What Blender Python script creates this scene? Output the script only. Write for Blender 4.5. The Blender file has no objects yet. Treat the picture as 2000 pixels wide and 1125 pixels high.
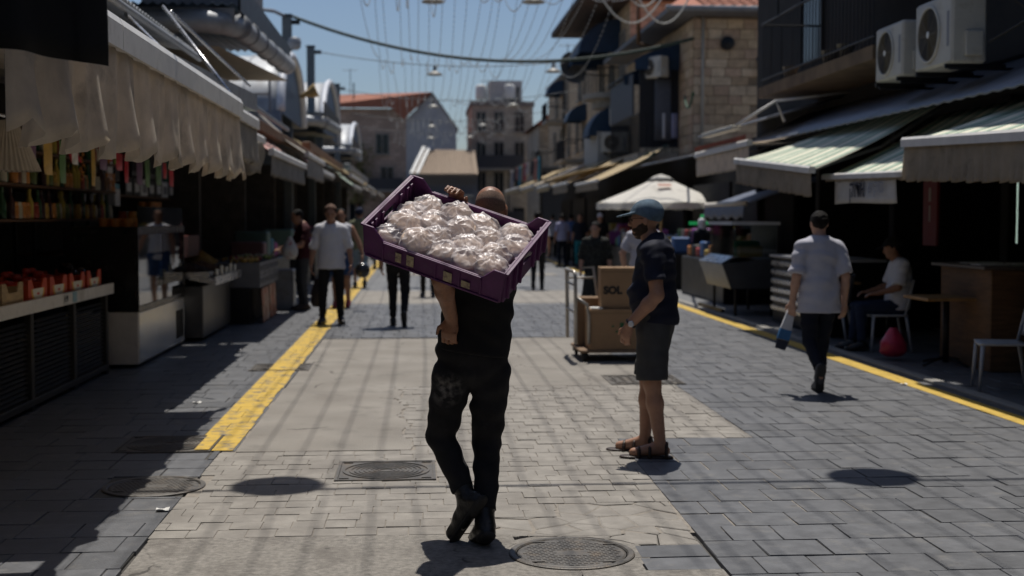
import bpy, bmesh, math, random
import numpy as np
from mathutils import Vector, Matrix, noise as mnoise

random.seed(11); rng = np.random.default_rng(5)
S = bpy.context.scene; COL = S.collection
R = math.radians

# ------------------------------------------------------------------ camera
FPX, CAM_H = 2550.0, 1.6
YAW = math.atan(185/FPX); PITCH = math.atan(137.5/FPX)
cd = bpy.data.cameras.new('camera'); cam = bpy.data.objects.new('camera', cd); COL.objects.link(cam)
cam.location = (0, 0, CAM_H); cam.rotation_euler = (math.pi/2-PITCH, 0, -YAW)
cd.sensor_width = 36; cd.lens = FPX/2000*36; cd.clip_end = 2000; cd.clip_start = .1
cd.dof.use_dof = True; cd.dof.focus_distance = 6.3; cd.dof.aperture_fstop = 2.2
S.camera = cam
# ------------------------------------------------------------------ sky, sun, exposure
SUN_E, SUN_DY = math.atan(1/.34), .34
w = bpy.data.worlds.new('World'); S.world = w; w.use_nodes = True
nt = w.node_tree; nt.nodes.clear()
sky = nt.nodes.new('ShaderNodeTexSky'); sky.sky_type = 'NISHITA'; sky.sun_disc = False
sky.sun_elevation = SUN_E; sky.sun_rotation = 0; sky.altitude = 700; sky.air_density = 1.0; sky.dust_density = 2.2; sky.ozone_density = 4
bg = nt.nodes.new('ShaderNodeBackground'); bg.inputs[1].default_value = .082
wo = nt.nodes.new('ShaderNodeOutputWorld')
nt.links.new(sky.outputs[0], bg.inputs[0]); nt.links.new(bg.outputs[0], wo.inputs[0])
sl = bpy.data.lights.new('sun', 'SUN'); sl.energy = 4.5; sl.angle = R(.53); sl.color = (1, .95, .87)
sun = bpy.data.objects.new('sun', sl); COL.objects.link(sun); sun.location = (0, 10, 40)
sun.rotation_euler = Vector((-.05, -SUN_DY, -1)).to_track_quat('-Z', 'Y').to_euler()
S.view_settings.view_transform = 'Standard'; S.view_settings.look = 'None'
S.view_settings.gamma = 1; S.view_settings.use_curve_mapping = False
S.view_settings.exposure = -.08
S.render.engine = 'CYCLES'
S.cycles.max_bounces = 6; S.cycles.transparent_max_bounces = 16

# ------------------------------------------------------------------ pixel helpers (photo is 2000 x 1125)
_f = np.array([math.sin(YAW)*math.cos(PITCH), math.cos(YAW)*math.cos(PITCH), -math.sin(PITCH)])
_r = np.array([math.cos(YAW), -math.sin(YAW), 0.]); _u = np.cross(_r, _f)
def ray(px, py): return _f + (px-1000)/FPX*_r - (py-562.5)/FPX*_u
def G(px, py, z=0.):
    d = ray(px, py); t = (z-CAM_H)/d[2]; return Vector((d[0]*t, d[1]*t, z))
def PY(px, py, Y):
    d = ray(px, py); t = Y/d[1]; return Vector((d[0]*t, Y, CAM_H+d[2]*t))
def PX(px, py, X):
    d = ray(px, py); t = X/d[0]; return Vector((X, d[1]*t, CAM_H+d[2]*t))

# ------------------------------------------------------------------ materials
MATS = {}
def M(name, col, rough=.7, metal=0., var=.12, scale=6., bump=0., bscale=50., spec=.4, stretch=None, rnd=0., var2=None, dirt=None, coat=0., emit=None, alpha=None, sheen=0.):
    """procedural principled material: noise-varied colour on world position, optional bump, per-piece variation, stain colour"""
    if name in MATS: return MATS[name]
    m = bpy.data.materials.new(name); m.use_nodes = True; MATS[name] = m
    n = m.node_tree.nodes; l = m.node_tree.links
    b = n['Principled BSDF']; b.inputs['Roughness'].default_value = rough; b.inputs['Metallic'].default_value = metal
    b.inputs['Specular IOR Level'].default_value = spec
    if coat: b.inputs['Coat Weight'].default_value = coat
    if sheen: b.inputs['Sheen Weight'].default_value = sheen
    geo = n.new('ShaderNodeNewGeometry'); vec = geo.outputs['Position']
    if stretch:
        mp = n.new('ShaderNodeMapping'); mp.inputs['Scale'].default_value = stretch; l.new(vec, mp.inputs[0]); vec = mp.outputs[0]
    nz = n.new('ShaderNodeTexNoise'); nz.inputs['Scale'].default_value = scale; nz.inputs['Detail'].default_value = 6 if metal < .8 else 1.5; nz.inputs['Roughness'].default_value = .62
    l.new(vec, nz.inputs['Vector'])
    mr = n.new('ShaderNodeMapRange'); mr.inputs[1].default_value = .3; mr.inputs[2].default_value = .7
    mr.inputs[3].default_value = 1-var; mr.inputs[4].default_value = 1+var; l.new(nz.outputs[0], mr.inputs[0])
    fac = mr.outputs[0]
    if rnd:
        oi = n.new('ShaderNodeObjectInfo'); ad = n.new('ShaderNodeMath'); ad.operation = 'ADD'
        l.new(oi.outputs['Random'], ad.inputs[0]); l.new(geo.outputs['Random Per Island'], ad.inputs[1])
        fr = n.new('ShaderNodeMath'); fr.operation = 'FRACT'; l.new(ad.outputs[0], fr.inputs[0])
        m2 = n.new('ShaderNodeMapRange'); m2.inputs[3].default_value = 1-rnd; m2.inputs[4].default_value = 1+rnd; l.new(fr.outputs[0], m2.inputs[0])
        mu = n.new('ShaderNodeMath'); mu.operation = 'MULTIPLY'; l.new(fac, mu.inputs[0]); l.new(m2.outputs[0], mu.inputs[1]); fac = mu.outputs[0]
    vm = n.new('ShaderNodeVectorMath'); vm.operation = 'SCALE'; vm.inputs[0].default_value = col[:3]; l.new(fac, vm.inputs['Scale'])
    cout = vm.outputs[0]
    if dirt:   # (colour, scale, low, high)
        dz = n.new('ShaderNodeTexNoise'); dz.inputs['Scale'].default_value = dirt[1]; dz.inputs['Detail'].default_value = 8; dz.inputs['Roughness'].default_value = .7
        l.new(vec, dz.inputs['Vector'])
        dm = n.new('ShaderNodeMapRange'); dm.inputs[1].default_value = dirt[2]; dm.inputs[2].default_value = dirt[3]; l.new(dz.outputs[0], dm.inputs[0])
        mx = n.new('ShaderNodeMix'); mx.data_type = 'RGBA'; mx.inputs[7].default_value = (*dirt[0], 1)
        l.new(dm.outputs[0], mx.inputs[0]); l.new(cout, mx.inputs[6]); cout = mx.outputs[2]
    l.new(cout, b.inputs['Base Color'])
    rm = n.new('ShaderNodeMapRange'); rm.inputs[3].default_value = max(.03, rough-.1); rm.inputs[4].default_value = min(1, rough+.1)
    l.new(nz.outputs[0], rm.inputs[0]); l.new(rm.outputs[0], b.inputs['Roughness'])
    if bump:
        bz = n.new('ShaderNodeTexNoise'); bz.inputs['Scale'].default_value = bscale; bz.inputs['Detail'].default_value = 5; l.new(vec, bz.inputs['Vector'])
        bp = n.new('ShaderNodeBump'); bp.inputs['Strength'].default_value = bump; bp.inputs['Distance'].default_value = .01
        l.new(bz.outputs[0], bp.inputs['Height']); l.new(bp.outputs[0], b.inputs['Normal'])
    if emit:
        b.inputs['Emission Color'].default_value = (*emit[0], 1); b.inputs['Emission Strength'].default_value = emit[1]
    return m
def stripes(name, c1, c2, period, width, axis='Y', rough=.8, c3=None):
    """woven stripes running down an awning; the stripes repeat along one world axis"""
    m = bpy.data.materials.new(name); m.use_nodes = True; n = m.node_tree.nodes; l = m.node_tree.links
    b = n['Principled BSDF']; b.inputs['Roughness'].default_value = rough; b.inputs['Specular IOR Level'].default_value = .2
    g = n.new('ShaderNodeNewGeometry'); sp = n.new('ShaderNodeSeparateXYZ'); l.new(g.outputs['Position'], sp.inputs[0])
    dv = n.new('ShaderNodeMath'); dv.operation = 'DIVIDE'; dv.inputs[1].default_value = period; l.new(sp.outputs[axis], dv.inputs[0])
    fr = n.new('ShaderNodeMath'); fr.operation = 'FRACT'; l.new(dv.outputs[0], fr.inputs[0])
    lt = n.new('ShaderNodeMath'); lt.operation = 'LESS_THAN'; lt.inputs[1].default_value = width; l.new(fr.outputs[0], lt.inputs[0])
    nz = n.new('ShaderNodeTexNoise'); nz.inputs['Scale'].default_value = 3; nz.inputs['Detail'].default_value = 6; l.new(g.outputs['Position'], nz.inputs['Vector'])
    mr = n.new('ShaderNodeMapRange'); mr.inputs[3].default_value = .72; mr.inputs[4].default_value = 1.15; l.new(nz.outputs[0], mr.inputs[0])
    mx = n.new('ShaderNodeMix'); mx.data_type = 'RGBA'; mx.inputs[6].default_value = (*c1, 1); mx.inputs[7].default_value = (*c2, 1); l.new(lt.outputs[0], mx.inputs[0])
    col = mx.outputs[2]
    if c3:
        l3 = n.new('ShaderNodeMath'); l3.operation = 'GREATER_THAN'; l3.inputs[1].default_value = .86; l.new(fr.outputs[0], l3.inputs[0])
        m3 = n.new('ShaderNodeMix'); m3.data_type = 'RGBA'; m3.inputs[7].default_value = (*c3, 1); l.new(l3.outputs[0], m3.inputs[0]); l.new(col, m3.inputs[6]); col = m3.outputs[2]
    vm = n.new('ShaderNodeVectorMath'); vm.operation = 'SCALE'; l.new(col, vm.inputs[0]); l.new(mr.outputs[0], vm.inputs['Scale'])
    l.new(vm.outputs[0], b.inputs['Base Color']); MATS[name] = m
    return m
def thin_cloth(name, col, trans=.35, rough=.9, var=.15, scale=5):
    """awning cloth that lets some light through"""
    m = M(name, col, rough, var=var, scale=scale, spec=.15, dirt=(tuple(c*.45 for c in col), 2.2, .55, .8))
    n = m.node_tree.nodes; l = m.node_tree.links; b = n['Principled BSDF']
    t = n.new('ShaderNodeBsdfTranslucent'); src = b.inputs['Base Color'].links[0].from_socket; l.new(src, t.inputs[0])
    mx = n.new('ShaderNodeMixShader'); mx.inputs[0].default_value = trans
    l.new(b.outputs[0], mx.inputs[1]); l.new(t.outputs[0], mx.inputs[2]); l.new(mx.outputs[0], n['Material Output'].inputs[0])
    return m
def glass_mat(name, tint=(.9, .95, .95), fac=.12, rough=.03):
    m = bpy.data.materials.new(name); m.use_nodes = True; n = m.node_tree.nodes; l = m.node_tree.links
    n.remove(n['Principled BSDF'])
    t = n.new('ShaderNodeBsdfTransparent'); t.inputs[0].default_value = (*tint, 1)
    g = n.new('ShaderNodeBsdfGlossy'); g.inputs['Roughness'].default_value = rough
    lw = n.new('ShaderNodeFresnel'); lw.inputs[0].default_value = 1.5
    ad = n.new('ShaderNodeMath'); ad.operation = 'ADD'; ad.inputs[1].default_value = fac; l.new(lw.outputs[0], ad.inputs[0])
    mx = n.new('ShaderNodeMixShader'); l.new(ad.outputs[0], mx.inputs[0]); l.new(t.outputs[0], mx.inputs[1]); l.new(g.outputs[0], mx.inputs[2])
    l.new(mx.outputs[0], n['Material Output'].inputs[0]); MATS[name] = m
    return m

# ------------------------------------------------------------------ object helpers
def link(name, me, parent=None, mats=(), smooth=False):
    o = bpy.data.objects.new(name, me); COL.objects.link(o)
    for m in mats: me.materials.append(m)
    if smooth: me.polygons.foreach_set('use_smooth', [True]*len(me.polygons))
    if parent: o.parent = parent
    return o
def tag(o, label, cat, group=None, kind=None):
    o['label'] = label
    if cat: o['category'] = cat
    if group: o['group'] = group
    if kind: o['kind'] = kind
    return o
def empty(name, loc, label=None, cat=None, group=None, rz=0.):
    o = bpy.data.objects.new(name, None); COL.objects.link(o); o.location = loc; o.rotation_euler = (0, 0, rz); o.empty_display_size = .1
    if label: tag(o, label, cat, group)
    return o
def dup(root, loc=None, rz=None, label=None, parent=None):
    c = root.copy(); COL.objects.link(c)
    if loc is not None: c.location = loc
    if rz is not None: c.rotation_euler = (0, 0, rz)
    if label: c['label'] = label
    if parent is not None: c.parent = parent
    for ch in list(root.children): dup(ch, parent=c)
    return c
class MB:
    """collects simple shapes into one mesh"""
    def __init__(s): s.v = []; s.f = []; s.m = []
    def add(s, vs, fs, mi=0, mat=None):
        b = len(s.v)
        if mat is not None: vs = [mat @ Vector(p) for p in vs]
        s.v += [tuple(p) for p in vs]; s.f += [tuple(i+b for i in f) for f in fs]; s.m += [mi]*len(fs); return s
    def box(s, x0, x1, y0, y1, z0, z1, mi=0, mat=None):
        return s.add([(x0,y0,z0),(x1,y0,z0),(x1,y1,z0),(x0,y1,z0),(x0,y0,z1),(x1,y0,z1),(x1,y1,z1),(x0,y1,z1)],
                     [(0,3,2,1),(4,5,6,7),(0,1,5,4),(1,2,6,5),(2,3,7,6),(3,0,4,7)], mi, mat)
    def cbox(s, x0, x1, y0, y1, z0, z1, c=.01, mi=0, mat=None):
        """box with chamfered edges all round"""
        vs = []; 
        for z, e in ((z0, c), (z0+c, 0), (z1-c, 0), (z1, c)):
            X0, X1, Y0, Y1 = x0+e, x1-e, y0+e, y1-e; k = c
            if e == 0: vs += [(X0+k,Y0,z),(X1-k,Y0,z),(X1,Y0+k,z),(X1,Y1-k,z),(X1-k,Y1,z),(X0+k,Y1,z),(X0,Y1-k,z),(X0,Y0+k,z)]
            else: vs += [(X0+k*.4,Y0,z),(X1-k*.4,Y0,z),(X1,Y0+k*.4,z),(X1,Y1-k*.4,z),(X1-k*.4,Y1,z),(X0+k*.4,Y1,z),(X0,Y1-k*.4,z),(X0,Y0+k*.4,z)]
        fs = [tuple(range(7,-1,-1)), tuple(range(24,32))]
        for r in range(3):
            for i in range(8): j = (i+1) % 8; fs.append((r*8+i, r*8+j, r*8+8+j, r*8+8+i))
        return s.add(vs, fs, mi, mat)
    def quad(s, a, b, c, d, mi=0): return s.add([a,b,c,d], [(0,1,2,3)], mi)
    def tube(s, pts, r, n=8, mi=0, cap=True):
        pts = [Vector(p) for p in pts]; rs = r if isinstance(r, (list, tuple)) else [r]*len(pts); vs = []; fs = []
        up = None
        for i, p in enumerate(pts):
            t = (pts[min(i+1, len(pts)-1)]-pts[max(i-1, 0)]).normalized()
            if up is None: up = Vector((0,0,1)) if abs(t.z) < .9 else Vector((1,0,0))
            a = t.cross(up); 
            if a.length < 1e-5: a = t.cross(Vector((.3,1,.2)))
            a.normalize(); b = a.cross(t).normalized(); up = b
            for k in range(n):
                an = 2*math.pi*k/n; vs.append(p+a*math.cos(an)*rs[i]+b*math.sin(an)*rs[i])
        for i in range(len(pts)-1):
            for k in range(n): k2 = (k+1) % n; fs.append((i*n+k, i*n+k2, (i+1)*n+k2, (i+1)*n+k))
        if cap: fs += [tuple(range(n-1,-1,-1)), tuple(range((len(pts)-1)*n, len(pts)*n))]
        return s.add(vs, fs, mi)
    def lathe(s, prof, c=(0,0,0), n=20, mi=0, mat=None, closed=True):
        vs = []; fs = []; L = len(prof)
        for (r, z) in prof:
            for k in range(n): a = 2*math.pi*k/n; vs.append((c[0]+r*math.cos(a), c[1]+r*math.sin(a), c[2]+z))
        for i in range(L-1):
            for k in range(n): k2 = (k+1) % n; fs.append((i*n+k, i*n+k2, (i+1)*n+k2, (i+1)*n+k))
        if closed: fs += [tuple(range(n-1,-1,-1)), tuple(range((L-1)*n, L*n))]
        return s.add(vs, fs, mi, mat)
    def grid(s, fn, nu, nv, mi=0, thick=None):
        """surface fn(u,v) -> point; thick: (vector) second skin with closed rim"""
        vs = [Vector(fn(i/nu, j/nv)) for i in range(nu+1) for j in range(nv+1)]; W = nv+1
        fs = [(i*W+j, (i+1)*W+j, (i+1)*W+j+1, i*W+j+1) for i in range(nu) for j in range(nv)]
        if thick is not None:
            n0 = len(vs); t = Vector(thick); vs += [p+t for p in vs]; fs += [tuple(n0+q for q in reversed(f)) for f in fs]
            rim = [i*W for i in range(nu+1)] + [nu*W+j for j in range(1, nv+1)] + [i*W+nv for i in range(nu-1, -1, -1)] + [j for j in range(nv-1, 0, -1)]
            for a, b in zip(rim, rim[1:]+rim[:1]): fs.append((b, a, a+n0, b+n0))
        return s.add(vs, fs, mi)
    def prism(s, poly, z0, z1, mi=0, mat=None):
        n = len(poly); vs = [(x, y, z0) for x, y in poly]+[(x, y, z1) for x, y in poly]
        fs = [tuple(range(n-1,-1,-1)), tuple(range(n, 2*n))]+[(i, (i+1) % n, n+(i+1) % n, n+i) for i in range(n)]
        return s.add(vs, fs, mi, mat)
    def mesh(s, name):
        me = bpy.data.meshes.new(name); me.from_pydata(s.v, [], s.f); me.polygons.foreach_set('material_index', s.m); me.update(); return me
    def build(s, name, mats, parent=None, smooth=False, fix=True):
        me = s.mesh(name)
        if fix:
            bm = bmesh.new(); bm.from_mesh(me); bmesh.ops.recalc_face_normals(bm, faces=bm.faces); bm.to_mesh(me); bm.free()
        return link(name, me, parent, mats if isinstance(mats, (list, tuple)) else [mats], smooth)
def text_mesh(name, body, size, mat, parent, loc, rot, depth=.001, bold=0., align='CENTER'):
    c = bpy.data.curves.new(name, 'FONT'); c.body = body; c.size = size; c.extrude = depth; c.offset = bold; c.align_x = align; c.align_y = 'CENTER'; c.resolution_u = 3
    t = bpy.data.objects.new(name, c); COL.objects.link(t)
    dg = bpy.context.evaluated_depsgraph_get(); dg.update()
    me = bpy.data.meshes.new_from_object(t.evaluated_get(dg)); bpy.data.objects.remove(t)
    me.materials.clear(); o = link(name, me, parent, [mat]); o.location = loc; o.rotation_euler = rot
    return o
def lerp(a, b, t): return a+(b-a)*t
# ================================================================== GROUND
m_slab = M('basalt_slab', (.104, .107, .115), .55, var=.22, scale=9, bump=.25, bscale=70, rnd=.13, spec=.4, dirt=((.20, .19, .175), 5, .55, .8))
m_beige = M('beige_paver', (.27, .252, .228), .85, var=.22, scale=5, bump=.4, bscale=90, rnd=.05, dirt=((.18, .165, .148), 1.6, .42, .74), spec=.25)
m_conc = M('worn_concrete', (.28, .26, .234), .88, var=.3, scale=3.2, bump=.9, bscale=110, dirt=((.17, .155, .138), 1.6, .42, .72), spec=.25)
m_rough = M('rough_concrete', (.245, .228, .205), .9, var=.35, scale=30, bump=.9, bscale=160, dirt=((.12, .108, .097), 3, .5, .75))
m_joint = M('joint_sand', (.085, .08, .072), .95, var=.3, scale=20, bump=.4, bscale=200)
m_yellow = M('yellow_road_paint', (.56, .37, .055), .65, var=.1, scale=8, bump=.2, bscale=80, dirt=((.16, .14, .11), 6.5, .49, .62))
m_yellow2 = M('yellow_road_paint_even', (.54, .36, .06), .6, var=.15, scale=5, dirt=((.30, .22, .07), 9, .55, .75))
m_iron = M('cast_iron', (.105, .098, .09), .55, .35, var=.3, scale=20, bump=.3, bscale=120, dirt=((.15, .12, .09), 8, .5, .7))
def wear(m, spots=None, crack=None):
    """gum spots and hairline cracks in a ground material"""
    n = m.node_tree.nodes; l = m.node_tree.links; b = n['Principled BSDF']; g = n.new('ShaderNodeNewGeometry'); nz = n.new('ShaderNodeTexNoise'); nz.inputs['Scale'].default_value = 3; nz.inputs['Detail'].default_value = 5; l.new(g.outputs['Position'], nz.inputs['Vector'])
    def layer(fac, col):
        src = b.inputs['Base Color'].links[0].from_socket; mx = n.new('ShaderNodeMix'); mx.data_type = 'RGBA'; mx.inputs[7].default_value = (*col, 1); l.new(fac, mx.inputs[0]); l.new(src, mx.inputs[6]); l.new(mx.outputs[2], b.inputs['Base Color'])
    def rng_(s, lo, hi, a, c): mr = n.new('ShaderNodeMapRange'); mr.inputs[1].default_value = lo; mr.inputs[2].default_value = hi; mr.inputs[3].default_value = a; mr.inputs[4].default_value = c; l.new(s, mr.inputs[0]); return mr.outputs[0]
    if spots:
        v = n.new('ShaderNodeTexVoronoi'); v.inputs['Scale'].default_value = spots; l.new(g.outputs['Position'], v.inputs['Vector']); wn = n.new('ShaderNodeTexWhiteNoise'); l.new(v.outputs['Position'], wn.inputs['Vector'])
        mu = n.new('ShaderNodeMath'); mu.operation = 'MULTIPLY'; l.new(rng_(v.outputs['Distance'], .05, .09, .75, 0), mu.inputs[0]); l.new(rng_(wn.outputs['Value'], .6, .61, 0, 1), mu.inputs[1]); layer(mu.outputs[0], (.085, .08, .075))
    if crack:
        mx = n.new('ShaderNodeMix'); mx.data_type = 'VECTOR'; mx.inputs[0].default_value = .22; l.new(g.outputs['Position'], mx.inputs[4]); l.new(nz.outputs['Color'], mx.inputs[5]); v = n.new('ShaderNodeTexVoronoi'); v.feature = 'DISTANCE_TO_EDGE'; v.inputs['Scale'].default_value = crack; l.new(mx.outputs[1], v.inputs['Vector'])
        mu = n.new('ShaderNodeMath'); mu.operation = 'MULTIPLY'; l.new(rng_(v.outputs['Distance'], .003, .008, .8, 0), mu.inputs[0]); l.new(rng_(nz.outputs[0], .5, .56, 0, 1), mu.inputs[1]); layer(mu.outputs[0], (.06, .055, .05))
wear(m_conc, 5, .75); wear(m_rough, 5, 1.1); wear(m_beige, 4, None); wear(m_slab, 3.2, None)
# one sheet to the horizon
g = MB(); g.box(-400, 400, -60, 900, -.5, -.03)
gr = g.build('ground', M('distant_ground', (.2, .18, .16), .9)); gr['kind'] = 'structure'
# bed of the paving (sand joints show between the pieces)
b = MB(); b.box(-5.4, 7.4, -3, 23.9, -.029, -.022)
b.box(-1.34, 2.46, 6.5, 12.35, -.0219, -.0045, 1); b.box(1.42, 7.4, 4.7, 23.89, -.0218, -.0065); b.box(-5.4, -1.36, 4.7, 23.89, -.0217, -.0065)
pav = b.build('pavement', [m_joint, M('pale_sand', (.235, .21, .18), .95, var=.25, scale=18)]); pav['kind'] = 'structure'
# far end of the street, too far to tell slabs apart: brick pattern in the material
def far_paving():
    m = bpy.data.materials.new('far_paving'); m.use_nodes = True; n = m.node_tree.nodes; l = m.node_tree.links; bs = n['Principled BSDF']; bs.inputs['Roughness'].default_value = .6
    g = n.new('ShaderNodeNewGeometry'); br = n.new('ShaderNodeTexBrick'); br.inputs['Scale'].default_value = 1; br.inputs['Brick Width'].default_value = .27; br.inputs['Row Height'].default_value = .3
    br.inputs['Mortar Size'].default_value = .006; br.inputs['Color1'].default_value = (.115, .118, .125, 1); br.inputs['Color2'].default_value = (.155, .158, .162, 1); br.inputs['Mortar'].default_value = (.07, .066, .06, 1)
    l.new(g.outputs['Position'], br.inputs['Vector'])
    nz = n.new('ShaderNodeTexNoise'); nz.inputs['Scale'].default_value = 1.3; nz.inputs['Detail'].default_value = 6; l.new(g.outputs['Position'], nz.inputs['Vector'])
    mr = n.new('ShaderNodeMapRange'); mr.inputs[3].default_value = .7; mr.inputs[4].default_value = 1.35; l.new(nz.outputs[0], mr.inputs[0])
    vm = n.new('ShaderNodeVectorMath'); vm.operation = 'SCALE'; l.new(br.outputs[0], vm.inputs[0]); l.new(mr.outputs[0], vm.inputs['Scale']); l.new(vm.outputs[0], bs.inputs['Base Color'])
    return m
b = MB(); b.box(-5.4, 7.4, 23.9, 110, -.029, .0)
road = b.build('road', far_paving()); road['kind'] = 'structure'
b = MB(); b.box(-1.2, 3.4, 24.3, 28.5, .001, .005); b.box(-.6, 3.9, 36, 37.5, .001, .005)
o = b.build('beige_paving_band', m_beige); o['kind'] = 'structure'

XL, XR1, XR2 = -1.35, 1.40, 2.44          # centre strip, narrow near the camera and wider beyond
Y_R, Y_P, Y_C, Y_E = 6.28, 12.3, 17.3, 23.9
def xr(y): return XR1 + .012*(y-6) if y < 9.3 else XR2+.03*min(1, max(0, (y-10)/3))-(.09*(y-13.) if y > 13 else 0)
def xl(y): return XL + (.1 if y > 9 else 0)
covers = [(-1.57, 7.84, .30, 'r'), (-.2, 8.22, .31, 's'), (.73, 6.12, .30, 'r'), (-1.45, 14.02, .31, 's'), (2.21, 12.69, .36, 's'), (-1.75, 9.3, .33, 's')]
def hit_cover(x0, x1, y0, y1):
    for cx, cy, r, k in covers:
        e = .02 if k == 's' else .03
        if x1 > cx-r-e and x0 < cx+r+e and y1 > cy-r-e and y0 < cy+r+e:
            if k == 's': return True
            qx = min(max(cx, x0), x1); qy = min(max(cy, y0), y1)
            if (qx-cx)**2+(qy-cy)**2 < (r-.02)**2: return True
    return False
def cut_rect(x0, x1, y0, y1):
    """the parts of a slab that are left around square cover frames"""
    rects = [(x0, x1, y0, y1)]
    for cx, cy, r, k in covers:
        e = r+.006; out = []
        for a0, a1, b0, b1 in rects:
            if a1 <= cx-e or a0 >= cx+e or b1 <= cy-e or b0 >= cy+e: out.append((a0, a1, b0, b1)); continue
            if a0 < cx-e: out.append((a0, cx-e, b0, b1))
            if a1 > cx+e: out.append((cx+e, a1, b0, b1))
            m0, m1 = max(a0, cx-e), min(a1, cx+e)
            if b0 < cy-e: out.append((m0, m1, b0, cy-e))
            if b1 > cy+e: out.append((m0, m1, cy+e, b1))
        rects = out
    return [q for q in rects if q[1]-q[0] > .025 and q[3]-q[2] > .025]
def rows(x0f, x1f, y0, y1, lx, ly, gap, store, jit=.18):
    y = y0; k = 0
    while y < y1-.02:
        h = min(ly, y1-y); xa, xb = x0f(y+h/2), x1f(y+h/2)
        x = xa - lx*((.5*(k % 2))+random.uniform(0, jit))
        while x < xb-.02:
            L = lx*random.uniform(1-jit, 1+jit); a, c = max(x, xa), min(x+L, xb)
            if c-a > .03:
                for q in cut_rect(a+gap/2, c-gap/2, y+gap/2, y+h-gap/2): store.append(q)
            x += L
        y += h; k += 1
dark, beige = [], []
rows(lambda y: xr(y) if y < 17.3 else XL+.1, lambda y: 7.3, 4.8, Y_E, .29, .3, .0045, dark)
rows(lambda y: -5.3, xl, 4.8, Y_E, .29, .3, .0045, dark)
# two slabs let into the concrete beside the round cover
dark += [(1.05, 1.38, 6.02, 6.24), (1.04, 1.385, 5.8, 6.005)]
def patch_edge(y): return -.05+.04*math.sin(y*7)+.02*math.sin(y*19)-.13*(y-9)/3.3
xlb = lambda y: xl(y) if y < 8.95 else patch_edge(y)
rows(xlb, lambda y: .357, 6.55, 6.88, .165, .165, .0028, beige)
rows(xlb, lambda y: .757, 6.88, 7.21, .165, .165, .0028, beige)
rows(xlb, xr, 7.21, 8.95, .165, .1582, .0028, beige)
rows(xlb, xr, 8.95, 9.3, .165, .175, .0028, beige)
rows(xlb, xr, 9.3, Y_P, .165, .16668, .0028, beige)
# slab mesh: chamfered unit tile, shared by every piece (scaled)
def tile_mesh(name, mat, seed):
    random.seed(seed); m = MB(); c = .011
    jit = lambda: random.uniform(-.006, .006)
    top = [(-.5+c, -.5+c), (.5-c, -.5+c), (.5-c, .5-c), (-.5+c, .5-c)]
    vs = [(-.5, -.5, -1), (.5, -.5, -1), (.5, .5, -1), (-.5, .5, -1)]
    vs += [(x+jit(), y+jit(), -.22) for x, y in ((-.496, -.496), (.496, -.496), (.496, .496), (-.496, .496))]
    vs += [(x+jit(), y+jit(), random.uniform(-.05, .05)) for x, y in top]
    fs = [(0,1,5,4),(1,2,6,5),(2,3,7,6),(3,0,4,7),(4,5,9,8),(5,6,10,9),(6,7,11,10),(7,4,8,11),(8,9,10,11)]
    m.add(vs, fs); me = m.mesh(name); me.materials.append(mat); return me
TILE_T = .024
def lay(store, mat, name, label, n_ind=298):
    meshes = [tile_mesh(name, mat, s) for s in range(6)]
    def key(q):
        cx, cy = (q[0]+q[1])/2, (q[2]+q[3])/2
        inview = -.345*cy-.1 < cx < .485*cy+.05 and cy > 5.55
        shade = cx < -1.65 or cx > 4.9
        return (not inview, shade, cy)
    store.sort(key=key); random.seed(3); rest = MB()
    for i, (x0, x1, y0, y1) in enumerate(store):
        dz = random.uniform(-.0025, .0025)
        if i < n_ind:
            o = bpy.data.objects.new(name, meshes[i % 6]); COL.objects.link(o); o.parent = pav
            o.location = ((x0+x1)/2, (y0+y1)/2, dz); o.scale = (x1-x0, y1-y0, TILE_T); o.rotation_euler = (random.gauss(0, .004), random.gauss(0, .004), 0)
        else:
            me = meshes[i % 6]; mt = Matrix.Translation(((x0+x1)/2, (y0+y1)/2, dz)) @ Matrix.Diagonal((x1-x0, y1-y0, TILE_T, 1))
            rest.add([v.co for v in me.vertices], [tuple(p.vertices) for p in me.polygons], 0, mt)
    o = rest.build(name+'_field', mat, pav, fix=False); o['kind'] = 'stuff'; o['label'] = label
random.seed(3)
lay(dark, m_slab, 'stone_slab', 'grey stone slabs receding along the street')
lay(beige, m_beige, 'beige_paver', 'small beige pavers receding along the centre of the street')
# concrete fields
def poly_sheet(name, pts, z, mat, n=0):
    m = MB(); m.prism(pts, -.021, z); o = m.build(name, mat, pav); return o
random.seed(8)
edge = [(patch_edge(y)-.012, y) for y in np.linspace(8.96, Y_P, 26)]
poly_sheet('concrete_patch', [(xl(9.5)+.01, 8.96)]+edge+[(xl(12)+.01, Y_P)], .002, m_conc)
poly_sheet('concrete_patch', [(-1.24, Y_P+.006), (xr(Y_P)-.01, Y_P+.006)]+[(xr(y)-.012, y) for y in np.linspace(12.6, 17.28, 14)]+[(-1.24, 17.28)], .001, m_conc)
# the rough concrete at the camera's end; cut round the cover and the two slabs
fr = [(XL+.02, 3.0), (XR1-.02, 3.0), (XR1-.015, 5.79), (1.03, 5.79), (1.03, 6.25), (.98, 6.31)]
ang = np.linspace(R(38), R(-180-40), 22)
ring = [(.73+.325*math.cos(a), 6.12+.325*math.sin(a)) for a in ang]
left_top = [(.47, 6.5), (.3, 6.53), (0, 6.54), (-.5, 6.545), (-1.33, 6.54)]
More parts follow.
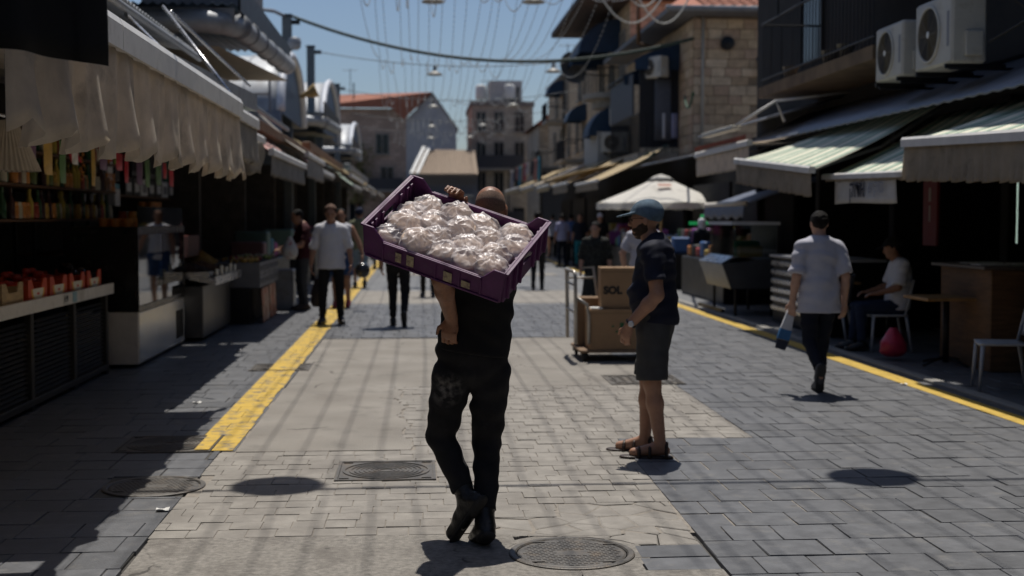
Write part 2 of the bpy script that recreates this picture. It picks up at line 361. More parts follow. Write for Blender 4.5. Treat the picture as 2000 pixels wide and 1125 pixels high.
# split into two simple outlines so that the round cover stays free
poly_sheet('rough_concrete', [(XL+.02, 3.0), (.73, 3.0), (.73, 5.795)]+[(.73+.325*math.cos(a), 6.12+.325*math.sin(a)) for a in np.linspace(R(-90), R(-220), 12)]+left_top, .0, m_rough)
poly_sheet('rough_concrete', [(.732, 3.0), (XR1-.02, 3.0), (XR1-.015, 5.79), (1.03, 5.79), (1.03, 6.0)]+[(.73+.325*math.cos(a), 6.12+.325*math.sin(a)) for a in np.linspace(R(-20), R(-89), 8)], .001, m_rough)
# cracked pieces beside the round cover: cells of a broken slab with open cracks
def voronoi(pts, bound):
    cells = []
    for i, p in enumerate(pts):
        poly = list(bound)
        for j, q in enumerate(pts):
            if i == j: continue
            mx, my = (p[0]+q[0])/2, (p[1]+q[1])/2; nx, ny = q[0]-p[0], q[1]-p[1]; out = []
            for a, c in zip(poly, poly[1:]+poly[:1]):
                da = (a[0]-mx)*nx+(a[1]-my)*ny; dc = (c[0]-mx)*nx+(c[1]-my)*ny
                if da <= 0: out.append(a)
                if da*dc < 0: t = da/(da-dc); out.append((a[0]+(c[0]-a[0])*t, a[1]+(c[1]-a[1])*t))
            poly = out
            if len(poly) < 3: break
        if len(poly) > 2: cells.append(poly)
    return cells
random.seed(21)
bound = [(.36, 6.52), (.5, 6.47), (.66, 6.455), (.85, 6.43), (1.0, 6.34), (1.06, 6.26), (1.385, 6.26), (1.405, 7.208), (.76, 7.208), (.76, 6.883), (.36, 6.88)]
pts = [(random.uniform(.34, 1.42), random.uniform(6.26, 7.28)) for _ in range(34)]
for c in voronoi(pts, bound):
    cx = sum(p[0] for p in c)/len(c); cy = sum(p[1] for p in c)/len(c)
    s = .952+random.uniform(-.04, .03); z = random.uniform(-.004, .003)
    pp = [(cx+(x-cx)*s+random.gauss(0, .002), cy+(y-cy)*s+random.gauss(0, .002)) for x, y in c]
    m = MB(); n = len(pp)
    m.prism(pp, -.021, z-.004)
    ins = [(cx+(x-cx)*.9, cy+(y-cy)*.9) for x, y in pp]
    m.add([(x, y, z-.004) for x, y in pp]+[(x, y, z) for x, y in ins], [(i, (i+1) % n, n+(i+1) % n, n+i) for i in range(n)]+[tuple(range(n, 2*n))])
    m.build('broken_paver', m_beige, pav)
cl = MB(); cl.lathe([(.302, -.0205), (.302, -.0015), (.375, -.0015), (.375, -.0205)], c=(.73, 6.12, 0), n=48, closed=False); cl.build('mortar_collar', m_rough, pav)
# yellow lines: paint on the slabs they cross, joints left open
pl = MB(); random.seed(5)
for (x0, x1, y0, y1) in sorted(dark, key=lambda q: q[2]):
    a, c = max(x0, -1.56), min(x1, -1.27)
    if y0 > 8.85 and c-a > .015: pl.box(a, c+random.uniform(-.012, .01)*(c > -1.3), y0+.001, y1-.001, .0038, .0052)
pl.box(-1.5, -1.26, 23.9, 78, .0045, .006)
pl.box(-1.555, -1.275, 13.74, 14.3, .0095, .0105); pl.prism([(-1.53, 9.0), (-1.43, 9.0), (-1.43, 9.62), (-1.53, 9.62)], .013, .0145)   # the stretch across the cover in shade
o = pl.build('yellow_line', m_yellow); o['kind'] = 'structure'
pr = MB()
for (x0, x1, y0, y1) in dark:
    a, c = max(x0, 4.65), min(x1, 4.84)
    if c-a > .01: pr.box(a, c, y0, y1, .0038, .0052)
pr.prism([(4.64, 23.9), (4.86, 23.9), (5.0, 50), (4.82, 50)], .0045, .006)
o = pr.build('yellow_line', m_yellow2); o['kind'] = 'structure'
# low pale kerb beside the right line
kb = MB()
for i in range(28): kb.cbox(4.93, 5.06, 6.0+i*.7, 6.69+i*.7, -.02, .03, .008)
o = kb.build('kerb', M('kerb_stone', (.25, .24, .22), .8, bump=.3)); o['kind'] = 'structure'

# manhole covers
def round_cover(x, y, r, label, grid):
    t = empty('manhole_cover', (x, y, -.004), label, 'manhole cover', 'manhole covers in the paving')
    m = MB(); m.lathe([(r-.035, -.015), (r, -.015), (r, .008), (r-.006, .011), (r-.028, .011), (r-.035, .004)], n=48, closed=False); m.build('frame', m_iron, t)
    m = MB(); m.lathe([(r-.04, -.015), (r-.04, .004), (r-.05, .008), (.001, .008)], n=48)
    if grid:
        st = .028; n = int(r/st)
        for i in range(-n, n+1):
            for j in range(-n, n+1):
                cx, cy = i*st+(st/2 if j % 2 else 0), j*st
                if math.hypot(cx, cy) < r-.07 and not (abs(cx) < .075 and abs(cy) < .05): m.box(cx-.0095, cx+.0095, cy-.0095, cy+.0095, .008, .0100)
        for a in (.6, 2.2, 3.9, 5.4): m.box(math.cos(a)*(r-.06)-.03, math.cos(a)*(r-.06)+.03, math.sin(a)*(r-.06)-.006, math.sin(a)*(r-.06)+.006, .008, .013)
    else:
        for rr in np.arange(.05, r-.06, .032): m.lathe([(rr, .008), (rr, .012), (rr+.015, .012), (rr+.015, .008)], n=40, closed=False)
    m.build('lid', m_iron, t)
def square_cover(x, y, r, label, rings=True):
    t = empty('manhole_cover', (x, y, 0), label, 'manhole cover', 'manhole covers in the paving')
    m = MB(); q = r; w_ = .018
    for bx in ((-q, q, -q, -q+w_), (-q, q, q-w_, q), (-q, -q+w_, -q+w_, q-w_), (q-w_, q, -q+w_, q-w_)): m.box(*bx, -.02, .008)
    m.build('frame', m_iron, t)
    m = MB(); m.box(-q+.02, q-.02, -q+.02, q-.02, -.02, .003)
    m.lathe([(r-.035, .003), (r-.035, .009), (r-.05, .009), (r-.05, .003)], n=48, closed=False)
    if rings:
        for rr in np.arange(.04, r-.06, .03): m.lathe([(rr, .003), (rr, .0085), (rr+.014, .0085), (rr+.014, .003)], n=44, closed=False)
        for k in range(4): a = k*math.pi/2+.78; m.box(math.cos(a)*r*1.15-.03, math.cos(a)*r*1.15+.03, math.sin(a)*r*1.15-.004, math.sin(a)*r*1.15+.004, .003, .009)
    else:
        for i in range(8):
            for j in range(8): m.box(-r+.06+i*.085*r/.36, -r+.1+i*.085*r/.36, -r+.06+j*.085*r/.36, -r+.1+j*.085*r/.36, .003, .008)
    m.build('lid', m_iron, t)
round_cover(-1.57, 7.84, .30, 'round iron cover half in the awning shadow, left of the oval lamp shadow', True)
square_cover(-.2, 8.22, .31, 'square iron cover with rings just left of the carrier\'s legs')
round_cover(.73, 6.12, .30, 'round iron cover nearest the camera, right of the carrier\'s boots', True)
square_cover(-1.45, 14.02, .31, 'dark ringed iron cover crossed by the yellow line, farther up the street')
square_cover(2.21, 12.69, .36, 'studded square iron cover beside the loaded trolley', False)
square_cover(-1.75, 9.3, .33, 'ringed iron cover in shade at the near end of the yellow line')
# scraps of paper on the paving
random.seed(4)
m_paper = M('paper_scrap', (.7, .69, .66), .8)
for (px, py, lab) in ((385, 788, 'small white paper scrap by the yellow line'), (318, 998, 'white paper scrap lying near the round cover'), (1765, 752, 'white paper scrap in the shade under the tables'), (465, 685, 'white paper scrap in the awning shadow by the counter')):
    p = G(px, py); m = MB()
    m.grid(lambda u, v: (p.x+(u-.5)*.07, p.y+(v-.5)*.05, .012+.006*math.sin(u*5+v*3)), 4, 3, thick=(0, 0, -.001)); o = m.build('paper_scrap', m_paper, smooth=True); tag(o, lab, 'litter', 'litter on the paving')
# ================================================================== PEOPLE: implicit surfaces meshed with surface nets
def V3(*a): return np.array(a, float)
class SDF:
    def __init__(s, lo, hi, h):
        s.h = h; s.lo = np.array(lo, float); s.n = np.ceil((np.array(hi)-s.lo)/h).astype(int)+1
        s.F = np.full(s.n, 9., np.float32)
        s.ax = [(s.lo[i]+h*np.arange(s.n[i])).astype(np.float32) for i in range(3)]
    def blk(s, lo, hi):
        a = np.clip(np.floor((np.array(lo)-s.lo)/s.h).astype(int), 0, s.n); b = np.clip(np.ceil((np.array(hi)-s.lo)/s.h).astype(int)+1, 0, s.n)
        sl = tuple(slice(a[i], b[i]) for i in range(3))
        return sl, s.ax[0][sl[0]][:, None, None], s.ax[1][sl[1]][None, :, None], s.ax[2][sl[2]][None, None, :]
    def put(s, sl, d, k):
        sub = s.F[sl]
        if sub.size == 0: return
        if k > 0:
            hh = np.clip(.5+.5*(sub-d)/k, 0, 1); s.F[sl] = sub*(1-hh)+d*hh-k*hh*(1-hh)
        else: s.F[sl] = np.minimum(sub, d)
    def cap(s, a, b, ra, rb=None, k=.02, n=None, f=1., fb=False, fa=False):
        """tapered limb a->b; n,f: squash by f along n; fb/fa: cut flat at b/a"""
        a = np.asarray(a, float); b = np.asarray(b, float); rb = ra if rb is None else rb; mg = max(ra, rb)+k+2*s.h
        sl, x, y, z = s.blk(np.minimum(a, b)-mg, np.maximum(a, b)+mg)
        ba = b-a; L2 = max(ba@ba, 1e-9); px, py, pz = x-a[0], y-a[1], z-a[2]
        t0 = (px*ba[0]+py*ba[1]+pz*ba[2])/L2; t = np.clip(t0, 0, 1)
        qx, qy, qz = px-t*ba[0], py-t*ba[1], pz-t*ba[2]; d2 = qx*qx+qy*qy+qz*qz
        if n is not None: e = qx*n[0]+qy*n[1]+qz*n[2]; d2 = d2+e*e*(f*f-1)
        d = np.sqrt(np.maximum(d2, 0))-(ra+(rb-ra)*t)
        if fb: d = np.maximum(d, (t0-1)*math.sqrt(L2))
        if fa: d = np.maximum(d, -t0*math.sqrt(L2))
        s.put(sl, d, k)
    def _ell(s, c, r, Rm, mg):
        c = np.asarray(c, float); r = np.asarray(r, float); R0 = max(r)+mg
        sl, x, y, z = s.blk(c-R0, c+R0); px, py, pz = x-c[0], y-c[1], z-c[2]
        if Rm is None: q = (px, py, pz)
        else: q = [px*Rm[i][0]+py*Rm[i][1]+pz*Rm[i][2] for i in range(3)]
        k0 = np.sqrt(sum((q[i]/r[i])**2 for i in range(3))); k1 = np.sqrt(sum((q[i]/r[i]**2)**2 for i in range(3)))+1e-6
        return sl, k0*(k0-1)/k1
    def ell(s, c, r, Rm=None, k=.02):
        sl, d = s._ell(c, r, Rm, k+2*s.h); s.put(sl, d, k)
    def sub(s, c, r, Rm=None, k=.01):
        sl, d = s._ell(c, r, Rm, k+3*s.h); a = s.F[sl]; hh = np.clip(.5-.5*(a+d)/k, 0, 1); s.F[sl] = a*(1-hh)+(-d)*hh+k*hh*(1-hh)
    def cut(s, n, p):
        n = np.asarray(n, float); n = n/np.linalg.norm(n); d = (s.ax[0]-p[0])[:, None, None]*n[0]+(s.ax[1]-p[1])[None, :, None]*n[1]+(s.ax[2]-p[2])[None, None, :]*n[2]
        s.F = np.maximum(s.F, d.astype(np.float32))
    def folds(s, amp, seed, fr=(22, 22, 40), n=5):
        r = np.random.default_rng(seed); x, y, z = s.ax[0][:, None, None], s.ax[1][None, :, None], s.ax[2][None, None, :]
        m = np.abs(s.F) < .05; W = np.zeros(s.n, np.float32)
        for i in range(n):
            kx, ky, kz = r.normal(0, fr[0]*.6), r.normal(0, fr[1]*.6), r.normal(fr[2], fr[2]*.35)
            ph = r.uniform(0, 6.3); w2 = np.sin(x*r.uniform(5, 11)+y*r.uniform(5, 11)+z*r.uniform(3, 9)+r.uniform(0, 6))
            W += np.sin(kx*x+ky*y+kz*z+ph+2.2*w2)*w2
        s.F = np.where(m, s.F+amp*W/ math.sqrt(n), s.F)
    def mesh(s, name):
        F = s.F; I = F < 0; nx, ny, nz = F.shape
        c8 = [(i, j, k) for i in (0, 1) for j in (0, 1) for k in (0, 1)]
        cnt = np.zeros((nx-1, ny-1, nz-1), np.int8)
        for i, j, k in c8: cnt += I[i:nx-1+i, j:ny-1+j, k:nz-1+k]
        act = np.argwhere((cnt > 0) & (cnt < 8)); idx = np.full(cnt.shape, -1, np.int32); idx[tuple(act.T)] = np.arange(len(act))
        val = np.stack([F[act[:, 0]+i, act[:, 1]+j, act[:, 2]+k] for i, j, k in c8], 1); sm = np.zeros((len(act), 3)); cn = np.zeros(len(act))
        C = np.array(c8, float)
        for a in range(8):
            for b in range(a+1, 8):
                if abs(C[a]-C[b]).sum() != 1: continue
                va, vb = val[:, a], val[:, b]; mk = (va < 0) != (vb < 0); t = np.where(mk, va/np.where(mk, va-vb, 1), 0)
                sm += mk[:, None]*(C[a]+(C[b]-C[a])*t[:, None]); cn += mk
        P = s.lo+s.h*(act+sm/cn[:, None])
        Q = []
        for ax in range(3):
            o1, o2 = [(1, 2), (2, 0), (0, 1)][ax]
            sa = [slice(None)]*3; sb = [slice(None)]*3; sa[ax] = slice(0, -1); sb[ax] = slice(1, None)
            for q in (o1, o2): sa[q] = slice(1, -1); sb[q] = slice(1, -1)
            A, B = I[tuple(sa)], I[tuple(sb)]; e = np.argwhere(A != B); fl = A[tuple(e.T)]
            base = e.copy(); base[:, o1] += 1; base[:, o2] += 1
            def cell(d1, d2): q = base.copy(); q[:, o1] += d1; q[:, o2] += d2; return idx[q[:, 0], q[:, 1], q[:, 2]]
            f4 = np.stack([cell(-1, -1), cell(0, -1), cell(0, 0), cell(-1, 0)], 1); f4[~fl] = f4[~fl][:, ::-1]; Q.append(f4)
        Q = np.concatenate(Q); Q = Q[(Q >= 0).all(1)]
        return P, Q
def nmesh(name, P, Q, T=None):
    if T is not None: P = P @ np.array(T.to_3x3()).T + np.array(T.translation)
    me = bpy.data.meshes.new(name); me.vertices.add(len(P)); me.vertices.foreach_set('co', P.astype(np.float32).ravel())
    me.loops.add(len(Q)*4); me.loops.foreach_set('vertex_index', Q.astype(np.int32).ravel()); me.polygons.add(len(Q))
    me.polygons.foreach_set('loop_start', np.arange(0, len(Q)*4, 4, dtype=np.int32)); me.polygons.foreach_set('use_smooth', np.ones(len(Q), bool)); me.update(calc_edges=True); me.validate(); return me
def unit(v): v = np.asarray(v, float); return v/np.linalg.norm(v)
def hand(s, w, d, palm, thumb, fr=.009, curl=(.3, .5), spread=.12, sc=1.):
    """wrist w, pointing d, palm facing 'palm', thumb on side 'thumb'; five separate fingers"""
    w = np.asarray(w, float); d = unit(d); palm = unit(np.asarray(palm, float)-d*(np.asarray(palm, float)@d)); t = unit(np.cross(d, palm)); t = t if t@np.asarray(thumb, float) > 0 else -t
    Rm = [t, d, palm]
    s.ell(w+d*.05*sc, (.042*sc, .055*sc, .019*sc), Rm, k=.015)
    for i, (off, L) in enumerate(((.030, .072), (.010, .080), (-.010, .075), (-.029, .058))):
        base = w+d*.088*sc+t*off*sc*1.05; dd = unit(d+t*off*spread*40*.08+palm*curl[0]); m = base+dd*L*.5*sc; d2 = unit(dd+palm*curl[1]-d*curl[1]*.25); e = m+d2*L*.55*sc
        s.cap(base-dd*.02, m, fr*1.12, fr, k=.004); s.cap(m, e, fr, fr*.82, k=.003)
    b0 = w+d*.03*sc+t*.03*sc; m = b0+unit(t*.9+d*.8+palm*.3)*.042*sc; e = m+unit(d+t*.25+palm*.35)*.036*sc
    s.cap(b0, m, fr*1.4, fr*1.15, k=.01); s.cap(m, e, fr*1.12, fr*.9, k=.004)
def head(s, c, f, u, sc=1., k=.015):
    c = np.asarray(c, float); f = unit(f); u = unit(np.asarray(u, float)-f*(np.asarray(u, float)@f)); r = np.cross(f, u); Rm = [r, f, u]; q = lambda a, b, z: c+sc*(r*a+f*b+u*z)
    s.ell(q(0, -.012, .035), (.076*sc, .097*sc, .088*sc), Rm, k)
    s.ell(q(0, .018, -.03), (.064*sc, .074*sc, .09*sc), Rm, .03)
    s.ell(q(0, .055, -.088), (.03*sc, .03*sc, .024*sc), Rm, .03)
    s.cap(q(-.035, .078, .022), q(.035, .078, .022), .014*sc, k=.015)
    s.cap(q(0, .088, .012), q(0, .108, -.025), .009*sc, .014*sc, k=.01); s.cap(q(-.013, .094, -.031), q(.013, .094, -.031), .009*sc, k=.008)
    s.cap(q(-.02, .083, -.057), q(.02, .083, -.057), .009*sc, k=.008); s.cap(q(-.016, .081, -.069), q(.016, .081, -.069), .008*sc, k=.008)
    for e in (-1, 1):
        s.sub(q(e*.031, .098, .004), (.017*sc, .016*sc, .011*sc), Rm, .01)
        s.ell(q(e*.03, .077, .003), (.014*sc, .012*sc, .012*sc), Rm, .006)
        s.ell(q(e*.079, -.008, -.002), (.009*sc, .021*sc, .033*sc), Rm, .008)
    return q, Rm
def pose(**kw):
    J = dict(pel=V3(0, 0, .95), che=V3(0, 0, 1.28), nek=V3(0, -.01, 1.48), head=V3(0, .025, 1.625), hf=V3(0, 1, 0), hu=V3(0, 0, 1),
             shL=V3(-.178, -.01, 1.398), shR=V3(.178, -.01, 1.398), elL=V3(-.235, -.03, 1.14), elR=V3(.235, -.03, 1.14), wrL=V3(-.25, .05, .90), wrR=V3(.25, .05, .90),
             hdL=V3(0, .15, -1), hdR=V3(0, .15, -1), paL=V3(1, 0, 0), paR=V3(-1, 0, 0), thL=V3(0, 1, 0), thR=V3(0, 1, 0),
             hiL=V3(-.09, 0, .93), hiR=V3(.09, 0, .93), knL=V3(-.1, .03, .51), knR=V3(.1, .03, .51), anL=V3(-.105, -.02, .09), anR=V3(.105, -.02, .09),
             toL=V3(-.12, .15, .035), toR=V3(.12, .15, .035), curl=(.35, .6))
    for k_, v in kw.items(): J[k_] = V3(*v)if k_ != 'curl' else v
    return J
def torso(s, J, e=0., belly=0., w=1.):
    up = unit(J['nek']-J['pel']); rt = unit(J['shR']-J['shL']); rt = unit(rt-up*(rt@up)); fw = np.cross(up, rt); fw = fw if True else fw
    Rm = [rt, fw, up]; L = np.linalg.norm(J['nek']-J['pel'])/.53
    hx = unit(J['hiR']-J['hiL']); hx = unit(hx-up*(hx@up)); Rh = [hx, np.cross(up, hx), up]
    s.ell(J['che']+up*.02, (.165*w+e, .112+e, .2*L+e), Rm, .05)
    s.ell((J['che']+J['pel'])/2+fw*(.01+belly*.5)-up*.02, (.148*w+e, .108+e+belly, .17*L+e), Rm, .06)
    s.ell(J['pel']+up*.01-Rh[1]*.01, (.162*w+e, .118+e, .135+e), Rh, .06)
    s.cap(J['shL']*.92+J['shR']*.08, J['shR']*.92+J['shL']*.08, .056+e*.45, k=.05)
    s.cap(J['nek']-up*.07+rt*.1, J['nek']+up*.0-rt*.0, .05+e*.7, .05+e*.3, k=.05); s.cap(J['nek']-up*.07-rt*.1, J['nek'], .05+e*.7, .05+e*.3, k=.05)
    return up, rt, fw
def bounds(J, pad=.17):
    P = np.array([v for k_, v in J.items() if k_ in ('pel', 'che', 'nek', 'head', 'shL', 'shR', 'elL', 'elR', 'wrL', 'wrR', 'knL', 'knR', 'anL', 'anR', 'toL', 'toR')])
    return P.min(0)-pad, P.max(0)+pad
SKIN = M('skin_tan', (.36, .19, .12), .5, var=.1, scale=30, spec=.4, bump=.1, bscale=300)
SKIN_D = M('skin_weathered', (.29, .14, .08), .45, var=.2, scale=26, spec=.45, bump=.2, bscale=260, dirt=((.16, .075, .045), 14, .52, .75))
SKIN_L = M('skin_fair', (.46, .27, .19), .5, var=.08, scale=30)
SOLE = M('rubber_sole', (.03, .029, .028), .8, var=.3, scale=30)
HAIR = M('dark_hair', (.008, .006, .005), .6, var=.4, scale=120, bump=.8, bscale=350, spec=.15)
def person(label, pos, heading, H, J, spec, h=.014, skin=None, group=None):
    """body: one continuous mesh; clothes and hair are its children"""
    skin = skin or SKIN; lo, hi = bounds(J); fr = .009 if h < .01 else .0108
    T = Matrix.Translation(pos) @ Matrix.Rotation(heading, 4, 'Z') @ Matrix.Scale(H/1.75, 4)
    root = None; out = {}
    # body
    s = SDF(lo, hi, h); up, rt, fw = torso(s, J, -.004, spec.get('belly', 0), spec.get('w', 1.))
    s.cap(J['nek']-up*.03, J['head']-unit(J['hu'])*.06-unit(J['hf'])*.012, .06, .054, k=.025)
    hq, hR = head(s, J['head'], J['hf'], J['hu'])
    fat = spec.get('fat', 1.)
    for q in 'LR':
        s.cap(J['sh'+q], J['el'+q], .055*fat, .041*fat, k=.03); md = J['el'+q]*.7+J['wr'+q]*.3
        s.cap(J['el'+q], md, .041*fat, .043*fat, k=.02); s.cap(md, J['wr'+q], .042*fat, .029*fat, k=.02)
        hand(s, J['wr'+q], J['hd'+q], J['pa'+q], J['th'+q], fr, J['curl'])
        lr = .8 if spec.get('pants', {}).get('len', 2.) > 1 and 'pants' in spec else 1.
        s.cap(J['hi'+q], J['kn'+q], .085*lr, .056*lr, k=.04); cm = J['kn'+q]*.68+J['an'+q]*.32; bk = unit(np.cross(np.cross(J['to'+q]-J['an'+q], J['kn'+q]-J['an'+q]), J['kn'+q]-J['an'+q]))
        s.cap(J['kn'+q], cm, .055*lr, .056*lr, k=.03); s.cap(cm, J['an'+q], .054*lr, .037*lr, k=.03)
        fd = J['to'+q]-J['an'+q]; hl = J['an'+q]-unit(fd*V3(1, 1, 0)+1e-6)*.03-(J['kn'+q]-J['an'+q])*.08
        s.cap(J['an'+q], J['to'+q], .036, .026, k=.02); s.cap(hl, J['to'+q], .03, .026, k=.02)
    P, Q = s.mesh('body'); root = link('person', nmesh('person', P, Q, T), None, [skin]); tag(root, label, 'person', group)
    def child(nm, f, mat, lo_=None, hi_=None, hh=None):
        c = SDF(lo if lo_ is None else lo_, hi if hi_ is None else hi_, hh or h); f(c); P, Q = c.mesh(nm)
        return link(nm, nmesh(nm, P, Q, T), root, [mat]) if len(Q) else None
    sd = int(abs(pos[0]*100)+pos[1]*10)
    # shirt
    if 'shirt' in spec:
        sp = spec['shirt']; mat = sp['mat']
        def f(c):
            e = sp.get('loose', .014); torso(c, J, e, spec.get('belly', 0), spec.get('w', 1.))
            hem = sp.get('hem', .02)
            c.cap(J['pel']+up*.12, J['pel']-up*(hem+.04), .165+e, .172+e+sp.get('flare', 0), k=.03, n=fw, f=1.36)
            for q in 'LR':
                L = sp.get('sleeve', .62); a, b_ = J['sh'+q], J['el'+q]
                r0, r1 = .064+sp.get('sl', .006)*.35, .066+sp.get('sl', .006)*1.25
                if L <= 0: continue
                if L <= 1: c.cap(a, a+(b_-a)*L, r0, r1-.004, k=.035, fb=True)
                else:
                    wr = J['wr'+q]; c.cap(a, b_, r0, r1-.02, k=.035); c.cap(b_, b_+(wr-b_)*(L-1), r1-.02, r1-.024, k=.02, fb=True)
            c.cut(-up, J['pel']-up*hem); c.sub(J['nek']+fw*.03+up*.055, (.074, .09, .075), [rt, fw, up], .012)
            c.folds(sp.get('fold', .006), sd)
        out['shirt'] = child(sp.get('name', 't_shirt'), f, mat)
    if 'pants' in spec:
        sp = spec['pants']; mat = sp['mat']
        def f(c):
            e = .012; hx = unit(J['hiR']-J['hiL']); fy = np.cross(up, hx); wst = J['pel']+up*.09
            c.ell(J['pel']+up*.0, (.168+e, .122+e, .15), [hx, fy, up], .04); c.cap(J['pel'], wst+up*.05, .155+e, .15+e, k=.03, n=fy, f=1.36)
            L = sp.get('len', 2.); wd = sp.get('wide', 1.)
            for q in 'LR':
                a, b_, d_ = J['hi'+q], J['kn'+q], J['an'+q]
                if L <= 1: c.cap(a, a+(b_-a)*L, .102*wd, .096*wd, k=.03, fb=True)
                else: c.cap(a, b_, .098*wd, .07*wd, k=.012); c.cap(b_, b_+(d_-b_)*(L-1), .067*wd, .051*wd, k=.012, fb=True)
            c.cut(up, wst+up*.02); c.folds(sp.get('fold', .006), sd+1, (16, 16, 46), 6)
        out['pants'] = child(sp.get('name', 'trousers'), f, mat)
    if 'skirt' in spec:
        sp = spec['skirt']
        def f(c):
            c.cap(J['pel']+up*.12, V3(J['pel'][0], J['pel'][1], sp['z']), .15, sp.get('r', .24), k=.02, n=fw, f=1.2, fb=True); c.folds(.008, sd+2, (45, 45, 4), 5)
        out['skirt'] = child('skirt', f, sp['mat'])
    if 'shoes' in spec:
        sp = spec['shoes']
        for q in 'LR':
            an, to = J['an'+q], J['to'+q]; fd = unit(to-an); sup = unit(unit(J['kn'+q]-an)-fd*(unit(J['kn'+q]-an)@fd)); flat = unit(np.cross(np.cross(sup, V3(0, 0, 1)), sup)) if False else sup
            mid = (an+to)/2
            def f(c):
                side = unit(np.cross(fd, J['kn'+q]-an)); dn = unit(np.cross(side, fd)); dn = dn if dn@(an-J['kn'+q]) > 0 else -dn
                sole_f = unit(to-an-dn*((to-an)@dn-.012)) if False else fd
                hl = an-fd*.03+dn*.04
                c.cap(hl, to+dn*.004, .042, .036, k=.02, n=side, f=.95); c.cap(an, mid+dn*.012, .046, .042, k=.03)
                if sp.get('boot'): c.cap(an+unit(J['kn'+q]-an)*sp['boot'], an, .051, .048, k=.02, fa=True); c.folds(.003, sd+5, (40, 40, 60), 4)
                c.cap(hl+dn*.022, to+dn*.022, .04, .036, k=.006, n=dn, f=2.6)
            sh_ = child('shoe', f, sp['mat'], np.minimum(an, to)-.13, np.maximum(an, to)+V3(.13, .13, .25), min(h, .01))
            def g_(c):
                side = unit(np.cross(fd, J['kn'+q]-an)); dn = unit(np.cross(side, fd)); dn = dn if dn@(an-J['kn'+q]) > 0 else -dn
                hl = an-fd*.035+dn*.066; tt = to+dn*.03+fd*.012; c.cap(hl, tt, .045, .041, k=0, n=dn, f=3.6); c.cap(hl+dn*.008, hl+fd*.05+dn*.008, .043, .04, k=.002, n=dn, f=2.6)
            so = child('sole', g_, sp.get('sole', SOLE), np.minimum(an, to)-.14, np.maximum(an, to)+.14, min(h, .008))
            if so: so.parent = sh_
    if 'sandals' in spec:
        for q in 'LR':
            an, to = J['an'+q], J['to'+q]; fd = unit((to-an)*V3(1, 1, 0)); sd_ = unit(np.cross(fd, V3(0, 0, 1)))
            def f(c):
                a0 = an*V3(1, 1, 0)-fd*.045+V3(0, 0, .008); a1 = to*V3(1, 1, 0)+fd*.05+V3(0, 0, .008)
                c.cap(a0, a1, .044, .048, k=0, n=V3(0, 0, 1), f=4.2)
                for t, rr, zz in ((.42, .05, .045), (.68, .047, .03), (.02, .044, .065)):
                    p = a0+(a1-a0)*t
                    for k_ in range(7):
                        g0, g1 = math.pi*k_/7, math.pi*(k_+1)/7
                        c.cap(p+sd_*math.cos(g0)*rr+V3(0, 0, math.sin(g0)*(zz+.03)), p+sd_*math.cos(g1)*rr+V3(0, 0, math.sin(g1)*(zz+.03)), .012, k=.002, n=sd_, f=1.)
            child('sandal', f, spec['sandals'], np.minimum(an, to)-.14, np.maximum(an, to)+.14, .007)
    q_ = hq
    hlo, hhi = J['head']-.2, J['head']+.2; hh = min(h, .009)
    f_, u_ = hR[1], hR[2]
    if 'hair' in spec:
        sp = spec['hair']
        def f(c):
            c.ell(q_(0, -.014, .036), (.083, .105, .095), hR, .01)
            if sp.get('long'): c.ell(q_(0, -.06, -.04), (.085, .06, .14), hR, .03)
            c.cut(f_*.8-u_*.6, q_(0, .062, .065)); c.cut(f_*.55-u_*.15, q_(0, .03, 0)) if not sp.get('long') else c.cut(f_, q_(0, .075, 0))
            c.cut(-u_, q_(0, 0, -.17)) if sp.get('long') else c.cut(-(u_-.55*f_), q_(0, 0, -.014)); c.folds(.004, 3, (90, 90, 90), 5)
        child('hair', f, sp['mat'], hlo, hhi, hh)
    if 'beard' in spec:
        def f(c):
            c.ell(q_(0, .010, -.028), (.0755, .083, .097), hR, .02); c.ell(q_(0, .05, -.09), (.033, .034, .03), hR, .03); c.ell(q_(0, .088, -.046), (.026, .01, .007), hR, .01)
            c.cut(u_*.83+f_*.56, q_(0, .04, -.030)); c.ell(q_(0, .093, -.046), (.027, .011, .007), hR, .004); c.cut(-f_*.8+u_*.1, q_(0, -.014, 0)); c.cut(f_, q_(0, .112, 0)); c.folds(.004, 4, (120, 120, 120), 5)
        child('beard', f, spec['beard'], hlo, hhi, hh)
    if 'cap' in spec:
        sp = spec['cap']
        def f(c):
            c.ell(q_(0, -.016, .046), (.092, .114, .096), hR, .01); c.cut(-(u_-.36*f_), q_(0, .0, .020)) if sp.get('brim', 1) else c.cut(-(u_*.9+f_*-.42), q_(0, 0, .06))
            c.folds(.0045, 9, (40, 40, 40), 5)
            if sp.get('brim', 1):
                a = q_(0, .07, .052); b_ = q_(0, .15, .036); c.cap(a, b_, .074, .052, k=.012, n=unit(u_*.98+f_*.2), f=7.)
        child('cap', f, sp['mat'], hlo-.05, hhi+.05, min(hh, .007))
    if 'scarf' in spec:
        def f(c):
            c.ell(q_(0, -.02, .03), (.1, .115, .11), hR, .02); c.ell(q_(0, -.04, -.1), (.1, .09, .12), hR, .05); c.cut(f_, q_(0, .055, 0)); c.folds(.005, 6, (30, 30, 50), 4)
        child('head_scarf', f, spec['scarf'], hlo-.1, hhi, hh)
    if spec.get('eyes'):
        for e in (-1, 1):
            m = MB(); p = T @ Vector(q_(e*.031, .082, .004)); sc = H/1.75*.0115
            m.lathe([(sc*math.sin(a), -sc*math.cos(a)) for a in np.linspace(.05, math.pi-.05, 8)], c=p, n=12)
            m.build('eye', M('eye_dark', (.05, .035, .03), .15, var=.05), root, True)
    out['root'] = root; out['T'] = T; out['q'] = q_; out['R'] = hR; out['J'] = J
    return out
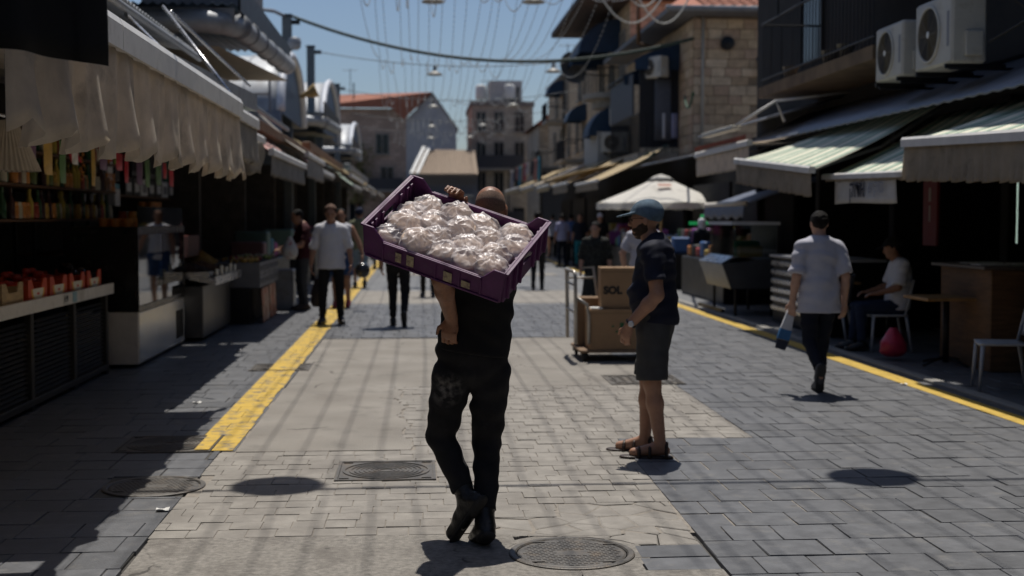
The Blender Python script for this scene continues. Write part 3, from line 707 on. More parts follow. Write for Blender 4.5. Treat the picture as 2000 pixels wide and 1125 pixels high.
# ------------------------------------------------------------------ cloth colours
def cloth(name, col, var=.15, rough=.85, **k): return M(name, col, rough, var=var, scale=k.pop('scale', 14), bump=k.pop('bump', .25), bscale=k.pop('bscale', 240), spec=.2, **k)
C_BLACK = cloth('black_cotton', (.016, .016, .017)); C_JEANS = cloth('black_denim', (.017, .017, .019), var=.35, scale=9, dirt=((.04, .039, .039), 7, .56, .85))
C_NAVY = cloth('navy_cotton', (.014, .016, .030), rough=.75); C_GREYS = cloth('charcoal_shorts', (.055, .055, .056)); C_WHITE = cloth('white_cotton', (.62, .62, .66), var=.06)
C_TEE = cloth('pale_grey_cotton', (.46, .46, .52), var=.06); C_DKNAVY = cloth('dark_navy_trousers', (.012, .014, .022)); C_MAROON = cloth('maroon_cotton', (.05, .012, .016))
C_OLIVE = cloth('olive_cotton', (.16, .17, .11)); C_BLUE = cloth('blue_shorts', (.03, .07, .17)); C_PATT = cloth('dark_patterned', (.03, .031, .028), var=.8, scale=30); C_LILAC = cloth('lilac_cotton', (.35, .35, .5))
C_TEAL = cloth('teal_cotton', (.02, .16, .2)); C_MBLUE = cloth('mid_blue_cotton', (.05, .10, .22)); C_CAP = cloth('blue_cap_cloth', (.095, .14, .185), var=.35, scale=16)
LEATHER = M('black_leather', (.011, .0105, .01), .38, var=.3, scale=16, bump=.5, bscale=90, spec=.5, dirt=((.04, .038, .035), 12, .6, .85)); SNEAK = M('grey_sneaker', (.07, .07, .075), .6); BROWNL = M('brown_leather', (.035, .02, .013), .5)
def dust(m, c, r, col, amt):
    """a flour smudge with a shape of its own on dark cloth"""
    n = m.node_tree.nodes; l = m.node_tree.links; b = n['Principled BSDF']; src = b.inputs['Base Color'].links[0].from_socket
    g = n.new('ShaderNodeNewGeometry'); sb = n.new('ShaderNodeVectorMath'); sb.operation = 'SUBTRACT'; sb.inputs[1].default_value = c; l.new(g.outputs['Position'], sb.inputs[0])
    dv = n.new('ShaderNodeVectorMath'); dv.operation = 'DIVIDE'; dv.inputs[1].default_value = r; l.new(sb.outputs[0], dv.inputs[0])
    ln = n.new('ShaderNodeVectorMath'); ln.operation = 'LENGTH'; l.new(dv.outputs[0], ln.inputs[0])
    nz = n.new('ShaderNodeTexNoise'); nz.inputs['Scale'].default_value = 26; nz.inputs['Detail'].default_value = 7; l.new(g.outputs['Position'], nz.inputs['Vector'])
    mr = n.new('ShaderNodeMapRange'); mr.inputs[1].default_value = 1; mr.inputs[2].default_value = 0; l.new(ln.outputs['Value'], mr.inputs[0])
    m2 = n.new('ShaderNodeMapRange'); m2.inputs[1].default_value = .42; m2.inputs[2].default_value = .72; l.new(nz.outputs[0], m2.inputs[0])
    mu = n.new('ShaderNodeMath'); mu.operation = 'MULTIPLY'; l.new(mr.outputs[0], mu.inputs[0]); l.new(m2.outputs[0], mu.inputs[1])
    m3 = n.new('ShaderNodeMath'); m3.operation = 'MULTIPLY'; m3.inputs[1].default_value = amt; l.new(mu.outputs[0], m3.inputs[0])
    mx = n.new('ShaderNodeMix'); mx.data_type = 'RGBA'; mx.inputs[7].default_value = (*col, 1); l.new(m3.outputs[0], mx.inputs[0]); l.new(src, mx.inputs[6]); l.new(mx.outputs[2], b.inputs['Base Color'])

# ------------------------------------------------------------------ the crate of bread
CY = 5.95; cc = PY(893, 434, CY); sc = CY/FPX
ca = Vector((268, -113, -93))*sc; cb = Vector((98, 150, 100))*sc; cb = cb-ca*(cb.dot(ca)/ca.dot(ca)); cn = ca.cross(cb).normalized()
CL, CW, CH = ca.length, cb.length, .165
CM = Matrix.Translation(cc) @ Matrix((ca.normalized(), cb.normalized(), cn)).transposed().to_4x4()
PURPLE = M('purple_plastic', (.10, .028, .10), .52, var=.22, scale=7, bump=.12, bscale=120, spec=.25, dirt=((.115, .07, .105), 9, .57, .8))
crate = empty('bread_crate', cc, 'purple plastic bread crate carried tilted on the shoulders of the man in black', 'crate')
crate.matrix_world = CM
def crate_part(nm, m, mat=PURPLE, bev=.003, parent=None):
    o = m.build(nm, mat, parent or crate)
    if bev: bv = o.modifiers.new('bevel', 'BEVEL'); bv.width = bev; bv.segments = 2; bv.limit_method = 'ANGLE'
    return o
m = MB(); m.box(-CL/2+.012, CL/2-.012, -CW/2+.012, CW/2-.012, -CH, -CH+.009)
for i in range(9): x = -CL/2+.06+i*(CL-.12)/8; m.box(x-.004, x+.004, -CW/2+.02, CW/2-.02, -CH-.006, -CH-.0005)
crate_part('floor', m, bev=0)
wt = .011
for sgn in (-1, 1):      # long walls: high corners, low middle
    top = [(-CL/2, 0), (-CL/2+.055, 0), (-CL/2+.105, -.058), (CL/2-.105, -.058), (CL/2-.055, 0), (CL/2, 0)]
    y0, y1 = (-CW/2, -CW/2+wt) if sgn < 0 else (CW/2-wt, CW/2)
    # panel is built from columns so that the hand hole in the far wall is open
    m = MB(); xs = [-CL/2, -CL/2+.055, -CL/2+.105, CL/2-.29, CL/2-.25, CL/2-.105, CL/2-.055, CL/2]
    hz = lambda x: 0 if abs(x) >= CL/2-.0551 else (-.058 if abs(x) <= CL/2-.1049 else -.058*(CL/2-.055-abs(x))/.05)
    poly = [(x, hz(x)) for x in xs]+[(CL/2-.012, -CH), (-CL/2+.012, -CH)]
    vs = [(x, y0, z) for x, z in poly]+[(x, y1, z) for x, z in poly]; n = len(poly)
    m.add(vs, [tuple(range(n)), tuple(range(2*n-1, n-1, -1))]+[(i, i+n, (i+1) % n+n, (i+1) % n) for i in range(n)])
    wl = crate_part('long_wall', m)
    yo = y0-.007 if sgn < 0 else y1; yo2 = y0 if sgn < 0 else y1+.007    # outer ribs and rim
    for x in (-CL/2+.11, -.12, .02, .14, CL/2-.11): m = MB(); m.box(x-.004, x+.004, yo, yo2, -CH+.012, -.071); crate_part('rib', m, bev=.0015, parent=wl)
    for b_ in ((-CL/2+.02, CL/2-.02, -CH+.001, -CH+.011), (-CL/2+.11, CL/2-.11, -.070, -.059)): m = MB(); m.box(b_[0], b_[1], yo, yo2, b_[2], b_[3]); crate_part('rim', m, bev=.0015, parent=wl)
    if sgn < 0:
        for x, ww, hh2, dz in ((-.165, .03, .05, -.11), (-.105, .036, .058, -.105), (.085, .042, .052, -.118), (.175, .042, .034, -.125)):
            m = MB(); m.box(x-ww/2, x+ww/2, y0-.0085, y0-.0075, dz-hh2/2, dz+hh2/2)
            crate_part('paper_label', m, M('worn_paper_label', (.40, .33, .21), .8, var=.3, scale=40, dirt=((.16, .1, .1), 30, .5, .65)), 0)
for sgn in (-1, 1):      # short walls with hand hole, inner ribs and outer fins
    x0, x1 = (-CL/2+.001, -CL/2+wt) if sgn < 0 else (CL/2-wt, CL/2-.001)
    m = MB(); hy0, hy1 = -.055, .055; wy = CW/2-wt-.001
    for b_ in ((-wy, hy0, -CH, -.002), (hy1, wy, -CH, -.002), (hy0, hy1, -CH, -.085), (hy0, hy1, -.045, -.002)): m.box(x0, x1, b_[0], b_[1], b_[2], b_[3])
    wl = crate_part('short_wall', m, bev=.0015)
    xi0, xi1 = (x1, x1+.01) if sgn < 0 else (x0-.01, x0)
    for y in (-.185, -.15, -.085, .085, .15, .185): m = MB(); m.box(xi0, xi1, y-.006, y+.006, -CH+.01, -.02); m.box(xi0-.002*sgn, xi1+.004, y-.009, y+.009, -.03, -.016); crate_part('rib', m, bev=.0015, parent=wl)
    xo0, xo1 = (x0-.014, x0) if sgn < 0 else (x1, x1+.014); m = MB(); m.box(xo0, xo1, -CW/2+.004, CW/2-.004, -.012, -.002); crate_part('flange', m, bev=.0015, parent=wl)
    for y in (-.2, -.13, -.07, .07, .13, .2): m = MB(); m.box(xo0, xo1, y-.005, y+.005, -CH+.01, -.0125); crate_part('fin', m, bev=.0015, parent=wl)

# bags of flat bread
def plastic():
    m = bpy.data.materials.new('clear_plastic_bag'); m.use_nodes = True; n = m.node_tree.nodes; l = m.node_tree.links; n.remove(n['Principled BSDF'])
    t = n.new('ShaderNodeBsdfTransparent'); t.inputs[0].default_value = (.95, .95, .96, 1)
    g = n.new('ShaderNodeBsdfGlossy'); g.inputs['Roughness'].default_value = .36; g.inputs[0].default_value = (.95, .95, .98, 1)
    d = n.new('ShaderNodeBsdfDiffuse'); d.inputs[0].default_value = (.92, .85, .83, 1)
    ge = n.new('ShaderNodeNewGeometry'); nz = n.new('ShaderNodeTexNoise'); nz.inputs['Scale'].default_value = 16; nz.inputs['Detail'].default_value = 1.5; nz.inputs['Distortion'].default_value = 1.2; l.new(ge.outputs['Position'], nz.inputs['Vector'])
    bp = n.new('ShaderNodeBump'); bp.inputs['Strength'].default_value = .15; bp.inputs['Distance'].default_value = .012; l.new(nz.outputs[0], bp.inputs['Height']); l.new(bp.outputs[0], g.inputs['Normal'])
    fr = n.new('ShaderNodeFresnel'); fr.inputs[0].default_value = 1.5; l.new(bp.outputs[0], fr.inputs['Normal'])
    ad = n.new('ShaderNodeMath'); ad.operation = 'MULTIPLY_ADD'; ad.inputs[1].default_value = .42; ad.inputs[2].default_value = .015; l.new(fr.outputs[0], ad.inputs[0])
    m1 = n.new('ShaderNodeMixShader'); m1.inputs[0].default_value = .38; l.new(t.outputs[0], m1.inputs[1]); l.new(d.outputs[0], m1.inputs[2])
    m2 = n.new('ShaderNodeMixShader'); l.new(ad.outputs[0], m2.inputs[0]); l.new(m1.outputs[0], m2.inputs[1]); l.new(g.outputs[0], m2.inputs[2]); l.new(m2.outputs[0], n['Material Output'].inputs[0])
    return m
m_pl = plastic(); m_bread = M('flat_bread', (.64, .49, .38), .8, var=.22, scale=24, bump=.35, bscale=60, dirt=((.34, .19, .1), 16, .52, .75))
def bag_mesh(seed):
    """clear bag drawn round a stack of breads: film gathered in twisted pleats on top"""
    bm = bmesh.new(); bmesh.ops.create_icosphere(bm, subdivisions=5, radius=1); o = Vector((seed*7.3, seed*3.1, seed*1.7)); q = random.Random(seed); npl = q.randint(6, 9); tw = q.uniform(2, 4)*q.choice((-1, 1)); cx, cy = q.uniform(-.35, .35), q.uniform(-.35, .35)
    for v in bm.verts:
        p = v.co.normalized(); e = Vector((p.x*.083, p.y*.083, p.z*(.056 if p.z > 0 else .046))); top = max(0, p.z)
        dx, dy = p.x-cx, p.y-cy; rho = math.hypot(dx, dy); ph = math.atan2(dy, dx)+.5*mnoise.noise(p*2+o)
        pl = 1-abs(math.sin(.5*(npl*ph+tw*rho*2)))*2; r1 = 1-2*abs(mnoise.noise(p*1.5+o)); r2 = 1-2*abs(mnoise.noise(p*3.4+o*1.3)); r3 = mnoise.noise(p*7+o)
        e += p*(.0058*pl*min(1, rho*2.2)*(.35+.65*top)+.0075*r1+.0042*r2*(.4+.6*top)+.0006*r3)
        e.z += .009*top*math.exp(-(rho/.28)**2)*(1+.4*pl)                     # twisted knot
        v.co = e
    me = bpy.data.meshes.new('plastic_wrap'); bm.to_mesh(me); bm.free(); me.materials.append(m_pl); me.polygons.foreach_set('use_smooth', [True]*len(me.polygons)); return me
def bread_mesh(seed):
    rr = random.Random(seed+50); m = MB()
    for k in range(3):
        z = -.032+k*.0255; ox, oy = rr.uniform(-.006, .006), rr.uniform(-.006, .006); r_ = rr.uniform(.070, .076)
        m.lathe([(r_*math.sin(a), .0145*-math.cos(a)) for a in np.linspace(.06, math.pi-.06, 9)], c=(ox, oy, z), n=22)
    me = m.mesh('bread'); me.materials.append(m_bread); me.polygons.foreach_set('use_smooth', [True]*len(me.polygons)); return me
bms = [bag_mesh(i) for i in range(7)]; brs = [bread_mesh(i) for i in range(4)]
rr = random.Random(9); k = 0
spots, where = [], []
for j, cnt in enumerate((5, 4, 5, 4)):
    for i in range(cnt):
        spots.append((-CL/2+.097+(.03 if cnt == 4 else 0)+i*(CL-.194-(.06 if cnt == 4 else 0))/(cnt-1), -CW/2+.097+j*(CW-.194)/3, -CH+.066+(.022 if (i+j) % 3 == 1 else 0), 0)); where.append(f'{["front", "second", "third", "back"][j]} row, {["first", "second", "third", "fourth", "fifth"][i]} from the left')
for (x, y, z, _), wh in zip(spots, where):
    t = empty('bread_bag', (0, 0, 0), 'clear plastic bag of flat breads in the purple crate, '+wh, 'bread bag', 'bags of bread in the purple crate')
    loc = Vector((x+rr.uniform(-.012, .012), y+rr.uniform(-.010, .010), z+rr.uniform(-.004, .018)))
    t.matrix_world = CM @ Matrix.Translation(loc) @ Matrix.Rotation(rr.uniform(0, 6.28), 4, 'Z') @ Matrix.Rotation(rr.uniform(-.22, .22), 4, 'X') @ Matrix.Scale(rr.uniform(.9, 1.03), 4)
    link('bread', brs[k % 4], t); link('plastic_wrap', bms[k % 7], t); k += 1

# ------------------------------------------------------------------ the carrier
cp = Vector((.245, 6.42, 0))
def jp(px, py, Y, base=cp): v = PY(px, py, Y)-base; return (v.x, v.y, v.z)
edge_pt = CM @ Vector((-CL/2+.28*CL, CW/2-.004, -.058)); ep = np.array(edge_pt-cp)
nn, bb, aa = np.array(cn), np.array(cb.normalized()), np.array(ca.normalized())
J = pose(pel=jp(922, 692, 6.45), che=jp(938, 575, 6.46), nek=jp(952, 478, 6.52), head=jp(958, 413, 6.58), hf=(.05, .9, -.38), hu=(0, .38, .9),
         shL=jp(876, 497, 6.44), shR=jp(1004, 503, 6.52), elL=jp(862, 545, 6.14), wrL=jp(882, 622, 6.28), hdL=(-.14, .06, -1), paL=(.35, 1, 0), thL=(-1, .1, 0),
         elR=jp(972, 452, 6.84), wrR=tuple(ep+bb*.062-nn*.062+aa*.01), hdR=tuple(nn*.95-bb*.25), paR=tuple(-bb), thR=tuple(aa),
         hiL=jp(886, 728, 6.44), hiR=jp(957, 728, 6.48), knL=jp(861, 850, 6.52), knR=jp(951, 858, 6.54), anL=jp(914, 978, 6.36), anR=jp(947, 1026, 6.32), toL=jp(884, 1040, 6.40), toR=jp(928, 1050, 6.46), curl=(.6, 1.5))
dust(C_JEANS, jp(872, 765, 6.3, Vector((0, 0, 0))), (.11, .25, .10), (.34, .32, .30), .95)
carrier = person('man in black clothes and boots seen from behind, carrying a purple crate of bread', cp, 0, 1.75, J,
    dict(shirt=dict(mat=C_BLACK, sleeve=.5, hem=.0, loose=.016, fold=.0085, sl=.01), pants=dict(mat=C_JEANS, len=1.83, wide=1.08, fold=.0062), shoes=dict(mat=LEATHER, boot=.15), fat=1.06,
         w=1.0), h=.007, skin=SKIN_D)
# cropped grey hair round the bald crown
def stubble(c):
    q_, hR = carrier['q'], carrier['R']; c.ell(q_(0, -.013, .032), (.0765, .0978, .0875), hR, .01); c.cut(hR[2]*.8+hR[1]*.5, q_(0, -.02, .055)); c.cut(hR[1], q_(0, -.0, 0)); c.cut(-hR[2], q_(0, 0, -.05))
c = SDF(carrier['J']['head']-.2, carrier['J']['head']+.2, .006); stubble(c); P, Q = c.mesh('hair')
link('cropped_hair', nmesh('cropped_hair', P, Q, carrier['T']), carrier['root'], [M('grey_stubble', (.19, .115, .08), .8, var=.45, scale=160, bump=.7, bscale=400)])

# ------------------------------------------------------------------ the man in the blue cap
p2 = G(1279, 889)
J = pose(head=(0, .075, 1.60), nek=(0, .02, 1.46), hf=(-.12, 1, -.02), shL=(-.18, -.01, 1.385), shR=(.18, .03, 1.385), elL=(-.25, -.06, 1.11), wrL=(-.235, .13, .905), hdL=(.05, .3, -1), paL=(1, -.3, 0), thL=(.2, 1, .2),
         elR=(.24, .0, 1.11), wrR=(.25, .06, .87), anL=(-.1, -.06, .085), toL=(-.13, .12, .035), knL=(-.1, .0, .5), anR=(.1, .09, .085), toR=(.1, .27, .035), knR=(.1, .07, .5), curl=(.4, .9))
capman = person('bearded man in a blue cap, navy T-shirt, dark shorts and sandals standing in profile', p2, R(68), 1.73, J,
    dict(shirt=dict(mat=C_NAVY, sleeve=.66, hem=.06, loose=.026, fold=.007, sl=.005), pants=dict(mat=C_GREYS, name='shorts', len=.93, wide=1.12, fold=.006), sandals=BROWNL,
         beard=M('dark_beard', (.05, .03, .02), .8, var=.6, scale=140, bump=.9, bscale=380), cap=dict(mat=C_CAP), eyes=1, belly=.03, fat=1.08, w=1.07), h=.008, skin=SKIN)
q_, T2 = capman['q'], capman['T']; gl = MB()
for e in (-1, 1):
    gl.tube([T2 @ Vector(q_(e*.062, .088, .012)), T2 @ Vector(q_(e*.079, .03, .014)), T2 @ Vector(q_(e*.083, -.01, .01))], .0025, 6)
    gl.tube([T2 @ Vector(q_(e*(.033+.024*math.cos(a)), .107, .004+.019*math.sin(a))) for a in np.linspace(0, 2*math.pi, 15)], .0022, 6)
gl.tube([T2 @ Vector(q_(-.01, .109, .008)), T2 @ Vector(q_(.01, .109, .008))], .002, 6)
gl.build('glasses', M('dark_red_frame', (.06, .012, .01), .3), capman['root'], True)
wv, ev = Vector(capman['J']['wrL']), Vector(capman['J']['elL']); dv = (wv-ev).normalized(); wc = wv-dv*.015; m = MB()
sd = dv.cross(Vector((0, 1, 0))).normalized(); ot = dv.cross(sd)
m.tube([T2 @ (wc+(sd*math.cos(a)+ot*math.sin(a))*.036) for a in np.linspace(0, 2*math.pi, 19)], .006, 6)
wt_ = m.build('watch', M('black_strap', (.01, .01, .01), .5), capman['root'], True)
m = MB(); mt = T2 @ Matrix.Translation(wc+Vector((-.038, -.01, 0))) @ Vector((-1, -.25, .1)).to_track_quat('Z', 'Y').to_matrix().to_4x4(); m.lathe([(.02, -.004), (.021, .004), (.017, .006)], n=20, mat=mt)
m.build('watch_face', M('watch_steel', (.6, .6, .6), .25, .6), wt_)

# ------------------------------------------------------------------ walkers and bystanders
p3 = G(1597, 768)
J = pose(knL=(-.085, .0, .50), anL=(-.09, -.34, .27), toL=(-.09, -.31, .10), anR=(.05, .12, .09), toR=(.06, .29, .035), knR=(.075, .12, .5), elL=(-.235, -.05, 1.13), wrL=(-.25, .03, .88), elR=(.24, -.05, 1.13), wrR=(.255, .02, .86), paL=(.6, .8, 0), paR=(-.6, .8, 0))
tee = person('young man in a loose pale grey T-shirt walking away on the right', p3, 0, 1.66, J,
    dict(shirt=dict(mat=C_TEE, sleeve=.93, hem=.17, loose=.026, fold=.010, sl=.018, flare=.012), pants=dict(mat=C_DKNAVY, len=1.93), shoes=dict(mat=SNEAK), hair=dict(mat=HAIR)), h=.011, skin=SKIN_L)
p4 = G(648, 633)
J = pose(anL=(-.13, -.02, .09), anR=(.13, .05, .09), toL=(-.17, .14, .035), toR=(.17, .2, .035), knL=(-.12, .03, .51), knR=(.12, .05, .51), elL=(-.26, -.03, 1.14), wrL=(-.29, .06, .90), elR=(.26, -.02, 1.13), wrR=(.29, .04, .88), hf=(0, 1, -.12), head=(0, .05, 1.62))
person('young man in an untucked white shirt and black trousers walking towards the camera', p4, R(180), 1.79, J,
    dict(shirt=dict(mat=C_WHITE, name='shirt', sleeve=1.08, hem=.14, loose=.022, fold=.005, sl=.012, flare=.018), pants=dict(mat=C_BLACK, len=1.95), shoes=dict(mat=LEATHER), hair=dict(mat=HAIR), eyes=1,
         cap=dict(mat=cloth('brown_cap', (.13, .08, .06)), brim=0)), h=.013)
J = pose(elL=(-.3, .0, 1.16), wrL=(-.38, .06, .94), anR=(.1, .12, .09), toR=(.1, .29, .035), knR=(.1, .12, .5), anL=(-.1, -.1, .1), toL=(-.1, .07, .04))
p5 = G(668, 600)
person('man in white vest and blue shorts behind the white shirt, holding a helmet', p5, R(176), 1.76, J,
    dict(shirt=dict(mat=C_WHITE, name='vest', sleeve=0, hem=.1, loose=.012), pants=dict(mat=C_BLUE, name='shorts', len=.85, wide=1.1), shoes=dict(mat=M('red_sneaker', (.28, .02, .03), .6)), hair=dict(mat=HAIR)), h=.016)
p6 = G(592, 606)
J = pose(head=(0, .09, 1.60), hf=(0, 1, -.25), elL=(-.25, .1, 1.12), wrL=(-.2, .34, 1.10), hdL=(.2, 1, -.1), paL=(0, 0, -1), thL=(1, 0, 0), elR=(.25, .08, 1.12), wrR=(.2, .34, 1.05), hdR=(-.2, 1, -.2), paR=(0, 0, -1), thR=(-1, 0, 0))
person('man in a maroon polo shirt choosing goods at the left stall', p6, R(112), 1.76, J,
    dict(shirt=dict(mat=C_MAROON, name='polo_shirt', sleeve=.75, hem=.07, loose=.018), pants=dict(mat=cloth('grey_jeans', (.045, .05, .06)), len=1.95), shoes=dict(mat=BROWNL), hair=dict(mat=HAIR), eyes=1), h=.016)
p7 = G(703, 562)
person('man in an olive shirt and cap walking away beyond the white shirt', p7, R(4), 1.82, pose(anL=(-.1, .12, .09), toL=(-.1, .29, .035), knL=(-.1, .12, .5), anR=(.1, -.16, .14), toR=(.1, -.02, .05)),
    dict(shirt=dict(mat=C_OLIVE, sleeve=.8, hem=.1, loose=.025), pants=dict(mat=cloth('pale_blue_jeans', (.16, .22, .28)), name='shorts', len=1.05, wide=1.1), shoes=dict(mat=LEATHER), cap=dict(mat=cloth('navy_cap', (.02, .025, .05))), hair=dict(mat=HAIR)), h=.02)
p8 = G(778, 637)
person('man in black trousers walking away, mostly hidden behind the crate', p8, R(-4), 1.74, pose(anL=(-.09, .14, .09), toL=(-.09, .31, .035), knL=(-.09, .13, .5), anR=(.1, -.2, .2), toR=(.1, -.12, .05), knR=(.1, .05, .5)),
    dict(shirt=dict(mat=C_WHITE, name='shirt', sleeve=1.6, hem=.02, loose=.016), pants=dict(mat=C_BLACK, len=1.93), shoes=dict(mat=LEATHER), hair=dict(mat=HAIR)), h=.016)
p9 = G(836, 580)
person('far pedestrian in dark trousers seen under the crate', p9, R(175), 1.7, pose(), dict(shirt=dict(mat=C_GREYS, sleeve=1.5, hem=.05), pants=dict(mat=C_BLACK, len=1.95), shoes=dict(mat=LEATHER), hair=dict(mat=HAIR)), h=.022)
p10 = G(1050, 566)
person('man in a white shirt and black trousers walking away beside the crate', p10, R(-8), 1.74, pose(anL=(-.09, -.18, .16), toL=(-.09, -.06, .05), knL=(-.09, .04, .5), anR=(.09, .12, .09), toR=(.09, .29, .035), knR=(.09, .1, .5)),
    dict(shirt=dict(mat=C_WHITE, name='shirt', sleeve=.8, hem=.02, loose=.02), pants=dict(mat=C_BLACK, len=1.95), shoes=dict(mat=LEATHER), hair=dict(mat=HAIR)), h=.018)
p11 = Vector((PY(1163, 500, 19.6).x, 19.6, 0))
person('dark-haired woman in a dark patterned dress behind the trolley', p11, R(168), 1.54, pose(hf=(.3, 1, -.05)),
    dict(shirt=dict(mat=C_PATT, name='blouse', sleeve=1.15, hem=.1, loose=.02, sl=.02), skirt=dict(mat=C_PATT, z=.35, r=.26), shoes=dict(mat=LEATHER), hair=dict(mat=HAIR, long=1), eyes=1), h=.016, skin=SKIN_L)
p12 = Vector((PY(1257, 500, 17.2).x, 17.2, 0))
person('man in a white T-shirt hidden behind the man in the blue cap', p12, R(-5), 1.70, pose(elL=(-.29, -.02, 1.15), elR=(.27, 0, 1.14)), dict(shirt=dict(mat=C_TEE, sleeve=.8, hem=.1, loose=.02), pants=dict(mat=C_DKNAVY, len=1.95), shoes=dict(mat=LEATHER), hair=dict(mat=HAIR)), h=.016, skin=SKIN_L)
p14 = Vector((PY(1382, 520, 28).x, 28.6, 0))
person('woman in a white head scarf and dark coat at the stall under the parasol', p14, R(20), 1.58, pose(), dict(shirt=dict(mat=C_DKNAVY, name='coat', sleeve=1.9, hem=.2, loose=.03), skirt=dict(mat=C_DKNAVY, z=.3, r=.27), shoes=dict(mat=M('white_shoe', (.5, .5, .5), .5)), scarf=C_WHITE), h=.02)
for (px, Y, mat, pm, lab, hd) in ((1098, 42, C_LILAC, C_DKNAVY, 'distant shopper in a lilac top on the right pavement', 20), (1115, 43, C_MBLUE, C_BLACK, 'distant shopper in a blue shirt on the right pavement', -30), (1133, 41, C_DKNAVY, C_TEAL, 'distant shopper in teal trousers and navy top', 160), (1172, 38, C_BLACK, C_BLACK, 'distant man in a pale cap and black clothes beyond the woman', 180)):
    sp = dict(shirt=dict(mat=mat, sleeve=.9, hem=.08, loose=.02), pants=dict(mat=pm, len=1.95), shoes=dict(mat=LEATHER), hair=dict(mat=HAIR))
    if 'cap' in lab: sp['cap'] = dict(mat=C_WHITE)
    person(lab, Vector((PY(px, 480, Y).x, Y, 0)), R(hd), 1.72, pose(), sp, h=.024, group=None)
# seated man at the tables on the right
p13 = Vector((PY(1752, 600, 15.3).x, 15.3, 0))
J = pose(pel=(0, 0, .56), che=(0, -.03, .88), nek=(0, .0, 1.09), head=(0, .07, 1.23), hf=(0, 1, -.2), shL=(-.185, -.02, 1.04), shR=(.185, -.02, 1.04), elL=(-.24, .05, .77), wrL=(-.19, .28, .70), elR=(.24, .05, .77), wrR=(.18, .3, .70), hdL=(.2, 1, -.1), hdR=(-.2, 1, -.1), paL=(.2, 0, -1), paR=(-.2, 0, -1), thL=(1, 0, 0), thR=(-1, 0, 0),
         hiL=(-.09, .03, .53), hiR=(.09, .03, .53), knL=(-.12, .46, .52), knR=(.12, .46, .52), anL=(-.12, .44, .09), anR=(.12, .5, .09), toL=(-.13, .62, .035), toR=(.13, .68, .035))
person('man in a white T-shirt and dark hat sitting at a table in the shade', p13, R(84), 1.75, J, dict(shirt=dict(mat=C_WHITE, sleeve=.9, hem=.06, loose=.025, sl=.02), pants=dict(mat=cloth('blue_jeans_dark', (.02, .03, .06)), len=1.93), shoes=dict(mat=LEATHER), cap=dict(mat=C_BLACK), hair=dict(mat=HAIR)), h=.014, skin=SKIN_D)
# ------------------------------------------------------------------ things in hands
def bag(name, pts, mat, label, cat, grp=None, rad=.11, thin=.4, seed=1):
    """soft carrier bag: flattened sack hung from the hand"""
    top, L = Vector(pts[0]), pts[1]; m = MB()
    def f(u, v):
        a = u*2*math.pi; z = v; w_ = rad*(.25+.75*min(1, z*1.9))*(1-.35*max(0, z-.85)/.15); wr = 1+.12*mnoise.noise(Vector((math.cos(a)*2, math.sin(a)*2, z*4+seed)))
        return (top.x+math.cos(a)*w_*wr, top.y+math.sin(a)*w_*wr*thin, top.z-z*L)
    m.grid(f, 24, 14); m.quad(*[f(k/4, 1) for k in range(4)]); o = m.build(name, mat, None, True); return tag(o, label, cat, grp)
h4 = G(648, 633); bag('carrier_bag', ((PY(618, 545, 19.85)), .42), M('dark_bag', (.02, .012, .012), .4), 'dark carrier bag with a red base held by the man in the white shirt', 'bag', rad=.09, thin=.5)
m = MB(); pp = PY(1545, 608, 11.7); a3 = R(-14)
mt = Matrix.Translation(pp) @ Matrix.Rotation(-a3, 4, 'Y')
bgm = empty('folded_bag', pp, 'folded blue and white plastic bag in the hand of the man in the pale T-shirt', 'bag')
def slab_bag(z0, z1, w0, w1, nm, mat):
    m = MB(); m.add([(-w0, -.012, z0), (w0, -.012, z0), (w0, .012, z0), (-w0, .012, z0), (-w1, -.02, z1), (w1, -.02, z1), (w1, .02, z1), (-w1, .02, z1)], [(0,3,2,1),(4,5,6,7),(0,1,5,4),(1,2,6,5),(2,3,7,6),(3,0,4,7)])
    o = m.build(nm, mat, bgm); o.rotation_euler = (0, R(16), 0)
slab_bag(-.17, .02, .052, .03, 'white_top', M('bag_white', (.6, .6, .62), .4)); slab_bag(-.27, -.172, .058, .053, 'blue_band', M('bag_blue', (.03, .14, .32), .4)); slab_bag(-.36, -.272, .045, .058, 'navy_base', M('bag_navy', (.015, .02, .04), .4))
# motorcycle helmet
hp = PY(708, 528, 22.6); hm = empty('helmet', hp, 'black motorcycle helmet hanging from the hand of the man in blue shorts', 'helmet')
m = MB(); m.lathe([(.13*math.sin(a), -.14*math.cos(a)) for a in np.linspace(.5, math.pi-.02, 14)], n=24); m.build('shell', M('black_gloss', (.012, .012, .013), .2, coat=.5), hm, True)
m = MB(); m.grid(lambda u, v: (.137*math.sin((u-.5)*2.2), -.137*math.cos((u-.5)*2.2), -.03+v*.07), 14, 3, thick=(0, .004, 0)); m.build('visor', M('smoke_visor', (.03, .03, .035), .08), hm, True)
bag('carrier_bag', (PY(566, 462, 22.3), .38), M('white_bag', (.5, .5, .5), .5, dirt=((.4, .05, .05), 9, .55, .6)), 'white carrier bag with red print held by the man in maroon', 'bag', rad=.13, thin=.6, seed=4)
bag('carrier_bag', (PY(1036, 478, 29), .28), M('pink_bag', (.5, .07, .2), .5), 'small pink bag held by the man in white walking away', 'bag', rad=.1, thin=.6, seed=6)
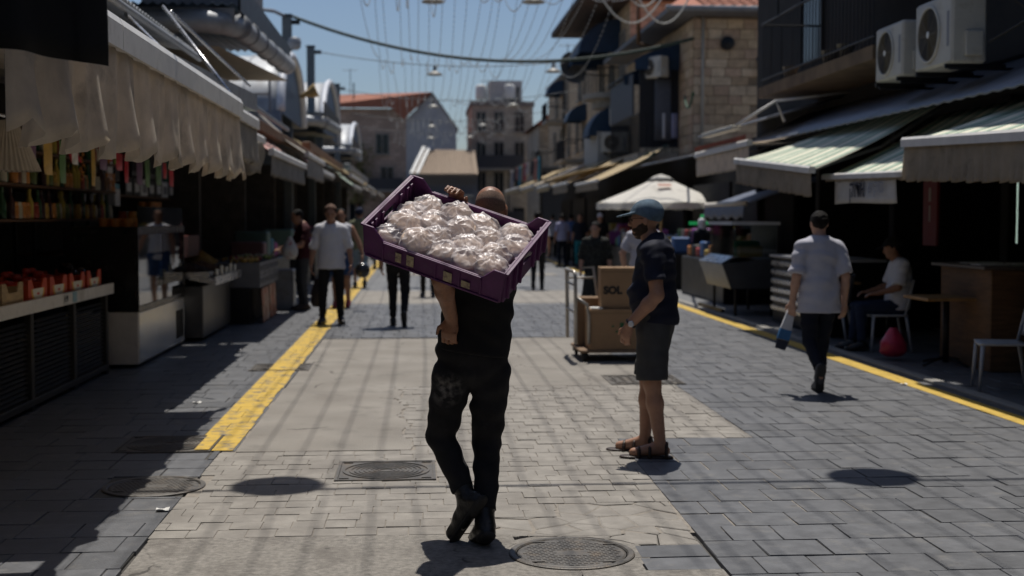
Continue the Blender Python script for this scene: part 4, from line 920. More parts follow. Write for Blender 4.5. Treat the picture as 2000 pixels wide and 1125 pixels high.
# ================================================================== LEFT SIDE OF THE STREET
W_PAINT = M('white_enamel', (.66, .64, .61), .4, var=.1, scale=5, dirt=((.3, .27, .23), 3, .55, .8)); STEEL = M('brushed_steel', (.55, .55, .56), .28, .9, var=.05, scale=4, stretch=(1, 1, 8))
DARKM = M('dark_metal', (.02, .02, .022), .45, .5); DARKW = M('dark_wall', (.075, .066, .058), .95, var=.3); WOODB = M('brown_wood', (.16, .085, .04), .6, var=.35, scale=4, stretch=(1, 1, 9)); GREYM = M('grey_painted_metal', (.22, .23, .25), .5, .2, var=.2, scale=3, dirt=((.12, .09, .07), 5, .55, .75))  # DARKW: dark warm grey for walls and ceilings, tone varying at random
RUST = M('rusty_metal', (.15, .085, .05), .8, .2, var=.4, scale=5); ZINC = M('galvanised_sheet', (.34, .355, .375), .58, .4, var=.2, scale=2.5, dirt=((.26, .25, .24), 3, .5, .8)); BLUEC = M('blue_grey_sheet', (.10, .15, .22), .5, .4, var=.2, scale=3)
CREAM = M('cream_panel', (.42, .37, .28), .8, var=.2); GLASS = glass_mat('case_glass'); BLACKG = M('black_gloss_metal', (.012, .012, .013), .25)
VAL = thin_cloth('off_white_awning', (.84, .77, .68), .58); VAL2 = thin_cloth('grey_awning_cloth', (.46, .43, .39), .4); BEIGE = thin_cloth('beige_awning', (.58, .47, .30), .3); BLACKC = M('black_shade_cloth', (.008, .008, .009), .9, var=.2)
RWS = stripes('red_white_awning', (.42, .10, .10), (.55, .48, .42), .12, .5, 'Y', c3=(.30, .05, .06)); GRS = stripes('green_white_awning', (.10, .26, .19), (.55, .55, .48), .14, .55, 'Y')
def wave(seed):
    r = random.Random(seed); a = [(r.uniform(.6, 1.2), r.uniform(5, 9), r.uniform(0, 6)) for _ in range(2)]+[(r.uniform(.3, .6), r.uniform(15, 26), r.uniform(0, 6)) for _ in range(3)]
    return lambda t: sum(A*math.sin(w_*t+p) for A, w_, p in a)/3
def awning(label, xe, y0, y1, ze, xw, zw, vh, cloth_m, val_m, scallop=.3, sc_amp=.03, pleat=.03, dz=0., group='awnings along the market street', bar=W_PAINT, arms=True, seed=1, barh=.07, cy1=None):
    """street awning: sloping cloth from wall (xw,zw) to front edge (xe,ze), front bar, pleated valance, folding arms; dz lowers the near end y0"""
    sgn = 1 if xe < xw else -1                     # +1: street lies at smaller x
    t = empty('awning', (xe, (y0+y1)/2, 0), label, 'awning', group); ox, oy = xe, (y0+y1)/2
    zt = lambda y: ze-dz*(y1-y)/(y1-y0)
    ny = max(6, int((y1-y0)*5)); wv = wave(seed)
    m = MB(); yc = cy1 or y1; m.grid(lambda u, v: (lerp(xw, xe, u)-ox, lerp(y0, yc, v)-oy, lerp(zw, zt(lerp(y0, y1, v)), u)-.05*math.sin(math.pi*u)-.012*math.sin(v*(y1-y0)*9)*math.sin(math.pi*u)), 8, ny, thick=(0, 0, -.004)); m.build('canopy', cloth_m, t, True)
    m = MB(); L = y1-y0
    a, b_ = (xe-.05*sgn-ox), (xe+.03*sgn-ox)
    vs = []
    for y in (y0, y1):
        z = zt(y); q = barh
        for (x_, z_) in ((a, z-q), (a, z+q*.5), (a+.02*sgn, z+q), (b_, z+q*.8), (b_, z-q*.9)): vs.append((x_, y-oy, z_))
    m.add(vs, [(0,1,2,3,4), (9,8,7,6,5)]+[(i, (i+1) % 5, (i+1) % 5+5, i+5) for i in range(5)]); m.build('front_bar', bar, t)
    if vh:
        nv = int(L*26)
        def f(u, v):
            y = lerp(y0+.02, y1-.02, u); z1 = zt(y)-barh*.85; sc = abs(math.sin(math.pi*(y+seed*.1)/scallop))
            H = vh-barh-sc_amp+sc_amp*sc**.6*1.0+.012*wv(y*3)
            d = pleat*(.35+.65*v)*wv(y*1.6)+pleat*.9*v*v*math.sin(2*math.pi*(y+seed*.1)/scallop+1.2)
            return (xe-.012*sgn+d-ox, y-oy, z1-v*H)
        m = MB(); m.grid(f, nv, 8, thick=(-.003*sgn, 0, 0)); m.build('valance', val_m, t, True)
    if arms:
        for y in (y0+.25, y1-.25):
            m = MB(); zz = zt(y); mid = ((xe+xw)/2+.2*sgn, y+.35*(1 if y < (y0+y1)/2 else -1), (zw+zz)/2-.14)
            m.tube([(xw-.02*sgn-ox, y-oy, zw-.1), (mid[0]-ox, mid[1]-oy, mid[2]), (xe+.03*sgn-ox, y-oy, zz-.02)], .022, 8); m.build('folding_arm', GREYM, t, True)
    return t
# the row of shops behind the stalls
lb = empty('market_building', (-5.3, 40, 0), 'dark row of market shops behind the left stalls', 'building')
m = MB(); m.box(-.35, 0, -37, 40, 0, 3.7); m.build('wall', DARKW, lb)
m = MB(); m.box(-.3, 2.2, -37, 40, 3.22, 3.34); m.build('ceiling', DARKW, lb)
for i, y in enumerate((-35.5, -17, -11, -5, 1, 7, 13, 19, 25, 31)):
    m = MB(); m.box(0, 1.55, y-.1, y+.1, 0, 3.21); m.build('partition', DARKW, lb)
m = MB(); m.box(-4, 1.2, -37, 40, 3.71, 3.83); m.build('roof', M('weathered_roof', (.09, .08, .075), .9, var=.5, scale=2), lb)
# foreground and near awnings
awning('long off-white awning with a scalloped valance over the produce stall', -1.58, 7.03, 11.76, 2.56, -4.6, 3.12, .66, VAL, VAL, .62, .11, .055, seed=2, barh=.085)
awning('off-white awning nearest the camera, below the black cloth', -1.58, 5.15, 7.02, 2.56, -4.6, 3.12, .68, VAL, VAL, .62, .11, .06, seed=3, barh=.085, cy1=6.82)
awning('grey-white awning with a ragged valance behind the long one', -1.95, 11.95, 16.1, 2.73, -4.6, 3.15, .52, VAL2, VAL2, .3, .05, .03, seed=5)
awning('red and white striped awning with a fringed grey valance', -1.95, 17.7, 22.9, 2.48, -2.95, 3.32, .34, RWS, VAL2, .12, .045, .015, seed=6, barh=.05)
awning('green striped awning tucked behind the grey flap', -2.05, 16.2, 17.6, 2.62, -3.0, 3.35, .1, GRS, VAL2, .2, .02, .01, seed=7, barh=.05)
# grey tarpaulin flap hung between two awnings
m = MB(); m.grid(lambda u, v: (-1.9-.30*u+.03*math.sin(v*5+u*4), 16.4+.02*math.sin(u*9), 2.52-.38*v+.02*math.sin(u*7)), 10, 8, thick=(0, .004, 0)); o = m.build('tarpaulin_flap', VAL2, None, True); tag(o, 'creased grey tarpaulin flap beside the red striped awning', 'tarpaulin')
random.seed(31)
far_l = [(-1.95, 23.4, 27.5, 2.72, .42, VAL2, VAL2, 'pale ragged awning beyond the red striped one'), (-2.1, 28, 33, 2.62, .12, RWS, VAL2, 'second red striped awning farther up the left side'), (-1.7, 33.5, 41, 2.68, .1, BEIGE, BEIGE, 'long beige awning farther up the left side'),
         (-2.0, 41.5, 47, 2.6, .16, GRS, VAL2, 'green striped awning far up the left side'), (-1.8, 47.6, 55, 2.75, .12, BEIGE, BEIGE, 'beige awning far up the left side'), (-2, 56, 63, 2.7, .2, VAL2, VAL2, 'farthest but one pale awning on the left side'), (-1.9, 64, 74, 2.8, .15, BEIGE, VAL, 'farthest beige awning on the left side')]
for i, (x, y0, y1, z, vh, cm, vm, lab) in enumerate(far_l): awning(lab, x, y0, y1, z, -3.15, z+.95, vh, cm, vm, .3, .03, .015, seed=20+i, barh=.045, arms=i < 3)
# rusty boards, trays and folded frames that hang along the eaves
for i, (x, y0, y1, z, w_, mat, lab) in enumerate(((-2.35, 17, 30, 3.0, .16, RUST, 'long rusty eave beam above the red striped awning'), (-2.2, 16.6, 23, 3.12, .06, GREYM, 'grey eave strip above the rusty beam'), (-2.45, 30.5, 44, 3.25, .2, WOODB, 'brown eave board farther up the left side'), (-2.3, 45, 62, 3.35, .2, GREYM, 'grey eave board far up the left side'))):
    m = MB(); m.cbox(x-w_, x, y0, y1, z-w_/2, z+w_/2, .012); tag(m.build('eave_beam', mat), lab, 'beam', 'eave beams on the left')
# long grey metal fascia tray above the second awning
m = MB(); m.add([(-1.95, 10.9, 2.76), (-1.95, 16.3, 2.90), (-1.95, 16.3, 3.10), (-1.95, 10.9, 2.92), (-2.5, 10.9, 2.80), (-2.5, 16.3, 2.94), (-2.5, 16.3, 3.14), (-2.5, 10.9, 2.96)], [(0,1,2,3),(7,6,5,4),(0,4,5,1),(1,5,6,2),(2,6,7,3),(3,7,4,0)]); tag(m.build('metal_fascia', GREYM), 'blue-grey sheet metal fascia above the off-white awnings', 'fascia')
# stay rods of the awnings
rods = ((PX(318, 12, -2.6), PX(468, 205, -1.66)), (PX(332, 22, -2.6), PX(488, 168, -2.0)), (PX(246, 28, -2.4), PX(372, 152, -1.62)), (PX(205, 40, -2.3), PX(240, 75, -1.7)))
for (a, b_), lab in zip(rods, ('steel stay rod reaching the far end of the long awning', 'steel stay rod to the grey fascia', 'steel stay rod to the middle of the long awning', 'short steel stay rod at the black cloth')):
    m = MB(); m.tube([a, b_], .016, 8); tag(m.build('stay_rod', STEEL, None, True), lab, 'rod', 'stay rods above the left awnings')
# corrugated sheet edge above the long awning
def corr(u, y0, y1, x0, x1, z0, z1, per=.08, amp=.012): pass
m = MB(); y0, y1 = 7.6, 14.6
m.grid(lambda u, v: (lerp(-4.8, -2.42, u), lerp(y0, y1, v), lerp(3.75, 3.42, u)+.016*math.sin(v*(y1-y0)*2*math.pi/.12)), 3, 360, thick=(0, 0, -.004)); tag(m.build('corrugated_roof', ZINC, None, True), 'corrugated metal lean-to roof above the long awning', 'roof')
m = MB(); m.tube([(-2.4, 7.6, 3.34), (-2.4, 11, 3.33), (-2.38, 14.7, 3.35)], .035, 10); tag(m.build('gutter_pipe', ZINC, None, True), 'thin gutter pipe under the corrugated roof edge', 'pipe')
# rooftop air conditioner and boxes above
def ac_unit(name, loc, rz, label, scale=1., group='air conditioner units'):
    t = empty(name, loc, label, 'air conditioner', group, rz)        # front (fan) faces local -Y, width along X
    w_, d, h_ = .45*scale, .17*scale, .33*scale
    m = MB(); m.cbox(-w_, w_, -d, d, 0, 2*h_, .025); b_ = m.build('casing', M('ac_cream', (.5, .48, .43), .5, var=.1, scale=4, dirt=((.3, .26, .2), 4, .55, .8)), t)
    cx = -w_*.22; m = MB(); n = 30; mt = Matrix.Translation((cx, -d-.006, h_)) @ Matrix.Rotation(R(90), 4, 'X')
    m.lathe([(h_*.84, -.004), (h_*.84, .012), (h_*.78, .014), (h_*.76, -.004)], n=36, mat=mt, closed=False); m.build('fan_ring', b_.data.materials[0], t, True)
    m = MB(); m.lathe([(h_*.76, -.003), (.001, -.003)], n=32, mat=mt); m.build('fan_opening', M('fan_dark', (.15, .125, .1), .8), t)
    m = MB()
    for rr_ in np.linspace(.12, .74, 9): m.tube([mt @ Vector((h_*rr_*math.cos(a), h_*rr_*math.sin(a), .006)) for a in np.linspace(0, 2*math.pi, 25)], .0035*scale, 4, cap=False)
    for k in range(8): a = k*math.pi/4; m.tube([mt @ Vector((h_*.1*math.cos(a), h_*.1*math.sin(a), .008)), mt @ Vector((h_*.76*math.cos(a), h_*.76*math.sin(a), .008))], .003*scale, 4)
    g = m.build('fan_grille', M('grille_wire', (.2, .18, .15), .6), t); g['kind'] = 'stuff'
    m = MB(); m.lathe([(h_*.1, 0), (h_*.1, .012), (.002, .014)], n=16, mat=mt); m.build('fan_hub', M('hub_white', (.75, .73, .68), .4), t)
    m = MB(); m.box(w_*.74, w_*.86, -d-.003, -d, h_*.5, h_*1.5); m.build('badge', M('badge_grey', (.2, .2, .22), .5), t)
    m = MB(); m.cbox(w_, w_+.05, -d*.3, d*.7, h_*.2, h_*.9, .01); m.build('valve_cover', b_.data.materials[0], t)
    for sx in (-w_*.8, w_*.8): m = MB(); m.cbox(sx-.02, sx+.02, -d-.03, d+.25, -.05, -.001, .005); m.build('bracket', DARKM, t)
    return t
ac_unit('air_conditioner', (-3.4, 10.6, 3.62), R(90), 'cream air conditioner on the left roof at the top edge of the picture')
# metal hoods with big ribbed gutters over the side alleys
def hood(y0, label):
    t = empty('metal_hood', (-2.62, y0, 4.05), label, 'canopy', 'metal hoods over the side alleys'); L = 7.4; Wd = 3.0
    m = MB(); m.grid(lambda u, v: (-Wd*(1-u), v*L, .62+.26*v+.022*math.sin(u*Wd*2*math.pi/.14)), 150, 2, thick=(0, 0, -.006)); m.build('corrugated_top', BLUEC, t, True)
    m = MB(); m.box(-Wd, .0, .05, .12, .34, .57); m.build('front_fascia', GREYM, t)
    m = MB(); m.add([(-Wd, .1, .02), (-.25, .1, .02), (.05, L, .28), (-Wd, L, .28)], [(0, 1, 2, 3)]); m.add([(-Wd, .1, .03), (-.25, .1, .03), (.05, L, .29), (-Wd, L, .29)], [(3, 2, 1, 0)]); m.build('soffit', CREAM, t)
    for x in (-1.9, -1.1): m = MB(); m.box(x, x+.05, .09, L*.9, -.01, .018); m.build('soffit_batten', DARKM, t)
    m = MB(); pts = [(-Wd, -.02, .36), (-1.2, -.02, .36), (-.4, .0, .36), (-.16, .12, .36), (-.05, .4, .36), (.0, .9, .37), (.02, 2.5, .42), (.03, 5, .5), (.04, L, .58)]; m.tube(pts, .165, 18); m.build('gutter_duct', ZINC, t, True)
    for y, z in ((.5, .36), (1.5, .4), (2.7, .43), (4.0, .47), (5.4, .52), (6.8, .56)):
        m = MB(); m.tube([(.015, y-.05, z), (.015, y+.05, z)], .185, 18); m.build('duct_ring', GREYM, t, True)
    m = MB(); m.box(.06, .1, .0, L, .52, .95); m.build('side_edge', DARKM, t)
    return t
hd1 = hood(19.2, 'blue-grey metal hood with a ribbed gutter duct, nearest on the left')
dup(hd1, (-2.9, 40.5, 4.2), None, 'second blue-grey metal hood, beyond the first steel vault'); dup(hd1, (-3.0, 60, 4.3), None, 'third and farthest blue-grey metal hood on the left')
m = MB(); m.cbox(-4.4, -2.75, 21.5, 24, 4.98, 6.6, .03); tag(m.build('roof_cabin', M('grey_cladding', (.2, .2, .21), .8, var=.3, scale=2, stretch=(1, 6, 1))), 'grey clad cabin on the roof above the first hood', 'cabin')
m = MB(); m.cbox(-4.6, -2.95, 17.8, 20.2, 4.98, 6.5, .03); tag(m.build('roof_cabin', M('black_cladding', (.012, .012, .013), .8)), 'black box standing on the first hood at the top edge', 'cabin')
# steel barrel vaults over the side alleys
def vault(y0, y1, zs, za, label):
    t = empty('barrel_vault', (-3.3, (y0+y1)/2, zs), label, 'vault roof', 'steel vaults over the side alleys'); Hh = za-zs; wd = (y1-y0)/2
    f = lambda v, r_: (math.cos(math.pi*v)*-wd*r_, Hh*math.sin(math.pi*v)*r_)
    m = MB(); m.grid(lambda u, v: (-5.5*(1-u), f(v, 1)[0], f(v, 1)[1]), 12, 36, thick=(0, 0, -.03)); m.build('sheet', ZINC, t, True)
    m = MB(); m.tube([(.0, f(v, 1.01)[0], f(v, 1.01)[1]) for v in np.linspace(0, 1, 33)], .11, 8); m.build('rim', M('white_rim', (.6, .62, .66), .5), t, True)
    for x in (-.9, -1.9, -2.9, -3.9): m = MB(); m.tube([(x, f(v, 1.004)[0], f(v, 1.004)[1]) for v in np.linspace(0, 1, 29)], .035, 6); m.build('seam', ZINC, t, True)
    m = MB(); m.add([(-.05, f(v, .98)[0], f(v, .98)[1]) for v in np.linspace(0, 1, 25)], [tuple(range(25))]); m.build('end_panel', BLUEC, t)
    m = MB(); m.box(-5.4, .0, -wd-.1, -wd+.12, -1.3, -.002); m.build('wall_plate', M('blue_plate', (.16, .2, .26), .6), t)
vault(32.3, 38.6, 4.2, 5.85, 'nearest steel barrel vault on the left roofs'); vault(46.5, 56, 4.7, 6.75, 'middle steel barrel vault on the left roofs'); vault(66, 77, 4.9, 6.6, 'farthest steel barrel vault on the left roofs')
# railing in front of the nearest vault
m = MB(); 
for z in (4.3, 4.75): m.tube([(-6, 29, z), (-3.2, 29, z)], .03, 6)
for x in (-3.2, -4.1, -5): m.tube([(x, 29, 3.9), (x, 29, 4.76)], .03, 6)
tag(m.build('roof_railing', GREYM), 'grey pipe railing on the roof before the nearest vault', 'railing')
# poles that carry the street wires
def pole(y, zt, label, arm=False):
    t = empty('street_pole', (-3.6, y, 0), label, 'pole', 'poles on the left of the street'); m = MB(); m.cbox(-.13, .13, -.13, .13, 0, zt, .02); m.build('post', M('pole_grey', (.12, .14, .15), .6, var=.15), t)
    m = MB(); m.box(-.15, .15, -.15, .15, zt+.001, zt+.05); m.build('cap', DARKM, t); m = MB(); m.box(.13, .36, -.04, .04, zt-.22, zt-.1); m.build('wire_bracket', DARKM, t)
    if arm:
        m = MB(); m.tube([(0, -.0, zt-.02), (-.3, -.6, zt+.05), (-.9, -1.6, zt-.02), (-1.15, -2.1, zt-.35), (-1.2, -2.3, zt-.5)], [.05, .05, .05, .07, .08], 8); m.build('lamp_arm', GREYM, t, True)
        m = MB(); m.lathe([(.05, .16), (.17, .12), (.19, 0), (.17, -.14), (.1, -.2)], c=(.22, -.2, zt-.75), n=16); m.build('dome_camera', M('camera_grey', (.25, .26, .28), .4), t, True)
        m = MB(); mt = Matrix.Translation((.36, -.25, zt-2.25)) @ Matrix.Rotation(R(68), 4, 'Y'); m.lathe([(.05, 0), (.07, .15), (.2, .48), (.21, .5)], n=16, mat=mt); m.build('loudspeaker', M('horn_tan', (.38, .27, .12), .6), t, True)
pole(37.1, 7.2, 'nearest grey street pole with a camera dome and horn loudspeaker', True); pole(45.3, 7.4, 'middle grey street pole carrying a lamp wire'); pole(60, 7.6, 'farthest grey street pole carrying a lamp wire')
# black cloth hanging into the picture at the top left
bk = empty('black_shade_cloth', (-1.6, 5.0, 2.3), 'black shade cloth hanging in the top left corner', 'shade cloth')
def cpt(u, v):
    a = PY(lerp(-60, 209, u), lerp(82, 130, u), lerp(4.55, 4.9, u)); return (a.x+1.6+.01*math.sin(u*20+v*3), a.y-5.0+.04*math.sin(u*12), a.z-2.3+v*.62)
m = MB(); m.grid(cpt, 26, 8, thick=(0, .008, 0)); m.build('front_flap', BLACKC, bk, True)
m = MB(); m.add([(.42, -.3, .5), (.42, 1.25, .55), (-1.6, 1.25, .95), (-1.6, -.3, .9)], [(0, 1, 2, 3)]); m.add([(.42, -.3, .51), (.42, 1.25, .56), (-1.6, 1.25, .96), (-1.6, -.3, .91)], [(3, 2, 1, 0)]); m.build('roof_sheet', BLACKC, bk)

# ------------------------------------------------------------------ produce stand
ps = empty('produce_stand', (-3.15, 10.4, 0), 'long produce stand with a white front edge and louvred panels', 'market stand')
m = MB(); m.box(-1.5, 0, -3.6, 3.3, .84, .88); m.build('table_top', WOODB, ps)
m = MB(); m.cbox(.001, .03, -3.6, 3.3, .82, .93, .004); m.build('front_edge', W_PAINT, ps)
for y in (-3.5, -2.1, -.75, .6, 1.95, 3.2): m = MB(); m.cbox(-.08, -.02, y-.045, y+.045, 0, .838, .006); m.build('post', M('stand_grey', (.035, .033, .031), .7), ps)
for i, y in enumerate((-3.5, -2.1, -.75, .6, 1.95)):
    y1 = (-2.1, -.75, .6, 1.95, 3.2)[i]; m = MB()
    for k in range(16): z = .14+k*.04; m.add([(-.07, y+.05, z), (-.07, y1-.05, z), (-.045, y1-.05, z-.022), (-.045, y+.05, z-.022)], [(0, 1, 2, 3)])
    o = m.build('louvre_panel', M('louvre_dark', (.02, .019, .018), .8), ps, fix=False); o['kind'] = 'stuff'
m = MB(); m.cbox(-.1, -.015, -3.5, 3.2, .04, .1, .006); m.build('bottom_rail', M('stand_grey', (.035, .033, .031), .7), ps)
for y, s_, lab in ((1.45, '4.99', 'price'), (1.75, '', 'blue')):
    m = MB(); m.box(.031, .034, y-.07, y+.07, .83, .925); o = m.build('price_tag', M('tag_white' if s_ else 'tag_blue', (.55, .55, .53) if s_ else (.25, .42, .5), .6), ps)
    if s_: text_mesh('lettering', s_, .075, M('print_black', (.01, .01, .01), .6), ps, (.036, y, .877), (R(90), 0, R(90)))
# fruit cartons
CART = M('orange_red_carton', (.5, .055, .015), .6, var=.12, scale=12); CYEL = M('yellow_print', (.72, .42, .06), .6); CWHT = M('white_print', (.7, .66, .58), .6)
def carton(y, label, mat=CART, prints=True):
    t = empty('fruit_carton', (-3.17, y, .886), label, 'carton', 'fruit cartons on the produce stand'); w_, L, h_ = .42, .27, .2
    m = MB(); m.box(-w_, -.012, -L, L, 0, .012); m.build('base', mat, t)
    for x in (-w_, -.012):
        poly = [(-L, 0), (L, 0), (L, h_), (L-.1, h_), (L-.16, h_*.62), (-L+.16, h_*.62), (-L+.1, h_), (-L, h_)]
        m = MB(); vs = [(x, a, b_) for a, b_ in poly]+[(x+.011, a, b_) for a, b_ in poly]; n = 8; m.add(vs, [tuple(range(7, -1, -1)), tuple(range(8, 16))]+[(i, (i+1) % n, n+(i+1) % n, n+i) for i in range(n)]); m.build('end_wall', mat, t)
    for y_ in (-L, L-.011): m = MB(); m.box(-w_+.0115, -.0125, y_, y_+.011, .012, h_*.8); m.build('side_wall', mat, t)
    if prints:
        for rr_, z_, mt_, dx in ((.19, .145, CYEL, .0), (.15, .135, CWHT, .0012)):
            m = MB(); pts = [(rr_*math.cos(a), max(-.11, rr_*.72*math.sin(a))) for a in np.linspace(math.pi, 2*math.pi, 17)]; pts = [(p, q) for p, q in pts]; m.add([(0+dx, p, .123+q) for p, q in pts], [tuple(range(len(pts)))]); m.add([(-.0005+dx, p, .123+q) for p, q in pts], [tuple(range(len(pts)-1, -1, -1))]); m.build('print', mt_, t)
        m = MB(); m.box(.0016, .002, -.035, .035, .07, .09); m.build('print', M('red_print', (.5, .06, .03), .6), t)
    return t
for y, lab in ((11.08, 'orange-red fruit carton left of the price tags'), (11.72, 'orange-red fruit carton above the white price tag'), (12.36, 'orange-red fruit carton just right of the price tags'), (13.0, 'orange-red fruit carton at the far end, below the eggplants')): carton(y+.1, lab)
t = carton(10.5, 'pale wooden fruit crate at the near end of the carton row', M('pale_wood', (.42, .30, .16), .7, var=.3, scale=6, stretch=(1, 1, 6)), False)
bm = bmesh.new(); bmesh.ops.create_uvsphere(bm, u_segments=14, v_segments=9, radius=.042)
for v in bm.verts: v.co.z *= .85
tm = bpy.data.meshes.new('tomato'); bm.to_mesh(tm); bm.free(); tm.materials.append(M('tomato_red', (.32, .018, .012), .25, rnd=.25)); tm.polygons.foreach_set('use_smooth', [True]*len(tm.polygons))
rr = random.Random(2)
for cy, n in ((10.5, 8), (11.18, 13), (11.82, 13), (12.46, 12)):
    for i in range(n):
        o = bpy.data.objects.new('tomato', tm); COL.objects.link(o); o.location = (-3.24-.085*(i % 5)+rr.uniform(-.01, .01), cy-.19+.095*(i//5 % 5)+rr.uniform(-.012, .012)+.05*(i % 2), .95+.028*(i % 5)+rr.uniform(0, .012)+.03); tag(o, 'dark red tomato heaped in the cartons on the produce stand', 'tomato', 'tomatoes on the produce stand')
for i in range(46):
    o = bpy.data.objects.new('tomato', tm); COL.objects.link(o); j = i % 6; o.location = (-3.62-.088*j+rr.uniform(-.01, .01), 10.2+.17*(i//6)+rr.uniform(-.03, .03), 1.08+.05*j+rr.uniform(0, .02)); tag(o, 'dark red tomato on the sloping heap behind the cartons', 'tomato', 'tomatoes heaped behind the cartons')
m = MB(); m.add([(-3.58, 9.9, .9), (-3.58, 11.7, .9), (-4.15, 11.7, 1.3), (-4.15, 9.9, 1.3), (-4.15, 9.9, .885), (-4.15, 11.7, .885), (-3.58, 9.9, .885), (-3.58, 11.7, .885)], [(0,1,2,3),(3,2,5,4),(0,3,4,6),(1,7,5,2),(0,6,7,1)]); tag(m.build('display_wedge', WOODB), 'sloping wooden board under the tomato heap', 'board')
bm = bmesh.new(); bmesh.ops.create_uvsphere(bm, u_segments=14, v_segments=10, radius=.05)
for v in bm.verts: v.co.x *= 2.1; k_ = 1-.25*(v.co.x/.1); v.co.y *= k_; v.co.z *= k_
eg = bpy.data.meshes.new('eggplant'); bm.to_mesh(eg); bm.free(); eg.materials.append(M('aubergine', (.012, .006, .014), .12)); eg.polygons.foreach_set('use_smooth', [True]*len(eg.polygons))
for i, lab in enumerate(('glossy eggplant at the end of the far carton', 'glossy eggplant behind the first one', 'glossy eggplant highest on the heap', 'glossy eggplant lying left of the heap', 'glossy eggplant at the back of the heap', 'glossy eggplant lowest in the far carton')):
    o = bpy.data.objects.new('eggplant', eg); COL.objects.link(o); o.location = (-3.27-.09*(i % 3), 13.0+.11*(i//3)+.04*i % .2, 1.0+.05*(i % 3)); o.rotation_euler = (0, .2, .5+i); tag(o, lab, 'eggplant', 'eggplants on the produce stand')
sc_ = empty('weighing_scale', (-4.1, 9.95, 1.02), 'grey plastic-wrapped weighing scale behind the tomatoes', 'scale')
m = MB(); m.cbox(-.1, .1, -.2, .2, .12, .5, .03); m.build('body', M('scale_grey', (.3, .27, .22), .3, var=.2), sc_); m = MB(); m.box(.101, .104, -.12, .1, .2, .4); m.build('screen', BLACKG, sc_); m = MB(); m.cbox(-.2, .2, -.22, .22, .0, .1, .02); m.build('pan', STEEL, sc_)
m = MB(); m.box(-4.5, -3.75, 9.0, 10.6, .885, 1.018); tag(m.build('scale_plinth', DARKW), 'dark plinth under the weighing scale', 'plinth')

# ------------------------------------------------------------------ glass display counter
dc = empty('display_counter', (-2.95, 15.4, 0), 'refrigerated display counter with glass top and white metal base', 'display counter')
m = MB(); m.cbox(-.75, 0, -1.36, 1.36, .04, .60, .008); m.build('base', W_PAINT, dc)
m = MB(); m.box(.001, .006, -1.33, 1.33, .06, .585); m.build('front_panel', M('polished_panel', (.78, .77, .74), .22, .55, var=.04, scale=1.2), dc)
m = MB()
for i in range(13): m.box(.007, .014, .78+i*.036, .80+i*.036, .12, .46)
o = m.build('vent_grille', DARKM, dc); o['kind'] = 'stuff'
m = MB(); m.box(-.77, .012, -1.37, 1.37, .605, .66); m.build('frame_bottom', BLACKG, dc)
m = MB(); m.box(-.77, .012, -1.37, 1.37, 1.42, 1.50); m.build('frame_top', BLACKG, dc)
for x in (-.74, 0): 
    for y in (-1.36, 1.34): m = MB(); m.box(x-.02, x+.01, y, y+.025, .661, 1.419); m.build('frame_post', BLACKG, dc)
m = MB(); m.box(-.76, -.02, -1.372, -1.366, .662, 1.418); m.build('side_panel', BLACKG, dc)
for a, b_ in ((-1.33, -.02), (.02, 1.33)): m = MB(); m.box(-.004, .002, a, b_, .665, 1.415); m.build('glass_pane', GLASS, dc)
m = MB(); m.box(-.72, -.05, -1.3, 1.3, 1.0, 1.012); m.build('glass_shelf', GLASS, dc)
m = MB(); m.box(-.005, .0, -1.3, 1.3, 1.505, 1.72); m.build('sneeze_guard', GLASS, dc)
TUB = M('orange_tub', (.62, .24, .05), .3, var=.3, scale=30, rnd=.3); TUBL = M('clear_lid', (.45, .38, .28), .25)
def tub_mesh():
    m = MB(); m.lathe([(.048, 0), (.055, .075), (.058, .077), (.058, .085), (.05, .088)], n=16); me = m.mesh('deli_tub'); me.materials.append(TUB); return me
tubm = tub_mesh()
def tubs(c, ni, nj, nk, label, grp):
    for i in range(ni):
        for j in range(nj):
            for k in range(nk): o = bpy.data.objects.new('deli_tub', tubm); COL.objects.link(o); o.location = (c[0]-i*.125, c[1]+j*.125, c[2]+k*.09); tag(o, label, 'tub', grp)
tubs((-3.1, 14.3, 1.503), 3, 4, 1, 'orange deli tub standing on top of the display counter', 'deli tubs on the display counter')
tubs((-3.25, 14.5, .663), 3, 8, 1, 'orange deli tub on the floor of the glass display counter', 'deli tubs inside the display counter')
for y, lab in ((14.75, 'white tray of salad on the glass shelf, near end'), (15.5, 'white tray of salad on the glass shelf, middle'), (16.2, 'white tray of salad on the glass shelf, far end')):
    m = MB(); m.lathe([(.12, 0), (.17, .06), (.18, .06), (.17, .05), (.12, .035)], c=(-3.3, y, 1.013), n=20); tag(m.build('salad_tray', W_PAINT, None, True), lab, 'tray', 'salad trays in the display counter')
# folded white cloth on the counter
m = MB(); m.grid(lambda u, v: (-3.3+u*.32, 15.35+v*.9, 1.51+.10*math.sin(math.pi*u)*(.5+.5*math.sin(math.pi*v))+.02*math.sin(v*17+u*6)+.012*math.sin(v*31)), 10, 26, thick=(0, 0, -.006)); tag(m.build('white_cloth', C_WHITE, None, True), 'crumpled white cloth lying on the display counter', 'cloth')
